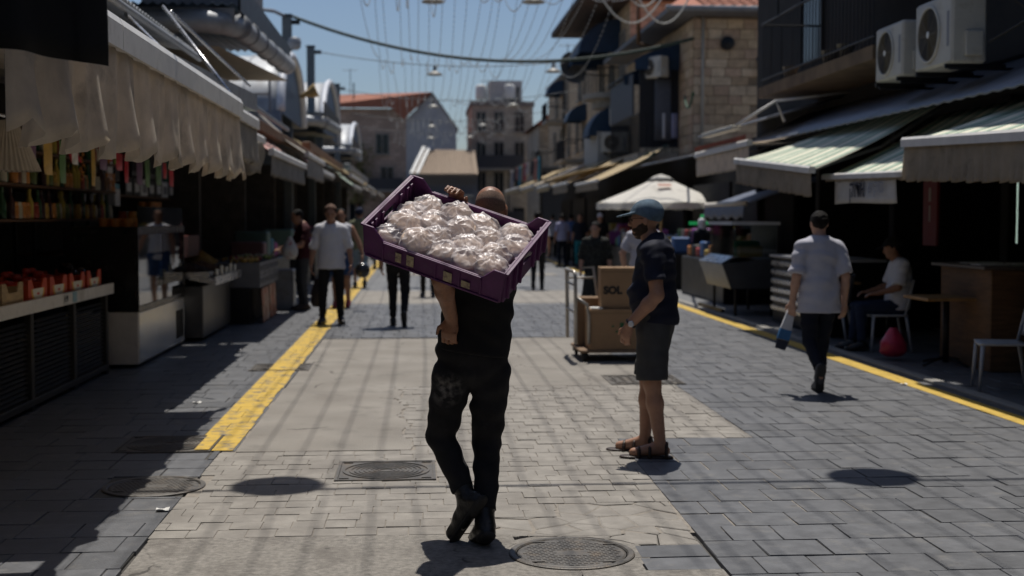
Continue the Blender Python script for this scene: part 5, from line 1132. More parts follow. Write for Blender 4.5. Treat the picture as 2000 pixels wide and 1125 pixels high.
# shelf unit with hanging goods at the back of the stall
sh = empty('goods_rack', (-4.3, 18.2, 0), 'dark shelf rack of packaged goods behind the display counter', 'shelf')
for z in (1.15, 1.55, 1.9): m = MB(); m.cbox(-.4, .1, -2.6, 5.4, z, z+.03, .004); m.build('shelf_board', M('shelf_brown', (.12, .06, .03), .6), sh)
for y in (-2.6, 0, 2.7, 5.38): m = MB(); m.box(-.4, -.36, y, y+.04, 0, 2.9); m.build('upright', DARKM, sh)
for z in (2.45, 2.8): m = MB(); m.tube([(.1, -2.6, z), (.1, 5.4, z)], .012, 6); m.build('hanging_rail', DARKM, sh)
tubs((-4.2, 16.3, 1.933), 2, 3, 3, 'orange deli tub in the stack on the left of the rack', 'deli tubs stacked at the left of the rack'); tubs((-4.2, 18.0, 1.933), 2, 4, 3, 'orange deli tub in the stack below the sock packs', 'deli tubs stacked below the sock packs'); tubs((-4.2, 21.0, 1.583), 2, 6, 3, 'orange deli tub in the stack right of the counter', 'deli tubs stacked right of the counter')
PK = [M('pack_black', (.012, .012, .014), .5), M('pack_white', (.75, .75, .75), .5), M('pack_grey', (.2, .2, .22), .5), M('pack_lime', (.3, .5, .05), .5), M('pack_cyan', (.1, .4, .5), .5)]
k = 0
for row, z, cols in ((0, 2.44, 'kkkwk'), (1, 2.1, 'wwgkw')):
    for i, c_ in enumerate(cols):
        y = 16.9+i*.42; t = empty('sock_pack', (-4.17, y, z), f'hanging pack of socks, {"upper" if row == 0 else "lower"} row, {["first", "second", "third", "fourth", "fifth"][i]} from the left', 'sock pack', 'packs of socks on the rail')
        m = MB(); m.cbox(-.012, .012, -.15, .15, -.34, -.1, .006); m.build('socks', PK[{'k': 0, 'w': 1, 'g': 2}[c_]], t); m = MB(); m.box(.0, .006, -.15, .15, -.098, -.03); m.build('band', PK[3 if row == 0 and c_ == 'k' else (4 if i == 4 else 1)], t)
        m = MB(); m.tube([(0, 0, -.03), (.0, 0, .0), (.03, 0, .02)], .004, 5); m.build('hook', STEEL, t); k += 1
for i, (y, c_) in enumerate(((19.4, 0), (19.95, 0), (20.5, 1), (21.05, 0), (21.6, 0), (22.15, 1), (22.7, 0))):
    t = empty('boxed_goods', (-4.3, y, 1.932), f'box with a {"white" if c_ else "black and white"} face on the rack, {["first", "second", "third", "fourth", "fifth", "sixth", "seventh"][i]} from the counter', 'box', 'boxes on the rack')
    m = MB(); m.cbox(-.12, .12, -.24, .24, 0, .26, .008); m.build('body', PK[c_], t); m = MB(); m.box(.121, .124, -.15, .15, .05, .18); m.build('face_label', PK[1 if not c_ else 2], t)
for i, (y, w_, mat, lab) in enumerate(((19.6, .5, 0, 'black shirt hanging behind the valance'), (20.6, .35, 0, 'second black shirt hanging beside the lilac towel'), (21.3, .16, None, 'lilac towel hanging on the rail'), (21.75, .18, None, 'green towel hanging on the rail'))):
    m = MB(); mm = PK[0] if mat == 0 else (M('lilac_towel', (.3, .26, .36), .9) if 'lilac' in lab else M('green_towel', (.04, .16, .12), .9))
    m.grid(lambda u, v: (-4.1+.02*math.sin(u*14+v*3), y+(u-.5)*2*w_*(1-.15*v), 2.79-.6*v), 16, 6, thick=(.006, 0, 0)); tag(m.build('hanging_cloth', mm, None, True), lab, 'clothing', 'clothes on the rail')
# pleated lamp shade, red sandals' straps
t = empty('pleated_shade', (-2.9, 9.55, 1.93), 'cream pleated fabric shade hanging under the near awning', 'shade'); m = MB(); n = 72
for i in range(2): pass
m.grid(lambda u, v: (lerp(.05, .215, v**.8)*(1+.05*math.sin(u*2*math.pi*36))*math.cos(u*2*math.pi), lerp(.05, .215, v**.8)*(1+.05*math.sin(u*2*math.pi*36))*math.sin(u*2*math.pi), .36-.36*v), 288, 8); m.build('fabric', thin_cloth('cream_pleats', (.5, .46, .4), .3), t, True); m = MB(); m.tube([(0, 0, .3), (0, 0, 1.0)], .008, 6); m.build('cord', DARKM, t); m = MB(); m.lathe([(.05, .34), (.05, .37), (.01, .38)], n=16); m.build('collar', DARKM, t)
for px, lab in ((128, 'red strap hanging left of the orange beads'), (143, 'red strap hanging beside the orange beads'), (190, 'red strap hanging right of the orange beads'), (205, 'rightmost red strap hanging under the valance')):
    p = PX(px, 295, -3.4); m = MB(); m.grid(lambda u, v: (p.x+.05*(v*v), p.y+(u-.5)*.09+.06*v*v, p.z+.25-v*.36), 3, 8, thick=(.006, 0, 0)); tag(m.build('red_strap', M('red_cloth', (.55, .02, .05), .6), None, True), lab, 'strap', 'red straps under the awning')
p = PX(157, 300, -3.4); m = MB()
for i in range(16): m.lathe([(.002, -.018), (.018, 0), (.002, .018)], c=(p.x+.012*(i % 3), p.y+.015*(i % 2), p.z+.28-i*.036), n=8)
tag(m.build('bead_string', TUB, None, True), 'string of orange beads between the red straps', 'beads')
m = MB(); m.cbox(-4.5, -4.3, 16.75, 17.2, 1.932, 2.3, .01); tag(m.build('green_box', M('green_pack', (.03, .2, .07), .5)), 'green box behind the orange tubs', 'box')

# ------------------------------------------------------------------ nut stand, crate stand, posters
ns = empty('nut_stand', (-2.75, 18.2, 0), 'nut stall with sloping trays and a heap of nuts', 'market stand')
m = MB(); m.cbox(-1.0, 0, -1.2, 1.25, .05, .72, .01); m.build('base', M('stall_dark_steel', (.10, .10, .105), .35, .6), ns)
m = MB(); m.add([(.15, -1.25, .74), (.15, 1.25, .74), (-1.0, 1.25, .98), (-1.0, -1.25, .98), (.15, -1.25, .80), (.15, 1.25, .80), (-1.0, 1.25, 1.04), (-1.0, -1.25, 1.04)], [(0,3,2,1),(4,5,6,7),(0,1,5,4),(1,2,6,5),(2,3,7,6),(3,0,4,7)]); m.build('sloping_top', STEEL, ns)
m = MB(); m.box(.151, .17, -1.25, 1.25, .73, .84); m.build('front_lip', STEEL, ns)
for i in range(6):
    y = -1.05+i*.42; m = MB()
    for b_ in ((-.38, .08, y-.19, y-.175), (-.38, .08, y+.175, y+.19), (.07, .085, y-.174, y+.174)): m.box(*b_, .83, .90)
    m.build('tray', BLACKG if i % 2 else STEEL, ns)
def nuts(c, r_, h_, n, mat, label):
    m = MB(); q = random.Random(int(c[1]*9))
    for i in range(n):
        a = q.uniform(0, 6.28); d = math.sqrt(q.random())*r_; z = h_*(1-d/r_)*q.uniform(.85, 1.05); s_ = q.uniform(.013, .02); x, y = d*math.cos(a), d*math.sin(a)
        m.add([(x-s_, y, z), (x+s_, y, z), (x, y-s_*.7, z), (x, y+s_*.7, z), (x, y, z-s_*.6), (x, y, z+s_*.6)], [(0,2,5),(2,1,5),(1,3,5),(3,0,5),(2,0,4),(1,2,4),(3,1,4),(0,3,4)])
    m.lathe([(r_, -.03), (r_*.5, h_*.42), (.01, h_*.85)], n=16); o = m.build('nut_heap', mat, None, True); o.location = c; tag(o, label, 'nuts', 'heaps of nuts', 'stuff'); return o
for i, (dx, y, mat, lab) in enumerate(((-.35, 19.0, M('golden_nuts', (.50, .31, .09), .6, rnd=.3), 'golden heap of nuts at the far end of the nut stall'), (-.2, 18.1, M('brown_nuts', (.18, .09, .04), .6, rnd=.3), 'brown heap of nuts in the middle tray'), (-.2, 17.3, M('dark_dates', (.06, .03, .02), .4, rnd=.3), 'dark heap of dried fruit at the near end'))): nuts((-2.75+dx, y, .92+.05*(i == 0)), .24, .17 if i == 0 else .1, 420, mat, lab)
for i in range(5): m = MB(); m.box(-2.62, -2.6, 17.2+i*.42, 17.34+i*.42, .845, .93+.03*(i % 2)); tag(m.build('price_card', M('card_white', (.6, .58, .5), .7)), f'white price card on the nut stall, {["first", "second", "third", "fourth", "fifth"][i]} from the near end', 'price card', 'price cards on the nut stall')
m = MB(); m.cbox(-3.65, -3.1, 17.3, 18.9, 1.06, 1.36, .01); tag(m.build('dark_red_bin', M('dark_red_plastic', (.09, .015, .012), .5)), 'dark red bin behind the nut trays', 'bin')
cs = empty('crate_stand', (-2.45, 21.0, 0), 'stall counter of stacked grey plastic crates with orange posters', 'market stand')
m = MB(); m.box(-1.0, -.05, -1.3, 1.35, 0, .55); m.build('base', DARKM, cs)
for i in range(2):
    for j in range(4):
        y = -1.28+j*.66; z = .556+i*.19; m = MB(); x0 = -.55+.0
        for b_ in ((x0, .1, y, y+.012), (x0, .1, y+.62, y+.632), (.088, .1, y+.0125, y+.6195), (x0, x0+.012, y+.0125, y+.6195)): m.box(*b_, z, z+.18)
        for k in range(6): m.box(.1005, .106, y+.05+k*.1, y+.09+k*.1, z+.05, z+.13)
        m.box(x0, .1, y, y+.632, z-.004, z-.0005); m.build('crate', M('crate_grey', (.16, .165, .18), .5), cs)
for i, (y, rot) in enumerate(((-1.1, .0), (-.66, 0), (-.1, 0), (.34, 0))):
    t = empty('poster_board', (-2.33, 21+y, 0), ['orange and white poster board nearest the nut stall', 'second orange poster board of the four', 'third orange poster board of the four', 'farthest orange poster board of the four'][i], 'poster', 'orange posters before the crates')
    m = MB(); m.add([(.0, 0, .02), (.0, .4, .02), (-.02, .4, .53), (-.02, 0, .53), (.012, 0, .02), (.012, .4, .02), (-.008, .4, .53), (-.008, 0, .53)], [(0,3,2,1),(4,5,6,7),(0,1,5,4),(1,2,6,5),(2,3,7,6),(3,0,4,7)]); m.build('board', M('poster_orange', (.36, .10, .045), .4, var=.9, scale=5, dirt=((.5, .34, .25), 4, .5, .6)), t)
sg = empty('metal_box', (-2.3, 23.1, 0), 'grey metal box on the pavement beside the man in maroon', 'box'); m = MB(); m.cbox(-.15, .15, -.3, .3, 0, .7, .02); m.build('body', GREYM, sg); m = MB(); m.box(.151, .156, -.2, .2, .1, .6); m.build('door', M('pale_grey', (.4, .42, .42), .5), sg)
# farther stalls, dark masses of goods under the awnings
rr = random.Random(12)
for i in range(9):
    y = 25+i*5.2; t = empty('market_stand', (-2.6, y, 0), f'dim stall of goods under the left awnings, {["first", "second", "third", "fourth", "fifth", "sixth", "seventh", "eighth", "ninth"][i]} beyond the poster boards', 'market stand', 'far stalls on the left')
    m = MB(); m.cbox(-1.1, 0, -1.9, 1.9, 0, .85, .02); m.build('counter', DARKM, t)
    for k in range(6):
        m = MB(); yy = -1.7+k*.6; z = rr.uniform(.15, .5); m.cbox(-.7, -.1, yy, yy+.5, .852, .852+z, .03); m.build('goods', M(f'goods_{rr.randrange(6)}', (rr.uniform(.02, .3), rr.uniform(.02, .2), rr.uniform(.02, .2)), .6), t)
# ================================================================== RIGHT SIDE OF THE STREET
GWS = stripes('green_cream_awning', (.76, .74, .60), (.42, .53, .42), .36, .36, 'Y', c3=(.045, .14, .10)); TARP = M('blue_grey_tarp', (.10, .12, .17), .55, var=.25, scale=2.5, bump=.3, bscale=8); RVAL = thin_cloth('grey_valance', (.5, .43, .34), .45)
SHEET = M('grey_roof_sheet', (.20, .215, .25), .5, .35, var=.2, scale=2, dirt=((.12, .12, .13), 1.6, .5, .8)); WICON = M('wrought_iron', (.012, .012, .014), .55)
awning('green and cream striped awning at the right edge, largest of the three', 4.93, 8.2, 12.95, 2.36, 6.6, 2.98, .40, GWS, RVAL, .16, .03, .035, dz=.16, seed=41, barh=.05)
awning('green and cream striped awning above the lettered cloth sign', 5.0, 13.05, 15.75, 2.10, 6.5, 2.88, .07, GWS, RVAL, .12, .03, .012, dz=.05, seed=42, barh=.035)
awning('green and cream striped awning farthest of the three, sagging', 4.72, 15.35, 19.1, 2.44, 6.4, 3.05, .34, GWS, RVAL, .16, .04, .03, dz=.27, seed=43, barh=.045)
awning('white awning roll with a red dotted border behind the striped ones', 5.05, 19.6, 23.4, 2.72, 6.6, 3.1, .4, VAL, VAL, .2, .02, .01, dz=-.02, seed=44, barh=.05)
m = MB()
for i in range(46): m.box(4.98, 4.992, 19.65+i*.08, 19.69+i*.08, 2.79, 2.86)
tag(m.build('dotted_border', M('red_brown_border', (.25, .06, .03), .7)), 'red dotted border strip on the white awning', 'trim', kind='stuff')
# lettered cloth sign
sg = empty('cloth_sign', (5.0, 14.4, 1.86), 'white cloth sign with dark lettering under the middle striped awning', 'sign')
m = MB(); m.grid(lambda u, v: (.02*math.sin(u*8)*v, lerp(.98, -1.0, u), .2-.30*v+.01*math.sin(u*5)), 20, 5, thick=(.004, 0, 0)); m.build('cloth', M('sign_white', (.50, .49, .48), .8, var=.08), sg, True)
text_mesh('lettering', 'קודא', .26, M('print_navy', (.02, .02, .035), .7), sg, (-.028, .12, .055), (R(90), 0, R(-90)), bold=.006); text_mesh('lettering', 'שיקום', .2, M('print_faded', (.30, .31, .36), .7), sg, (-.028, -.48, .07), (R(90), 0, R(-90)))
# long sloping sheet canopy over the awnings
def sheet_roof(name, label, xe, xw, ze, zw, y0, y1, mat, per=.3):
    m = MB(); m.grid(lambda u, v: (lerp(xw, xe, u), lerp(y0, y1, v), lerp(zw, ze, u)+.008*math.sin(v*(y1-y0)*2*math.pi/per)), 2, int((y1-y0)/per*6), thick=(0, 0, -.03)); return tag(m.build(name, mat, None, True), label, 'canopy', 'sheet canopies on the right')
sheet_roof('sheet_canopy', 'long grey sheet metal canopy below the air conditioners', 5.66, 6.78, 2.86, 3.40, 8, 22.6, SHEET); sheet_roof('sheet_canopy', 'second grey sheet canopy above the white awning roll', 5.55, 6.79, 3.2, 3.55, 20.5, 25.6, SHEET, .2)
sheet_roof('sheet_canopy', 'grey pitched sheet roof beside the stone building', 6.2, 8.6, 3.05, 3.5, 33.6, 36.7, SHEET, .25); sheet_roof('sheet_canopy', 'far beige sheet canopy between parasol and stone houses', 5.0, 7.6, 3.05, 3.55, 41, 52, BEIGE, .4)
m = MB(); m.tube([(5.02, 20.4, 3.05), (5.6, 20.2, 3.42), (5.75, 20.2, 3.1)], .025, 6); m.tube([(5.6, 20.2, 3.42), (6.7, 20.0, 3.55)], .02, 6); tag(m.build('canopy_strut', M('white_pipe', (.5, .5, .5), .5), None, True), 'thin white bent strut above the white awning roll', 'strut')
m = MB(); m.cbox(4.95, 5.1, 20.4, 22.6, 2.99, 3.06, .01); tag(m.build('folded_awning', M('roll_white', (.5, .48, .42), .6)), 'thin rolled awning above the white one', 'awning')
# shop building behind, with the balcony
rb = empty('shop_building', (6.8, 17, 0), 'dark shop building with an iron balcony on the right', 'building')
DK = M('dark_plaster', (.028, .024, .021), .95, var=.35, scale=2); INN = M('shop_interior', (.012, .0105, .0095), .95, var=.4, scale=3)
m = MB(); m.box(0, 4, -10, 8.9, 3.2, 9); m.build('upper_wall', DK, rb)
m = MB(); m.box(-1.15, -.002, -10, 3.2, 5.7, 9); m.build('unseen_upper_bay', DK, rb)  # unseen bay, added so the canopy and air conditioners below lie in shade
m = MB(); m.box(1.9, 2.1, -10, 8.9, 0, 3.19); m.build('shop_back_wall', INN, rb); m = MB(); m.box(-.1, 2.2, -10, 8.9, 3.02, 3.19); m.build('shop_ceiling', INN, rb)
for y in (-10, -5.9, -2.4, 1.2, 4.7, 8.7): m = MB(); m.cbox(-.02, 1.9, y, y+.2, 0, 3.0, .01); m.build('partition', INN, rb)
for y, z in ((-6.5, 4.2), (-4.3, 4.2), (-1.2, 4.3), (4.6, 4.3)):
    m = MB(); m.box(-.04, -.001, y, y+1.1, z, z+1.5); wn = m.build('window', M('dark_window', (.015, .016, .02), .1), rb)
    for a in (y-.06, y+1.1): m = MB(); m.box(-.07, -.002, a, a+.06, z-.05, z+1.55); m.build('frame', DK, wn)
m = MB(); m.box(-1.0, -.001, -.6, 5.0, 3.62, 3.80); bal = m.build('balcony', M('balcony_slab', (.15, .10, .06), .9, var=.4, scale=2), rb)
m = MB(); m.tube([(-.96, -.55, 4.85), (-.96, 4.95, 4.85)], .02, 6); m.tube([(-.96, -.55, 3.92), (-.96, 4.95, 3.92)], .015, 6)
for x0, x1, y in ((-.96, 0, -.55), (-.96, 0, 4.95)): m.tube([(x0, y, 4.85), (x1, y, 4.85)], .02, 6)
m.build('top_rail', WICON, bal)
for i in range(36): m = MB(); m.tube([(-.96, -.5+i*.153, 3.8), (-.96, -.5+i*.153, 4.85)], .009, 5); m.build('baluster', WICON, bal)
for i in range(5): m = MB(); m.tube([(-.8+i*.18, 4.95, 3.8), (-.8+i*.18, 4.95, 4.85)], .009, 5); m.build('baluster', WICON, bal)
for y in (0, 2, 4): m = MB(); m.tube([(-.96, y, 4.85), (-.96, y, 7.5)], .02, 6); m.build('balcony_post', WICON, bal)
for i, y in enumerate((17.9, 18.6, 20.6)):
    m = MB(); m.lathe([(.09, 0), (.13, .2), (.14, .2), (.12, .18)], c=(5.95, y, 3.802), n=14); o = m.build('flower_pot', M('pot_grey', (.2, .18, .15), .8), None, True); tag(o, f'{["grey", "second grey", "third grey"][i]} flower pot on the iron balcony, {["near", "middle", "far"][i]} one', 'flower pot', 'flower pots on the balcony')
m = MB(); m.grid(lambda u, v: (5.79+.02*math.sin(u*20), 17.2+u*1.3, 5.9-v*1.0), 20, 12, thick=(.005, 0, 0)); tag(m.build('checked_blanket', stripes('checked_cloth', (.25, .25, .26), (.02, .02, .022), .12, .5, 'Z'), None, True), 'grey checked blanket hung on the balcony', 'blanket')
ac_unit('air_conditioner', (5.77, 15.3, 3.24), R(-90), 'cream air conditioner on the right wall, the smaller and farther of two', .98, 'air conditioners on the right wall')
ac_unit('air_conditioner', (5.77, 13.9, 3.22), R(-90), 'cream air conditioner on the right wall, the larger and nearer of two', 1.12, 'air conditioners on the right wall')
for y in (14.95, 15.65, 13.55, 14.3):
    m = MB(); m.tube([(6.78, y, 3.42), (5.95, y, 3.17)], .018, 6); m.tube([(6.78, y, 3.17), (5.62, y, 3.18)], .018, 6); tag(m.build('wall_bracket', DARKM), f'dark steel bracket carrying the {"farther" if y > 14.9 else "nearer"} air conditioner, {"far" if y in (15.65, 14.3) else "near"} arm', 'bracket', 'brackets of the air conditioners')
m = MB(); m.tube([(6.4, 12.2, 3.2), (5.75, 13.1, 4.1), (5.72, 13.15, 5)], .03, 6); m.tube([(6.5, 12.4, 3.3), (5.9, 13.15, 4.6)], .02, 6); m.tube([(6.5, 12.0, 3.9), (5.85, 13.1, 3.4)], .015, 6); tag(m.build('stair_frame', DARKM), 'dark diagonal steel frame beside the nearer air conditioner', 'frame')
# ------------------------------------------------------------------ in the shade: counter, banner, tables, chairs
ct = empty('wooden_counter', (6.35, 13.6, 0), 'brown wooden counter with papers behind the seated man', 'counter')
m = MB(); m.cbox(-.45, .5, -.55, .75, 0, 1.06, .01); m.build('body', WOODB, ct); m = MB(); m.cbox(-.55, .55, -.6, .8, 1.062, 1.10, .008); m.build('top', M('counter_top', (.12, .10, .09), .4), ct)
for i, (dx, dy, w_) in enumerate(((-.35, -.3, .16), (-.2, .25, .2), (.1, -.1, .14))): m = MB(); m.box(6.35+dx-w_, 6.35+dx+w_, 13.6+dy-.1, 13.6+dy+.12, 1.1015, 1.115); tag(m.build('paper_stack', M('paper_scrap', (.6, .6, .6), .8)), ['white papers at the front edge of the wooden counter', 'white papers at the far end of the wooden counter', 'white papers at the back of the wooden counter'][i], 'papers', 'papers on the counter')
bn = empty('red_banner', (6.4, 15.9, 1.25), 'tall red banner with pale panels beside the dark shop door', 'banner'); m = MB(); m.cbox(-.02, .02, -.22, .22, 0, 1.5, .005); m.build('board', M('banner_red', (.16, .012, .015), .6), bn)
for z0, z1, w_ in ((.85, 1.15, .11), (1.25, 1.36, .08), (.55, .72, .03), (.3, .5, .02)): m = MB(); m.box(-.024, -.021, -w_, w_, z0, z1); m.build('panel', M('banner_pale', (.32, .27, .22), .6), bn)
lt = empty('led_strip', (6.6, 13.95, 1.4), 'lit vertical strip of tiny white lights in the shop doorway', 'light'); m = MB(); m.box(-.012, .012, -.02, .02, -.1, .75); m.build('channel', DARKM, lt)
for i in range(34): m = MB(); m.box(-.016, -.0125, -.014, .014, -.08+i*.024, -.068+i*.024); m.build('led', M('led_white', (.8, .9, .85), .5, emit=((.75, 1, .85), .9)), lt)
fr = empty('coffee_machine', (6.35, 11.7, 0), 'dark cabinet with a pale grey grille at the right edge', 'cabinet'); m = MB(); m.cbox(-.3, .4, -.5, .5, 0, 1.2, .01); m.build('body', M('cabinet_dark', (.03, .028, .025), .5), fr); m = MB(); m.cbox(-.31, -.302, .08, .3, 1.0, 1.19, .002); m.build('sticker', M('sticker_yellow', (.3, .22, .04), .5), fr); m = MB(); m.cbox(-.2, .1, .15, .4, 1.202, 1.75, .02); m.build('speaker', M('speaker_grey', (.25, .26, .27), .5), fr)
def chair(loc, rz, label):
    t = empty('cafe_chair', loc, label, 'chair', 'chairs in the shade on the right', rz); PL = M('white_plastic', (.42, .43, .45), .45, var=.06)
    m = MB(); m.grid(lambda u, v: ((u-.5)*.42, (v-.5)*.42, .45-.015*math.sin(math.pi*u)), 6, 6, thick=(0, 0, -.025)); m.build('seat', PL, t, True)
    for x in (-.19, .19):
        m = MB(); m.tube([(x, .19, .44), (x*1.12, .22, .0)], [.02, .014], 8); m.build('leg', PL, t, True); m = MB(); m.tube([(x, -.19, .44), (x*1.1, -.26, .0)], [.02, .014], 8); m.build('leg', PL, t, True)
        m = MB(); m.tube([(x, -.18, .44), (x*1.02, -.23, .66), (x*.9, -.27, .86)], .016, 8); m.build('back_post', PL, t, True)
    m = MB(); m.grid(lambda u, v: ((u-.5)*.37, -.205-.07*v-.025*math.sin(math.pi*u), .5+.36*v), 6, 6, thick=(0, -.015, 0)); m.build('backrest', PL, t, True)
    return t
chair((5.62, 15.3, 0), R(84), 'white plastic chair under the seated man'); chair((5.42, 11.75, 0), R(75), 'empty white plastic chair in the shade at the right edge'); chair((5.35, 16.6, 0), R(60), 'white plastic chair beyond the seated man')
def table(loc, label):
    t = empty('cafe_table', loc, label, 'table', 'tables in the shade on the right'); m = MB(); m.cbox(-.35, .35, -.35, .35, .715, .75, .006); m.build('table_top', M('table_wood', (.32, .18, .07), .5, var=.3, scale=4, stretch=(8, 1, 1)), t); m = MB(); m.tube([(0, 0, .03), (0, 0, .714)], .035, 10); m.build('post', DARKM, t, True)
    for k in range(4): a = k*math.pi/2+.4; m = MB(); m.tube([(0, 0, .09), (.2*math.cos(a), .2*math.sin(a), .05), (.32*math.cos(a), .32*math.sin(a), .012)], .016, 6); m.build('foot', DARKM, t, True)
table((5.72, 13.75, 0), 'square wooden cafe table in front of the wooden counter'); table((5.5, 17.2, 0), 'square wooden cafe table beyond the seated man')
bag('red_bag', (PY(1745, 640, 14.3), .32), M('red_plastic_bag', (.42, .03, .07), .35), 'red plastic bag standing on the ground by the cafe table', 'bag', rad=.15, thin=.9, seed=9)
# refrigerated cases farther up
dcR = empty('display_fridge', (5.35, 21.6, 0), 'glass display fridge with angled dark front on the right pavement', 'display fridge')
m = MB(); m.add([(-.3, -.85, .45), (.5, -.85, .45), (.5, -.85, .95), (-.45, -.85, .85), (-.3, .85, .45), (.5, .85, .45), (.5, .85, .95), (-.45, .85, .85)], [(0,1,2,3),(7,6,5,4),(0,4,5,1),(1,5,6,2),(2,6,7,3),(3,7,4,0)]); m.build('body', M('fridge_dark', (.05, .055, .065), .35), dcR)
m = MB(); m.add([(-.46, -.84, .86), (-.46, .84, .86), (-.25, .84, .99), (-.25, -.84, .99)], [(0, 1, 2, 3)]); m.build('slanted_ledge', STEEL, dcR)
for b_ in ((-.27, -.26, -.84, .84, .96, 1.48), (-.26, .45, -.845, -.84, .96, 1.48)): m = MB(); m.box(*b_); m.build('glass_pane', GLASS, dcR)
m = MB(); m.box(-.3, .5, -.86, .86, 1.482, 1.53); m.build('glass_top', M('fridge_white', (.55, .57, .6), .3), dcR); m = MB(); m.box(.46, .5, -.85, .85, .955, 1.48); m.build('back', DARKM, dcR)
for x, y in ((-.2, -.75), (-.2, .75), (.4, -.75), (.4, .75)): m = MB(); m.tube([(x, y, 0), (x, y, .45)], .025, 8); m.build('leg', DARKM, dcR)
rr = random.Random(6)
for i in range(8): m = MB(); c = (rr.uniform(.03, .4), rr.uniform(.05, .3), rr.uniform(.03, .2)); m.cbox(5.2, 5.6, 20.85+i*.2, 21.0+i*.2, .957, 1.1+rr.uniform(0, .15), .02); tag(m.build('packaged_food', M(f'food_{i}', c, .5)), f'packaged food in the glass fridge, {["first", "second", "third", "fourth", "fifth", "sixth", "seventh", "eighth"][i]} from the near end', 'food pack', 'food in the glass fridge')
sl_ = empty('slatted_counter', (5.75, 18.2, 0), 'counter with bright horizontal metal slats beside the fridge', 'counter'); m = MB(); m.cbox(-.3, .5, -1.2, 1.5, .02, 1.0, .01); m.build('body', DARKM, sl_)
for i in range(6): m = MB(); m.cbox(-.335, -.302, -1.19, 1.49, .2+i*.135, .27+i*.135, .008); m.build('slat', STEEL, sl_)
m = MB(); m.cbox(-.36, .5, -1.2, 1.5, 1.002, 1.04, .006); m.build('top', M('pale_top', (.4, .4, .42), .3), sl_)
m = MB(); m.add([(5.0, 21.2, .0), (5.06, 21.2, .0), (5.06, 23.0, .0), (5.0, 23.0, .0), (5.0, 21.2, .09), (5.06, 21.2, .09), (5.06, 23.0, .09), (5.0, 23.0, .09)], [(0,3,2,1),(4,5,6,7),(0,1,5,4),(1,2,6,5),(2,3,7,6),(3,0,4,7)]); tag(m.build('steel_rail', DARKM), 'low dark rail on the ground before the glass fridge', 'rail')
# blue-grey tarpaulin over the fridge
tp = empty('tarpaulin', (6.85, 24.6, 2.25), 'blue-grey tarpaulin with a pale rolled edge above the glass fridge', 'tarpaulin'); m = MB(); m.grid(lambda u, v: (-1.0+2.2*v, (u-.5)*3.2, -.42+.62*v+.05*math.sin(u*6)+.06*math.sin(math.pi*v)), 12, 8, thick=(0, 0, -.005)); m.build('sheet', TARP, tp, True); m = MB(); m.grid(lambda u, v: (-1.02-.03*v, (u-.5)*3.2, -.42-.24*v+.03*math.sin(u*30)*v), 40, 3, thick=(.005, 0, 0)); m.build('valance', TARP, tp, True)
m = MB(); m.tube([(-1.0, -1.62, -.40), (-1.0, 1.62, -.40)], .05, 8); m.build('rolled_edge', M('pale_roll', (.5, .47, .42), .7), tp, True)
# ------------------------------------------------------------------ parasol
pc = PY(1291, 400, 32); pr = empty('parasol', (pc.x, 32, 0), 'large cream market parasol behind the man in the blue cap', 'parasol'); n = 8; Rr = 1.6; zt, zb = 2.55, 1.97
m = MB(); vs = []; fs = []
rings = [(0, 0, zt), (.33, .02, zt-.06), (.8, .05, zt-.27), (Rr, .0, zb)]
for (r_, d, z) in rings[1:]:
    for k in range(n*4):
        a = 2*math.pi*k/(n*4)+.2; s_ = 1-.035*(1-abs(math.cos(a*4-.8)))*r_/Rr; vs.append((r_*s_*math.cos(a), r_*s_*math.sin(a), z-.035*(1-abs(math.cos(a*4-.8)))*r_/Rr))
vs.append((0, 0, zt)); N = n*4
for i in range(2):
    for k in range(N): fs.append((i*N+k, i*N+(k+1) % N, (i+1)*N+(k+1) % N, (i+1)*N+k))
for k in range(N): fs.append((len(vs)-1, (k+1) % N, k))
PCL = thin_cloth('parasol_cream', (.78, .75, .68), .25, var=.06); m.add(vs, fs); m.build('canopy', PCL, pr, True)
m = MB(); m.grid(lambda u, v: ((Rr-.01)*math.cos(u*2*math.pi+.2), (Rr-.01)*math.sin(u*2*math.pi+.2), zb-.02-.13*v-.02*abs(math.sin(u*2*math.pi*12))*v), 96, 2); m.build('valance', PCL, pr, True)
m = MB(); m.lathe([(.34, -.03), (.2, .06), (.02, .12)], c=(0, 0, zt), n=16); m.build('vent_cap', PCL, pr, True)
m = MB(); m.tube([(0, 0, 0), (0, 0, zt)], .03, 10); m.build('pole', M('pale_wood_pole', (.4, .28, .15), .6), pr, True)
for k in range(8): a = 2*math.pi*k/8+.2; m = MB(); m.tube([(0, 0, zt-.03), (Rr*.98*math.cos(a), Rr*.98*math.sin(a), zb-.02)], .012, 6); m.build('rib', M('pale_wood_pole', (.4, .28, .15), .6), pr)
m = MB(); m.lathe([(.3, 0), (.3, .08), (.06, .12)], n=20); m.build('base', DARKM, pr)
m = MB(); m.add([(-.22, -.78, zt-.19), (.12, -.80, zt-.19), (.1, -.66, zt-.128), (-.2, -.64, zt-.128)], [(0, 1, 2, 3)]); m.build('printed_mark', M('faded_red_print', (.42, .22, .17), .8), pr)
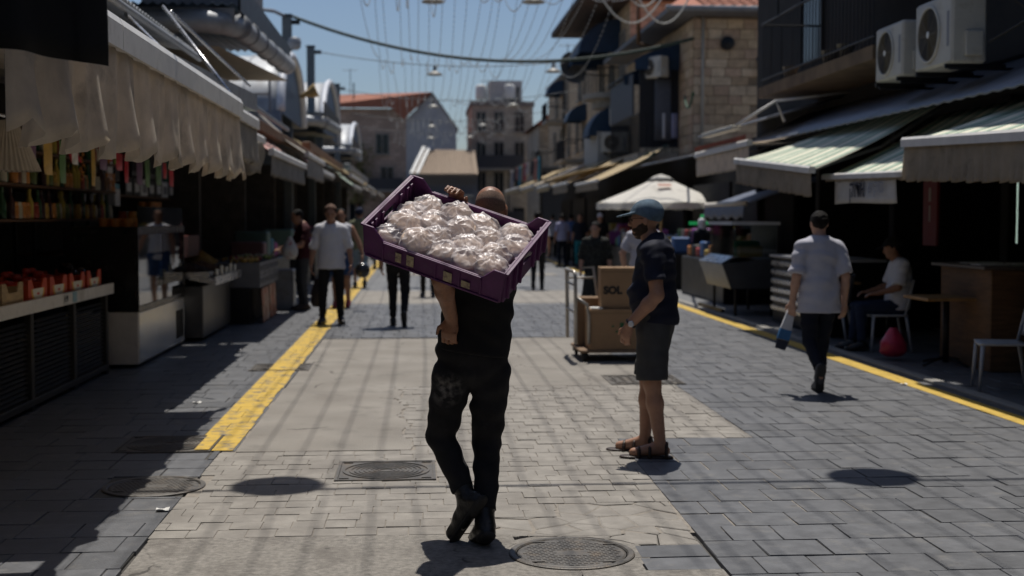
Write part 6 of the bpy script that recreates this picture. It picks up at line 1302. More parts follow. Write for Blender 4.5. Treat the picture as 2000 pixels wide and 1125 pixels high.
# ------------------------------------------------------------------ stalls and awnings farther up the right side
far_r = [(5.0, 36, 41, 2.62, .25, BEIGE, RVAL, 'beige awning just beyond the parasol'), (4.8, 41.6, 46, 2.7, .3, BEIGE, RVAL, 'beige awning farther up the right side, nearest of four'),
         (4.7, 46.5, 51, 2.75, .2, BEIGE, BEIGE, 'beige awning farther up the right side, second of four'), (4.6, 51.6, 58, 2.85, .2, VAL, BEIGE, 'beige awning farther up the right side, third of four'), (4.6, 59, 68, 2.95, .2, BEIGE, BEIGE, 'beige awning farther up the right side, last of four')]
for i, (x, y0, y1, z, vh, cm, vm, lab) in enumerate(far_r): awning(lab, x, y0, y1, z, 7.0, z+1.0, vh, cm, vm, .25, .03, .015, seed=60+i, barh=.045, arms=False)
rr = random.Random(3); GC = [(.3, .04, .04), (.05, .12, .3), (.35, .25, .05), (.05, .2, .1), (.22, .06, .25), (.4, .38, .35), (.02, .02, .02), (.5, .2, .05)]
for i in range(8):
    y = 25.5+i*5; t = empty('market_stand', (6.1, y, 0), f'stall of bright goods on the right, {["first", "second", "third", "fourth", "fifth", "sixth", "seventh", "eighth"][i]} beyond the glass fridge', 'market stand', 'far stalls on the right'); m = MB(); m.cbox(-.5, .9, -1.9, 1.9, 0, .8, .02); m.build('counter', DARKM, t)
    for k in range(9):
        for q in range(2):
            m = MB(); yy = -1.8+k*.4; z = rr.uniform(.1, .4); x = -.42+q*.55; m.cbox(x, x+.4, yy, yy+.32, .802+q*.22, .802+q*.22+z, .03); c = GC[rr.randrange(8)]; m.build('goods', M(f'ware_{GC.index(c)}', c, .5), t)
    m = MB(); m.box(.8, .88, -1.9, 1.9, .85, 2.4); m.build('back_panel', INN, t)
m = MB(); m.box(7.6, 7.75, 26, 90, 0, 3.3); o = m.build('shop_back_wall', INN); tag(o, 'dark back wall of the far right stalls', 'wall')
p = PY(1372, 436, 30.5); gx = empty('green_cross', p, 'lit green neon cross on the dark shop front behind the parasol', 'sign'); GN = M('green_neon', (.02, .5, .15), .5, emit=((.05, .9, .25), .18))
for a in ((-.32, .32, -.035, .035), (-.05, .05, -.2, -.04), (-.05, .05, .04, .2)): m = MB(); m.cbox(a[0], a[1], -.03, .03, a[2], a[3], .01); m.build('arm', GN, gx)
# ================================================================== STONE HOUSES, FAR END, WIRES AND LAMPS
STONE = [M(f'jerusalem_stone_{i}', c, .9, var=.2, scale=5, bump=.6, bscale=18, rnd=.12) for i, c in enumerate(((.50, .37, .24), (.43, .31, .2), (.55, .42, .29), (.46, .32, .22)))]
MORT = M('stone_mortar', (.24, .185, .13), .95, var=.2); ROOFT = M('red_clay_tile', (.30, .11, .065), .8, var=.25, scale=6, rnd=.2); PLAST = M('pale_plaster', (.42, .42, .42), .9, var=.1, scale=2); DGLASS = M('window_dark', (.015, .018, .022), .12); NAVYA = M('navy_awning_cloth', (.012, .035, .075), .6, var=.2); CONCB = M('balcony_concrete', (.3, .27, .23), .9, var=.2)
def far_stone(name, base, scl=.27, wid=.55):
    """stone courses too far away to tell apart singly"""
    m = bpy.data.materials.new(name); m.use_nodes = True; n = m.node_tree.nodes; l = m.node_tree.links; bs = n['Principled BSDF']; bs.inputs['Roughness'].default_value = .9
    g = n.new('ShaderNodeNewGeometry'); sp = n.new('ShaderNodeSeparateXYZ'); l.new(g.outputs['Position'], sp.inputs[0]); ad = n.new('ShaderNodeMath'); l.new(sp.outputs[0], ad.inputs[0]); l.new(sp.outputs[1], ad.inputs[1]); cb_ = n.new('ShaderNodeCombineXYZ'); l.new(ad.outputs[0], cb_.inputs[0]); l.new(sp.outputs[2], cb_.inputs[1])
    br = n.new('ShaderNodeTexBrick'); br.inputs['Scale'].default_value = 1; br.inputs['Brick Width'].default_value = wid; br.inputs['Row Height'].default_value = scl; br.inputs['Mortar Size'].default_value = .014; br.inputs['Color1'].default_value = (*base, 1); br.inputs['Color2'].default_value = (*[c*.75 for c in base], 1); br.inputs['Mortar'].default_value = (*[c*.5 for c in base], 1); l.new(cb_.outputs[0], br.inputs['Vector'])
    nz = n.new('ShaderNodeTexNoise'); nz.inputs['Scale'].default_value = .8; nz.inputs['Detail'].default_value = 6; l.new(g.outputs['Position'], nz.inputs['Vector']); mr = n.new('ShaderNodeMapRange'); mr.inputs[3].default_value = .7; mr.inputs[4].default_value = 1.3; l.new(nz.outputs[0], mr.inputs[0]); vm = n.new('ShaderNodeVectorMath'); vm.operation = 'SCALE'; l.new(br.outputs[0], vm.inputs[0]); l.new(mr.outputs[0], vm.inputs['Scale']); l.new(vm.outputs[0], bs.inputs['Base Color']); MATS[name] = m; return m
FST = far_stone('far_stone', (.52, .39, .26)); FST2 = far_stone('far_stone_grey', (.46, .40, .32))
def window(par, c, axis, w_, h_, depth=.08, sill=True, mat=None):
    """window on a wall: axis 'y' = wall facing -Y, 'x' = wall facing -X; c = centre on the wall face, local to parent"""
    m = MB(); f = (lambda a, d, z: (c[0]+a, c[1]+d, c[2]+z)) if axis == 'y' else (lambda a, d, z: (c[0]+d, c[1]+a, c[2]+z))
    def bx(a0, a1, d0, d1, z0, z1):
        p, q = f(a0, d0, z0), f(a1, d1, z1); m.box(min(p[0], q[0]), max(p[0], q[0]), min(p[1], q[1]), max(p[1], q[1]), p[2], q[2])
    bx(-w_/2, w_/2, -.012, -.004, -h_/2, h_/2); wn = m.build('window', mat or DGLASS, par)
    m = MB(); t = .07
    for a0, a1, z0, z1 in ((-w_/2-t, -w_/2, -h_/2, h_/2), (w_/2, w_/2+t, -h_/2, h_/2), (-w_/2-t, w_/2+t, h_/2, h_/2+t), (-.025, .025, -h_/2, h_/2)): bx(a0, a1, -depth, -.001, z0, z1)
    m.build('frame', CONCB, wn)
    if sill: m = MB(); bx(-w_/2-.12, w_/2+.12, -.16, -.001, -h_/2-.1, -h_/2-.001); m.build('sill', CONCB, wn)
    return wn
# ---- the near stone house: block courses facing the street end
SX, SY, SZ0, SZ1 = 7.87, 37., 3.2, 7.32
st = empty('stone_house', (SX, SY, 0), 'two storey house of pale stone blocks with a tiled roof on the right', 'building')
m = MB(); m.box(.02, 9, .02, 11.3, 0, SZ1-.001); m.build('wall', MORT, st)
random.seed(17); sm = []
for mt_ in STONE:
    for q in range(2):
        m = MB(); m.cbox(-.5, .5, -1, 0, -.5, .5, .04); me = m.mesh('stone_block'); me.materials.append(mt_); sm.append(me)
z = SZ0
while z < SZ1-.1:
    h_ = min(random.choice((.25, .27, .29)), SZ1-z); x = -.02-random.uniform(0, .25)
    while x < 4.3:
        L = random.uniform(.38, .66); a, b_ = max(x, 0), min(x+L, 4.3)
        if b_-a > .06 and not (1.85 < (a+b_)/2 < 3.0 and 4.3 < z+h_/2 < 6.1):
            o = bpy.data.objects.new('stone_block', random.choice(sm)); COL.objects.link(o); o.parent = st; o.location = ((a+b_)/2, .02-random.uniform(0, .012), z+h_/2); o.scale = (b_-a-.018, .05, h_-.018)
        x += L
    z += h_
z = SZ0
while z < SZ1-.1:      # quoins and blocks round the corner, street side
    h_ = .27; y = .05
    while y < 2.6:
        L = random.uniform(.38, .66); 
        if z+h_ < SZ1: o = bpy.data.objects.new('stone_block', random.choice(sm)); COL.objects.link(o); o.parent = st; o.location = (.02, y+L/2, z+h_/2); o.rotation_euler = (0, 0, R(-90)); o.scale = (L-.018, .04, h_-.018)
        y += L
    z += h_
m = MB(); m.box(.0, .019, 2.7, 11.3, 0, SZ1-.002); m.build('side_wall', FST, st)
m = MB(); m.box(-.9, 9.4, -.75, 11.8, SZ1, SZ1+.12); m.build('eaves', M('grey_eaves', (.14, .14, .15), .7), st)
m = MB(); m.tube([(-.95, -.8, SZ1+.1), (9.4, -.8, SZ1+.1)], .08, 8); m.build('gutter', GREYM, st, True)
def tile_roof(par, x0, x1, y0, y1, z0, rise, back=True, per=.3, row=.35):
    """clay tile roof sloping up from y0 (front) to the ridge; rounded tile columns in stepped rows"""
    m = MB(); nr = int((y1-y0)/row)
    for r_ in range(nr):
        ya, yb = y0+r_*row, y0+(r_+1)*row+.06; za, zb = z0+rise*r_/nr+.03, z0+rise*(r_+1)/nr+.02
        m.grid(lambda u, v: (lerp(x0, x1, u), lerp(ya, yb, v), lerp(za, zb, v)+.045*abs(math.sin(math.pi*u*(x1-x0)/per))), int((x1-x0)/per*4), 1)
    o = m.build('tile_rows', ROOFT, par, fix=False); o['kind'] = 'stuff'; return o
rf = MB(); rf.add([(-.9, -.75, SZ1+.121), (9.4, -.75, SZ1+.121), (9.4, 5.5, SZ1+2.1), (1.6, 5.5, SZ1+2.1), (-.9, 11.8, SZ1+.121), (9.4, 11.8, SZ1+.121)], [(0, 1, 2, 3), (0, 3, 4), (3, 2, 5, 4)]); rfo = rf.build('roof', ROOFT, st); m = MB()
tile_roof(rfo, .2, 9.3, -.7, 5.2, SZ1+.15, 1.95)
m = MB(); m.box(1.9, 2.95, .01, .018, 4.35, 6.05); m.build('window', DGLASS, st); m = MB(); m.grid(lambda u, v: (1.8+u*1.3, -.02-.42*v, 6.2-.55*v), 6, 4, thick=(0, .01, 0)); m.build('window_awning', NAVYA, st, True)
m = MB(); m.tube([(.25, -.06, SZ0), (.25, -.06, SZ1)], .045, 8); m.build('drain_pipe', M('pale_pipe', (.4, .36, .3), .6), st, True)
m = MB(); m.lathe([(.2, 0), (.2, .1), (.02, .14)], c=(0, 0, 0), n=14, mat=Matrix.Translation((.95, -.05, 6.55)) @ Matrix.Rotation(R(90), 4, 'X')); m.build('wall_lamp', DARKM, st)
# balcony box with dark screens on the street side of the stone house
bx_ = empty('enclosed_balcony', (7.85, 41.5, 0), 'enclosed balcony with dark screens and blue awnings on the stone house', 'balcony')
m = MB(); m.box(-1.25, -.01, -2.6, 3.0, 3.35, 3.55); m.build('slab', CONCB, bx_)
m = MB(); m.box(-1.25, -1.2, -1.6, 3.0, 4.75, 6.0); m.build('screen_panel', M('navy_screen', (.035, .04, .055), .6), bx_); m = MB(); m.box(-1.2, -.01, -2.55, -2.5, 3.7, 6.2); m.build('curtain', M('dark_curtain', (.02, .021, .026), .8), bx_)
m = MB(); m.grid(lambda u, v: (-.75+u*.5, -2.62, 3.9+v*2.2), 10, 3, thick=(0, .02, 0)); m.build('grey_curtain', M('blue_grey_curtain', (.10, .11, .14), .8), bx_, True)
for i in range(30): m = MB(); m.tube([(-1.22, -2.5+i*.19, 3.55), (-1.22, -2.5+i*.19, 4.7)], .012, 4); m.build('baluster', WICON, bx_)
for i in range(6): m = MB(); m.tube([(-1.2+i*.2, -2.56, 3.55), (-1.2+i*.2, -2.56, 4.7)], .012, 4); m.build('baluster', WICON, bx_)
m = MB(); m.tube([(0, -2.56, 4.72), (-1.22, -2.56, 4.72), (-1.22, 3.0, 4.72)], .025, 6); m.build('top_rail', WICON, bx_)
for a, b_, z1, z0, nm in ((-2.7, -.8, 6.85, 6.3, 'blue_awning'), (-.7, 3.1, 6.5, 6.05, 'blue_awning')):
    m = MB(); m.grid(lambda u, v: (-.02-1.35*u, lerp(a, b_, v), lerp(z1, z0, u)+.06*math.sin(math.pi*u)), 8, 6, thick=(0, 0, -.02)); m.add([(-.02, a, z1), (-1.37, a, z0), (-1.37, a, z0-.3), (-.02, a, z0-.3)], [(0, 1, 2, 3)]); m.build(nm, NAVYA, bx_, True)
ac_unit('air_conditioner', (7.1, 38.8, 5.75), R(-60), 'cream air conditioner above the enclosed balcony', .95, None)
for i, (dx, dz, c) in enumerate(((-.6, 3.6, C_WHITE), (-.3, 3.6, C_LILAC))): m = MB(); m.grid(lambda u, v: (7.85+dx+u*.25, 38.88+.03*math.sin(u*9), 4.72-v*.75), 6, 6, thick=(0, .01, 0)); tag(m.build('laundry', c, None, True), ['white laundry hung on the enclosed balcony', 'lilac laundry hung on the enclosed balcony'][i], 'laundry', 'laundry on the enclosed balcony')
# ---- second house: round balcony, blue awnings, deep eaves
h2 = empty('stone_house', (7.9, 53.5, 0), 'taller stone house with a rounded balcony and deep dark eaves', 'building')
m = MB(); m.box(0, 8, -5.15, 4.6, 0, 9.6); m.build('wall', FST, h2); m = MB(); m.box(-1.9, 8, -5.4, 5, 9.6, 9.8); m.build('eaves', M('dark_eaves', (.05, .035, .03), .8), h2); m = MB(); m.add([(-1.9, -5.4, 9.81), (8, -5.4, 9.81), (8, 5, 9.81), (-1.9, 5, 9.81), (3, -.2, 12.5)], [(0,1,4),(1,2,4),(2,3,4),(3,0,4)]); m.build('roof', ROOFT, h2)
for y in (-3.6, -.8, 2.2): window(h2, (0, y, 7.8), 'x', 1.0, 1.7)
for y in (-3.6, .2, 2.8): window(h2, (0, y, 4.6), 'x', 1.0, 1.7)
def half_balcony(par, y, z, r_, nb=22):
    m = MB(); pts = [(-r_*math.sin(a), y-r_*1.2*math.cos(a)) for a in np.linspace(0, math.pi, 18)]; m.prism(pts, z, z+.2); m.prism([(p*.7, y+(q-y)*.7) for p, q in pts], z-.35, z-.001); b_ = m.build('balcony', CONCB, par)
    m = MB(); m.tube([(p, q, z+1.15) for p, q in pts], .03, 6); m.build('top_rail', WICON, b_)
    for a in np.linspace(0.05, math.pi-.05, nb): m = MB(); m.tube([(-r_*.98*math.sin(a), y-r_*1.18*math.cos(a), z+.2), (-r_*.98*math.sin(a), y-r_*1.18*math.cos(a), z+1.15)], .013, 4); m.build('baluster', WICON, b_)
half_balcony(h2, -1.2, 6.3, 1.25)
def fan_awning(par, y, z, w_, d, h_, nm='blue_awning'):
    m = MB(); m.grid(lambda u, v: (-d*math.sin(u*math.pi/2), y+(v-.5)*w_, z-h_+h_*math.cos(u*math.pi/2)), 8, 4, thick=(.0, 0, -.015))
    for s_ in (-.5, .5): m.add([(0, y+s_*w_, z)]+[(-d*math.sin(u*math.pi/2), y+s_*w_, z-h_+h_*math.cos(u*math.pi/2)) for u in np.linspace(0, 1, 8)]+[(0, y+s_*w_, z-h_)], [tuple(range(10))])
    m.build(nm, NAVYA, par, True)
fan_awning(h2, -1.2, 9.3, 3.4, 1.6, 1.3); fan_awning(h2, -4.0, 5.9, 1.9, 1.5, 1.25); fan_awning(h2, 2.5, 9.2, 2.2, 1.4, 1.2)
m = MB(); m.box(-1.2, 0, -5.1, -1.2, 3.5, 3.7); bb2 = m.build('balcony', CONCB, h2); m = MB(); m.box(-1.2, -1.12, -5.1, -1.2, 3.7, 4.8); m.build('solid_railing', M('pale_panel', (.36, .35, .33), .7), bb2)
m = MB(); m.box(-1.1, 0, -5.1, -5.04, 3.7, 4.8); m.build('side_railing', M('pale_panel', (.36, .35, .33), .7), bb2)
ac_unit('air_conditioner', (7.3, 47.95, 4.0), R(-20), 'white air conditioner standing on the lower balcony of the taller house', 1.1, None); ac_unit('air_conditioner', (7.55, 48.05, 5.0), R(-10), 'white air conditioner fixed above the lower balcony of the taller house', 1.0, None)
ds = empty('satellite_dish', (6.6, 56.5, 8.0), 'grey satellite dish at the corner of the taller house', 'satellite dish', None, R(30)); m = MB(); m.lathe([(.02, 0), (.3, .04), (.55, .14), (.7, .26)], n=28, mat=Matrix.Rotation(R(80), 4, 'X'), closed=False); m.build('dish', M('dish_grey', (.25, .26, .28), .6), ds, True); m = MB(); m.tube([(0, 0, 0), (0, .4, -.3), (.9, .5, -.4)], .03, 6); m.build('mount', DARKM, ds); m = MB(); m.tube([(0, 0, -.5), (0, -.7, 0)], .015, 5); m.build('feed_arm', DARKM, ds)
# ---- long stone wall house, stepped roofs farther on
h3 = empty('stone_house', (7.9, 68.6, 0), 'long brown stone house beyond the rounded balcony', 'building'); m = MB(); m.box(0, 8, -10.4, 10, 0, 9.2); m.build('wall', FST, h3); m = MB(); m.box(-.15, 8.1, -10.45, 10.1, 9.2, 9.35); m.build('coping', CONCB, h3)
for y, z in ((-7, 5.6), (-4.5, 5.6), (-1, 5.6), (2.5, 5.6), (6, 5.6), (-5.5, 8), (0, 8), (5, 8)): window(h3, (0, y, z), 'x', .9, 1.5)
m = MB(); m.tube([(-.1, .8, 3.2), (-.1, .8, 9.1)], .06, 6); m.build('drain_pipe', DARKM, h3)
m = MB(); m.box(-1.2, -.001, 4.0, 7.0, 4.0, 4.15); m.build('door_canopy', DARKM, h3)
for y, z in ((-6, 4.2), (1.5, 6.6), (5.5, 4.3)):
    m = MB(); m.box(-1.1, -.001, y-1.3, y+1.3, z, z+.16); b_ = m.build('balcony', CONCB, h3); m = MB(); m.tube([(0, y-1.28, z+1.05), (-1.08, y-1.28, z+1.05), (-1.08, y+1.28, z+1.05), (0, y+1.28, z+1.05)], .03, 5); m.build('top_rail', WICON, b_)
    for k in range(14): m = MB(); m.tube([(-1.08, y-1.28+k*.197, z+.16), (-1.08, y-1.28+k*.197, z+1.05)], .014, 4); m.build('baluster', WICON, b_)
fan_awning(h3, -7, 6.9, 1.6, .9, .8); fan_awning(h3, 2.5, 9.0, 1.6, .9, .8)
for i, (x, y, z) in enumerate(((9.2, 60, 9.36), (9.6, 66, 9.36), (10.5, 54, 9.9), (6.6, 93.5, 9.76), (4.6, 94, 9.76))):
    t = empty('water_tank', (x, y, z), f'white water tank on the far roofs, {["first", "second", "third", "fourth", "fifth"][i]} by distance', 'water tank', 'water tanks on the far roofs'); m = MB(); m.lathe([(.38, .3), (.4, .35), (.4, 1.2), (.3, 1.3), (.05, 1.34)], n=18); m.build('drum', M('tank_white', (.6, .6, .58), .5), t, True); m = MB()
    for a in range(4): m.tube([(.3*math.cos(a*1.57), .3*math.sin(a*1.57), 0), (.3*math.cos(a*1.57), .3*math.sin(a*1.57), .3)], .03, 5)
    m.build('legs', DARKM, t)
for i, (x, y, z, h_) in enumerate(((8.2, 59, 9.35, 2.4), (8.3, 72, 9.35, 1.8), (5.0, 93, 9.75, 1.6), (-4.5, 90, 9.9, 1.8))):
    t = empty('roof_aerial', (x, y, z), f'thin television aerial on the far roofs, {["nearest on the right", "farther on the right", "on the apartment block", "on the gabled house"][i]}', 'aerial', 'aerials on the far roofs'); m = MB(); m.tube([(0, 0, 0), (0, 0, h_)], .025, 5); m.build('mast', DARKM, t); m = MB()
    m.tube([(-.5, 0, h_-.1), (.5, 0, h_-.1)], .015, 4); m.build('boom', DARKM, t)
    for k in range(6): m = MB(); m.tube([(-.45+k*.18, -.25+k*.02, h_-.1), (-.45+k*.18, .25-k*.02, h_-.1)], .01, 4); m.build('element', DARKM, t)
h4 = empty('stone_house', (7.4, 84, 0), 'small stone house with a tiled roof at the far right end', 'building'); m = MB(); m.box(0, 6, -4.5, 4, 0, 7.2); m.build('wall', FST2, h4); m = MB(); m.add([(-.3, -4.7, 7.21), (6, -4.7, 7.21), (6, 4, 7.21), (-.3, 4, 7.21), (1.5, -4.7, 8.6), (1.5, 4, 8.6)], [(0, 3, 5, 4), (1, 4, 5, 2), (0, 4, 1), (2, 5, 3)]); m.build('roof', ROOFT, h4); window(h4, (2, -4.5, 5), 'y', 1, 1.5); window(h4, (0, -1, 5), 'x', 1, 1.5)
# ---- end of the street: apartment block with balconies
ab = empty('apartment_block', (5.85, 92, 0), 'flat roofed apartment block with dark windows at the end of the street', 'building'); m = MB(); m.box(-2.0, 2.3, 0, 9, 0, 9.4); m.build('wall', FST2, ab); m = MB(); m.box(-2.1, 2.4, -.1, 9.1, 9.4, 9.75); m.build('parapet', M('grey_parapet', (.2, .18, .16), .9), ab); m = MB(); m.box(-.65, 1.65, 1.5, 5, 9.76, 11.35); pt = m.build('penthouse', PLAST, ab); m = MB(); m.box(1.25, 1.45, 1.48, 1.497, 9.9, 10.9); m.build('door', DGLASS, pt)
for z in (8.3, 6.2, 4.1):
    for x in (-1.35, -.1, 1.35): window(ab, (x, 0, z), 'y', .62, 1.35)
for z in (6.9, 3.0):
    m = MB(); m.box(-1.9, 1.6, -.9, -.001, z-2.0, z-1.85); b_ = m.build('balcony', CONCB, ab); m = MB(); m.box(-1.9, 1.6, -.9, -.85, z-1.85, z-.95); m.build('railing', M('dark_railing', (.05, .05, .055), .7), b_)
for x in (-1.2, 0, 1.3): m = MB(); m.box(x-.4, x+.4, -.02, -.002, .3, 2.3); m.build('door', DGLASS, ab)
# ---- gabled house with red roof, low tiled shed, far left
gh = empty('gabled_house', (-1.7, 88, 0), 'large gabled house with a red tiled roof and grey side wall at the street end', 'building')
m = MB(); m.box(-5.5, 1.0, .0, 12, 0, 8.85); m.build('wall', far_stone('pink_stone', (.46, .34, .27)), gh)
m = MB(); m.add([(1.0, -.01, 0), (4.35, -.01, 0), (4.35, -.01, 7.6), (2.75, -.01, 9.9), (1.0, -.01, 8.2), (1.0, 12, 0), (4.35, 12, 0), (4.35, 12, 7.6), (2.75, 12, 9.9), (1.0, 12, 8.2)], [(0,1,2,3,4),(9,8,7,6,5),(0,5,6,1),(1,6,7,2),(2,7,8,3),(4,9,5,0)]); m.build('gable_wall', M('grey_render', (.42, .42, .43), .9, var=.12, scale=2), gh)
m = MB(); m.add([(-5.8, -.5, 8.87), (.0, -.5, 8.87), (.85, -.5, 8.1), (2.72, -.3, 9.95), (-5.8, 3, 9.95), (2.72, 12, 9.95), (-5.8, 12, 9.9)], [(0, 1, 3, 4), (1, 2, 3), (4, 3, 5, 6)]); m.add([(2.74, -.2, 9.97), (4.5, -.2, 7.5), (4.5, 12, 7.5), (2.74, 12, 9.97)], [(0, 1, 2, 3)]); m.build('roof', ROOFT, gh)
for x, z in ((-4.2, 6.3), (-2.6, 6.3), (-.6, 6.5), (-4.2, 4.4), (-2.2, 4.2), (-.3, 4.3), (-2.4, 2.0), (-.3, 2.0)): window(gh, (x, 0, z), 'y', .8, 1.3)
m = MB(); m.box(-1.6, .8, -1, -.002, 3.3, 3.45); b_ = m.build('balcony', CONCB, gh); m = MB(); m.box(-1.6, .8, -1, -.94, 3.45, 4.2); m.build('railing', M('dark_railing', (.05, .05, .055), .7), b_)
m = MB(); m.tube([(-2.5, .5, 8.3), (-2.5, .5, 10.6)], .05, 6); m.build('roof_mast', DARKM, gh)
sh4 = empty('tiled_shed', (1.6, 80, 0), 'low building with a tan tiled roof at the street end', 'building'); m = MB(); m.box(-1.9, 2.1, 0, 6, 0, 4.2); m.build('wall', M('grey_shop_wall', (.2, .2, .22), .9), sh4); TAN = M('tan_tile', (.27, .205, .15), .8, var=.25, scale=5)
m = MB(); m.add([(-2.0, -.4, 4.25), (2.1, -.4, 4.25), (2.1, 4, 5.9), (-1.1, 4, 5.9), (-2.0, -.4, 4.1), (2.1, -.4, 4.1)], [(0, 1, 2, 3), (0, 4, 5, 1)]); m.build('roof', TAN, sh4)
for i in range(20): m = MB(); m.tube([(-1.9+i*.2, -.42, 4.27), (-1.2+i*.163, 3.9, 5.93)], .05, 5); m.build('roof_tile_row', TAN, sh4)
for i in range(22): m = MB(); m.box(-1.9+i*.18, -1.8+i*.18, -.46, -.42, 3.6, 4.1); m.build('fringe_slat', M('slat_brown', (.17, .14, .11), .8), sh4)
for a in ((-2.05, -1.25), (-1.7, -.9)): m = MB(); m.add([(a[0], -.45, 4.3), (a[0]+.22, -.45, 4.3), (a[1]+.22, 3.9, 6.15), (a[1], 3.9, 6.15), (a[0], -.45, 4.2), (a[0]+.22, -.45, 4.2)], [(0, 1, 2, 3), (0, 4, 5, 1)]); m.build('white_verge', M('verge_white', (.6, .6, .58), .7), sh4)
m = MB(); m.box(-1.6, 1.7, -.1, -.01, .2, 2.8); m.build('shop_front', M('shutter_grey', (.3, .32, .36), .5, stretch=(1, 1, 12)), sh4); m = MB(); m.box(-1.7, 1.8, -.5, -.11, 2.85, 3.0); m.build('shop_lintel', M('lintel_cream', (.5, .47, .4), .7), sh4)
# climbing plant on the gabled house
pl = empty('climbing_plant', (-4.0, 87.4, 0), 'climbing plant with yellowish leaves on the gabled house', 'plant'); m = MB(); q = random.Random(4)
for i in range(900):
    x, y, z = q.gauss(0, .5), q.gauss(-.2, .25), 2.5+q.random()*4.0; s_ = q.uniform(.06, .13); d = Vector((q.gauss(0, 1), q.gauss(0, 1), q.gauss(0, 1))).normalized(); e = d.orthogonal()*s_; g2 = d.cross(e).normalized()*s_*.6; c = Vector((x, y, z)); m.add([c-e, c+g2, c+e, c-g2], [(0, 1, 2, 3)])
o = m.build('leaves', M('leaf_olive', (.13, .12, .035), .6, rnd=.4), pl, fix=False); o['kind'] = 'stuff'; m = MB(); m.tube([(0, 0, 0), (.1, -.1, 3), (-.1, 0, 6)], [.08, .05, .02], 6); m.build('stem', WOODB, pl)
m = MB(); m.box(-60, -9, 100, 103, 0, 9); tag(m.build('distant_block', FST2), 'distant stone block far behind the left roofs', 'building'); m = MB(); m.box(14, 60, 110, 113, 0, 10); tag(m.build('distant_block', FST), 'distant stone block far behind the right houses', 'building')
# distant market clutter hung under the right houses
q = random.Random(8); HC = [(.03, .16, .22), (.22, .1, .09), (.02, .02, .03), (.3, .28, .3), (.2, .03, .05), (.2, .16, .12)]
for i in range(10):
    y = 60+i*1.9+q.uniform(-.5, .5); hh_ = q.uniform(.5, 1.4); m = MB(); c = HC[i % 6]; m.grid(lambda u, v: (5.6+.05*math.sin(u*9+v*3), y+u*.8, 4.4-v*hh_), 8, 6, thick=(.02, 0, 0)); tag(m.build('hanging_garment', M(f'garment_{i % 6}', c, .8), None, True), f'{["teal", "pink", "black", "pale", "red", "tan"][i % 6]} garment hanging high on the far right, {["nearer", "farther"][i//6]} of its colour', 'garment', 'garments hanging far up the street')
m = MB(); m.tube([(5.6, 59, 4.45), (5.6, 80, 4.45)], .03, 5); m.tube([(5.6, 59, 0), (5.6, 59, 4.45)], .04, 5); m.tube([(5.6, 80, 0), (5.6, 80, 4.45)], .04, 5); tag(m.build('garment_rail', DARKM), 'high rail that carries the far garments', 'rail')

# ------------------------------------------------------------------ cables, lamps and light strings over the street
CAB = M('green_black_cable', (.03, .05, .04), .7); WIREM = M('grey_wire', (.10, .11, .12), .6); BULB = M('bulb_white', (.55, .55, .52), .4)
def cat(a, b_, sag, n=24): return [Vector(a).lerp(Vector(b_), t)-Vector((0, 0, sag*4*t*(1-t))) for t in np.linspace(0, 1, n+1)]
m = MB(); m.tube(cat(PX(566, 30, -3.6), (7.86, 37.0, PY(1355, 75, 37).z), .95, 30), .05, 6); tag(m.build('thick_cable', CAB, None, True), 'thick dark green cable sagging across the street from the nearest pole', 'cable')
LROWS = [(9.98, -.52, 3.12, 6.4, None), (21, -.2, 3.4, 6.6, None), (32, .4, 2.85, 6.85, None), (45.3, .62, 4.72, 6.45, 7.3), (60, .75, 4.4, 6.55, 7.45), (72, .8, 3.6, 6.6, None), (84, .9, 3.4, 6.7, None)]
SHD = M('lamp_enamel', (.30, .29, .26), .45, var=.1)
pm = None
for i, (y, xa, xb, z, zp) in enumerate(LROWS):
    nm = ['nearest', 'second', 'third', 'fourth', 'fifth', 'sixth', 'seventh'][i]
    m = MB(); L0 = (-3.6, y, zp if zp else z+.7); R0 = (7.6, y, z+.95); pts = cat(L0, R0, .55, 26); m.tube(pts, .024 if i == 0 else .015, 5); tag(m.build('lamp_wire', WIREM, None, True), f'{nm} wire across the street that carries two lamps', 'wire', 'lamp wires over the street')
    for x, sd_ in ((xa, 'left'), (xb, 'right')):
        t_ = (x+3.6)/11.2; zw = lerp(L0[2], R0[2], t_)-.55*4*t_*(1-t_)
        if pm is None:
            pm = empty('pendant_lamp', (x, y, zw), f'round enamel pendant lamp, {sd_} one on the {nm} wire', 'lamp', 'pendant lamps over the street')
            m = MB(); m.lathe([(.04, -.16), (.10, -.20), (.2, -.25), (.275, -.31), (.28, -.33), (.265, -.325), (.19, -.27), (.04, -.19)], n=28, closed=False); m.build('shade', SHD, pm, True); m = MB(); m.lathe([(.05, -.19), (.055, -.05), (.03, -.02), (.015, 0)], n=14); m.build('holder', DARKM, pm, True); m = MB(); m.lathe([(.02, -.2), (.05, -.25), (.055, -.29), (.03, -.33), (.005, -.34)], n=12); m.build('bulb', BULB, pm, True)
        else: dup(pm, (x, y, zw), None, f'round enamel pendant lamp, {sd_} one on the {nm} wire')
q = random.Random(77)
def bulb_mesh(path, step, r_):
    m = MB(); acc = 0
    for a, b_ in zip(path, path[1:]):
        L = (b_-a).length; t = step-acc
        while t < L: c = a.lerp(b_, t/L); m.add([c+Vector(v)*r_ for v in ((1,0,0),(-1,0,0),(0,1,0),(0,-1,0),(0,0,1.3),(0,0,-1.6))], [(0,2,4),(2,1,4),(1,3,4),(3,0,4),(2,0,5),(1,2,5),(3,1,5),(0,3,5)]); t += step
        acc = L-(t-step)
    return m
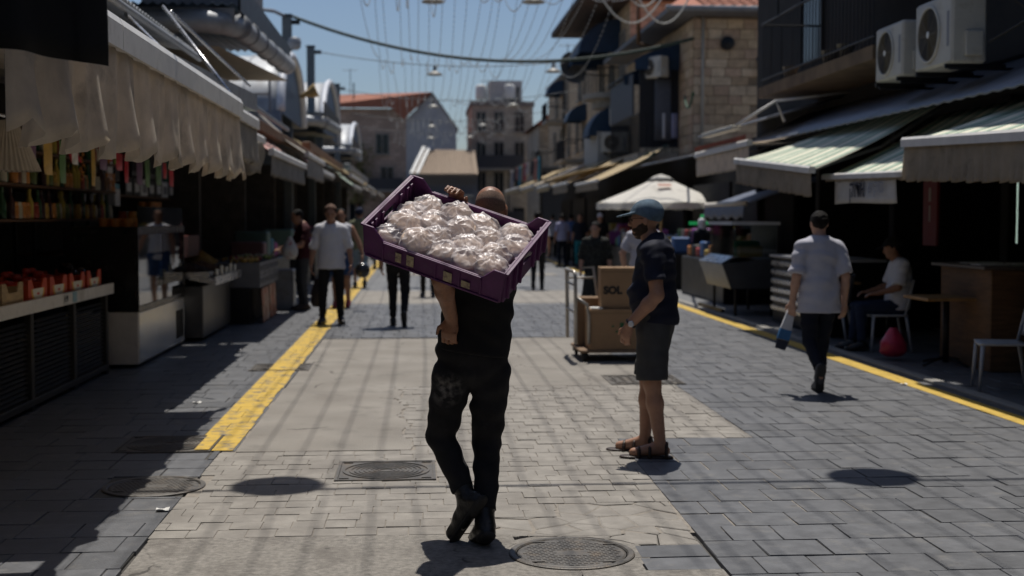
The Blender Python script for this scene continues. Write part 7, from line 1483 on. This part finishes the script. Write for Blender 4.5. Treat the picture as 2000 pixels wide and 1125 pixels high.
ORD = ['first', 'second', 'third', 'fourth', 'fifth', 'sixth', 'seventh', 'eighth', 'ninth', 'tenth', 'eleventh', 'twelfth', 'thirteenth', 'fourteenth', 'fifteenth', 'sixteenth', 'seventeenth', 'eighteenth', 'nineteenth', 'twentieth', 'twenty-first', 'twenty-second', 'twenty-third', 'twenty-fourth']
for i in range(22):
    x = -1.35+i*.29+q.uniform(-.05, .05); t = empty('light_string', (x, 32, 6.5), f'string of small lamps along the street, {ORD[i]} from the left', 'light string', 'light strings over the street'); path = []
    ys = [4, 9.98, 21, 32, 45.3, 60, 72, 84]
    for a, b_ in zip(ys, ys[1:]):
        za = 7.0+.1*math.sin(i*1.7+a); zb = 7.0+.1*math.sin(i*1.7+b_); path += [Vector((p.x-x, p.y-32, p.z-6.5)) for p in cat((x+q.gauss(0, .03), a, za), (x+q.gauss(0, .03), b_, zb), q.uniform(.3, 1.15), 14)]
    m = MB(); m.tube(path, .0056, 4, cap=False); m.build('cord', WIREM, t); o = bulb_mesh(path, .36, .016).build('bulbs', BULB, t, fix=False); o['kind'] = 'stuff'
# white rope garlands swagged from the right eaves
for i, (a, b_, sg_) in enumerate((((4.2, 32, 7.6), (6.5, 32.5, 7.9), 1.35), ((4.7, 31, 7.5), (6.2, 31.5, 7.8), 1.0), ((5.2, 33, 8.2), (7.4, 33.5, 8.3), 1.7))):
    t = empty('rope_garland', a, f'white rope garland swagged at the top right of the sky, {["left", "middle", "right"][i]} one', 'garland', 'white garlands'); path = [p-Vector(a) for p in cat(a, b_, sg_, 30)]; m = MB(); m.tube(path, .02, 6); m.build('rope', M('white_rope', (.6, .57, .5), .8), t, True); o = bulb_mesh(path, .12, .026).build('knots', BULB, t, fix=False); o['kind'] = 'stuff'
m = MB(); m.tube(cat((7.6, 36.9, 5.05), (5.1, 24, 3.9), .3, 24), .03, 6); tag(m.build('green_garland', M('green_garland', (.03, .07, .04), .8), None, True), 'green twisted garland between stone house and white awning', 'garland')
for i, (a, b_) in enumerate((((6.9, 36, 3.6), (7.2, 49, 3.9)), ((6.2, 34, 3.3), (7.3, 46, 4.2)), ((6.6, 37, 3.45), (6.9, 56, 3.7)))): m = MB(); m.tube(cat(a, b_, .4), .035, 6); tag(m.build('cable', CAB, None, True), f'grey cable below the balconies of the stone houses, {["upper", "middle", "lower"][i]} one', 'cable', 'cables below the balconies')
m = MB(); m.tube([PY(1247, -20, 40), PY(1247, 85, 40)], .07, 8); m.tube([PY(1247, 85, 40), (7.86, 41, PY(1247, 85, 40).z-.1)], .05, 6); tag(m.build('wooden_post', WOODB, None, True), 'brown post in front of the dark eaves', 'post')

# ------------------------------------------------------------------ hand trolley with boxes
tr = empty('hand_trolley', (2.27, 14.75, 0), 'steel platform trolley with a tall handle, loaded with cartons', 'trolley'); x0, x1, y0, y1 = -.52, .42, -.45, .42
m = MB(); m.cbox(x0+.04, x1, y0, y1, .10, .135, .008); m.build('platform', M('trolley_bed', (.2, .13, .08), .7), tr)
TP = M('trolley_steel', (.36, .34, .31), .4, .5, var=.2)
m = MB(); m.tube([(x0, y0+.02, .2), (x0-.01, y0+.02, .95), (x0-.02, y0+.04, 1.0), (x0-.02, y1-.04, 1.0), (x0-.01, y1-.02, .95), (x0, y1-.02, .2)], .02, 8); m.build('handle', TP, tr, True)
for z in (.85, .55): m = MB(); m.tube([(x0-.01, y0+.02, z), (x0-.01, y1-.02, z)], .014, 8); m.build('cross_bar', TP, tr, True)
m = MB(); m.tube([(x0, y1-.03, .2), (x0+.0, y1-.03, 1.02), (x0+.3, y1-.03, 1.02), (x0+.36, y1-.03, .6), (x0+.36, y1-.03, .2)], .018, 8); m.build('side_frame', TP, tr, True); m = MB(); m.tube([(x0+.0, y1-.03, .9), (x0+.32, y1-.03, .9)], .012, 8); m.build('side_bar', TP, tr, True)
m = MB(); m.tube([(x0, y0+.03, .72), (x0+.12, y0+.0, .64), (x0+.14, y0+.0, .5), (x0+.14, y0+.0, .2)], .018, 8); m.build('front_loop', TP, tr, True)
for x, y in ((x0+.1, y0+.06), (x1-.08, y0+.06), (x0+.1, y1-.06), (x1-.08, y1-.06)):
    m = MB(); mt = Matrix.Translation((x, y, .056)) @ Matrix.Rotation(R(90), 4, 'Y'); m.lathe([(.035, -.02), (.056, -.016), (.056, .016), (.035, .02)], n=18, mat=mt); m.build('wheel', M('black_rubber', (.015, .015, .015), .7), tr, True); m = MB(); m.box(x-.04, x+.04, y-.03, y+.03, .05, .099); m.build('caster_fork', DARKM, tr)
CARD = M('brown_cardboard', (.30, .19, .105), .85, var=.1, scale=5, bump=.1, bscale=60); CARD2 = M('dull_cardboard', (.22, .14, .08), .85, var=.12, scale=5)
def box(loc, s_, label, mat, rz=0., tape=True):
    t = empty('cardboard_box', loc, label, 'cardboard box', 'cardboard boxes on the trolley', rz); a, b_, h_ = s_[0]/2, s_[1]/2, s_[2]; m = MB(); m.cbox(-a, a, -b_, b_, 0, h_, .006); m.build('carton', mat, t)
    if tape: m = MB(); m.box(-a-.001, a+.001, -.03, .03, h_+.0005, h_+.0015); m.build('tape', M('packing_tape', (.38, .26, .14), .3), t); m = MB(); m.box(-a+.002, a-.002, -b_-.0012, -b_-.0004, h_-.05, h_-.044); m.build('flap_shade_strip', M('flap_shadow_line', (.16, .1, .055), .8), t)  # thin dark strip painted on for the shadow line under the flap
    return t
b1 = box((2.21, 14.52, .137), (.62, .4, .45), 'brown cardboard box with a green mark at the bottom of the trolley', CARD)
m = MB(); m.box(-.02, .10, -.2022, -.2012, .19, .21); m.box(.03, .075, -.2022, -.2012, .2105, .30); m.box(-.06, -.035, -.2022, -.2012, .25, .27); m.build('green_print', M('print_green', (.02, .10, .04), .7), b1)
b2 = box((2.27, 14.55, .59), (.46, .36, .455), 'brown cardboard box lettered SOL on top of the trolley load', CARD, R(-3)); text_mesh('lettering', 'SOL', .115, M('print_black', (.01, .01, .01), .6), b2, (-.095, -.1815, .2), (R(90), 0, 0), bold=.007)
box((2.02, 14.95, .137), (.4, .34, .55), 'dull cardboard box standing behind the trolley\'s front loop', CARD2); box((2.45, 14.95, .137), (.4, .36, .8), 'tall dull cardboard box at the back of the trolley', CARD2)
m = MB(); m.box(-.29, -.16, -.19, -.02, .4505, .465); o = m.build('paper_sheet', M('paper_scrap', (.6, .6, .6), .8), b1)
# ================================================================== the street goes on behind the camera
bl = empty('market_building', (-5.4, -10, 0), 'tall dark market house above the left stalls, going on behind the camera', 'building')
m = MB(); m.box(-4, 0, -24, 27.5, 3.84, 8.5); m.build('upper_wall', DARKW, bl); m = MB(); m.box(-.3, 0, -24, 12.9, 0, 3.7); m.build('lower_wall', DARKW, bl); m = MB(); m.box(-.2, 2.2, -24, 12.9, 3.22, 3.34); m.build('ceiling', DARKW, bl)
br_ = empty('shop_building', (6.9, -9, 0), 'dark shop house on the right, going on behind the camera', 'building')
m = MB(); m.box(0, 4, -24, 15.9, 0, 9); m.build('wall', DARKW, br_); m = MB(); m.box(-1.2, -.001, -24, 15.9, 5.7, 9); m.build('unseen_upper_bay', DARKW, br_)
m = MB(); m.box(-1.9, -.001, -24, 15.9, 3.1, 3.16); m.build('canopy', SHEET, br_)
be = empty('stone_house', (0, -34, 0), 'stone house closing the street behind the camera', 'building'); m = MB(); m.box(-14, 16, -6, 0, 0, 10); m.build('wall', FST2, be)
for i in range(4):
    y0 = -20+i*5.8; awning(f'off-white awning behind the camera on the left, {["first", "second", "third", "fourth"][i]} from the far end', -1.7, y0, y0+5.4, 2.6, -4.6, 3.12, .5, VAL, VAL, .6, .08, .04, seed=80+i, barh=.08)
    awning(f'striped awning behind the camera on the right, {["first", "second", "third", "fourth"][i]} from the far end', 4.9, y0, y0+5.4, 2.5, 6.7, 3.0, .4, GWS, RVAL, .16, .03, .03, seed=90+i, barh=.05)
# ================================================================== stock that crowds the left stall
def small(nm, prof, mat, n=12):
    m = MB(); m.lathe(prof, n=n); me = m.mesh(nm); me.materials.append(mat); me.polygons.foreach_set('use_smooth', [True]*len(me.polygons)); return me
JC = [M(f'jar_{i}', c, .25, var=.2, scale=20) for i, c in enumerate(((.55, .22, .05), (.35, .06, .04), (.16, .2, .07), (.55, .5, .38), (.18, .08, .04), (.5, .3, .06)))]
jars = [small('jar', [(.045, 0), (.05, .01), (.05, .12), (.04, .14), (.043, .142), (.043, .165), (.01, .168)], c) for c in JC]
bott = [small('bottle', [(.035, 0), (.038, .01), (.038, .17), (.015, .23), (.015, .28), (.018, .282), (.018, .3), (.003, .301)], c) for c in (M('oil_bottle', (.5, .38, .08), .15), M('wine_dark', (.05, .02, .02), .12), M('green_bottle', (.03, .09, .04), .15))]
sk = empty('stall_shelves', (-3.9, 14.6, 0), 'tiered shelves crowded with jars and bottles behind the display counter', 'shelf')
for z in (1.56, 1.9, 2.24): m = MB(); m.cbox(-.25, .12, -2.6, 2.2, z, z+.025, .004); m.build('shelf_board', M('shelf_brown', (.12, .06, .03), .6), sk)
for y in (-2.55, -.2, 2.15): m = MB(); m.box(-.24, -.2, y, y+.03, 0, 2.5); m.build('upright', DARKM, sk)
q = random.Random(15)
for zi, z in enumerate((1.586, 1.926, 2.266)):
    for row in range(2):
        y = 12.1
        while y < 16.7:
            if q.random() < .85:
                b_ = q.random() < .35; ci = q.randrange(3 if b_ else 6); o = bpy.data.objects.new('bottle' if b_ else 'jar', (bott if b_ else jars)[ci]); cn_ = (['yellow', 'dark', 'green'] if b_ else ['orange', 'red', 'green', 'cream', 'brown', 'yellow'])[ci]; COL.objects.link(o); o.location = (-3.85-row*.14+q.uniform(-.01, .01), y, z); o.rotation_euler = (0, 0, q.uniform(0, 6)); nm = ['lower', 'middle', 'upper'][zi]
                tag(o, f'{cn_} {"bottle" if b_ else "jar"} on the {nm} shelf, {["front", "back"][row]} row, behind the display counter', 'bottle' if b_ else 'jar', f'{"bottles" if b_ else "jars"} on the {nm} stall shelf')
            y += q.uniform(.1, .15)
# bunches of goods hung from the awning frame
rl = empty('hanging_rail', (-3.0, 11.5, 2.34), 'steel rail under the awning hung with packets', 'rail'); m = MB(); m.tube([(0, -4.2, 0), (0, 5.5, 0)], .012, 6); m.build('bar', STEEL, rl)
for y in (-4, 0, 5.3): m = MB(); m.tube([(0, y, 0), (0, y, .42)], .008, 5); m.build('hanger', STEEL, rl)
HP = [M(f'packet_{i}', c, .35, var=.3, scale=12) for i, c in enumerate(((.5, .03, .04), (.6, .58, .55), (.10, .2, .07), (.5, .32, .08), (.05, .10, .2), (.14, .06, .13)))]
ordn = ['first', 'second', 'third', 'fourth', 'fifth', 'sixth', 'seventh', 'eighth', 'ninth', 'tenth', 'eleventh', 'twelfth', 'thirteenth', 'fourteenth', 'fifteenth', 'sixteenth', 'seventeenth', 'eighteenth']
for i in range(18):
    y = 7.9+i*.5+q.uniform(-.12, .12); h_ = q.uniform(.16, .36); w_ = q.uniform(.07, .16); c = q.randrange(6); t = empty('hanging_packet', (-3.0, y, 2.33), f'{["red", "white", "green", "yellow", "blue", "purple"][c]} packet on the rail under the awning, {ordn[i]} from the near end', 'packet', 'packets hung under the awning')
    m = MB(); m.grid(lambda u, v: (.02*math.sin(math.pi*u)*math.sin(math.pi*v), (u-.5)*2*w_, -.08-v*h_), 6, 6); m.grid(lambda u, v: (-.02*math.sin(math.pi*u)*math.sin(math.pi*v), (u-.5)*2*w_, -.08-v*h_), 6, 6); m.build('pouch', HP[c], t, True); m = MB(); m.tube([(0, 0, -.08), (0, 0, 0)], .004, 5); m.build('hook', STEEL, t)
# jars and trays on the far end of the display counter and the crate stall
for i in range(14):
    o = bpy.data.objects.new('jar', jars[i % 6]); COL.objects.link(o); o.location = (-3.2-.11*(i % 2), 15.0+.0+(i//2)*.11 if i < 4 else 16.3+((i-4)//2)*.1, 1.503); tag(o, 'coloured jar standing on top of the display counter', 'jar', 'jars on the display counter')
PRC = [M(f'produce_{i}', c, .5, rnd=.25) for i, c in enumerate(((.5, .3, .06), (.4, .06, .03), (.25, .32, .06), (.45, .38, .25)))]
for i in range(4):
    y = 20.02+i*.66; m = MB(); qq = random.Random(i)
    for k in range(40): x, yy = qq.uniform(-.5, .05), qq.uniform(-.26, .26); m.lathe([(.002, -.03), (.03, 0), (.002, .03)], c=(x, yy, qq.uniform(0, .05)), n=8)
    o = m.build('produce_heap', PRC[i], None, True); o.location = (-2.45, y, .93); tag(o, f'heap of {["ochre", "red", "green", "pale"][i]} produce in the top crate, {ordn[i]} from the near end', 'produce', 'produce in the top crates', 'stuff')
for (px, Y, mat, pm, lab, hd) in ((738, 41, C_WHITE, C_DKNAVY, 'distant pedestrian in a white top beyond the crate on the left', 170), (1080, 52, C_TEE, C_BLACK, 'distant pedestrian in pale clothes far up the right side', 10), (722, 50, C_BLACK, C_GREYS, 'distant pedestrian in black far up the left side', 175), (1120, 60, C_MAROON, C_BLACK, 'farthest pedestrian in a dark red top on the right', 5)):
    person(lab, Vector((PY(px, 480, Y).x, Y, 0)), R(hd), 1.72, pose(anL=(-.1, .15, .09), toL=(-.1, .3, .035)), dict(shirt=dict(mat=mat, sleeve=.9, hem=.08, loose=.02), pants=dict(mat=pm, len=1.95), shoes=dict(mat=LEATHER), hair=dict(mat=HAIR)), h=.024)
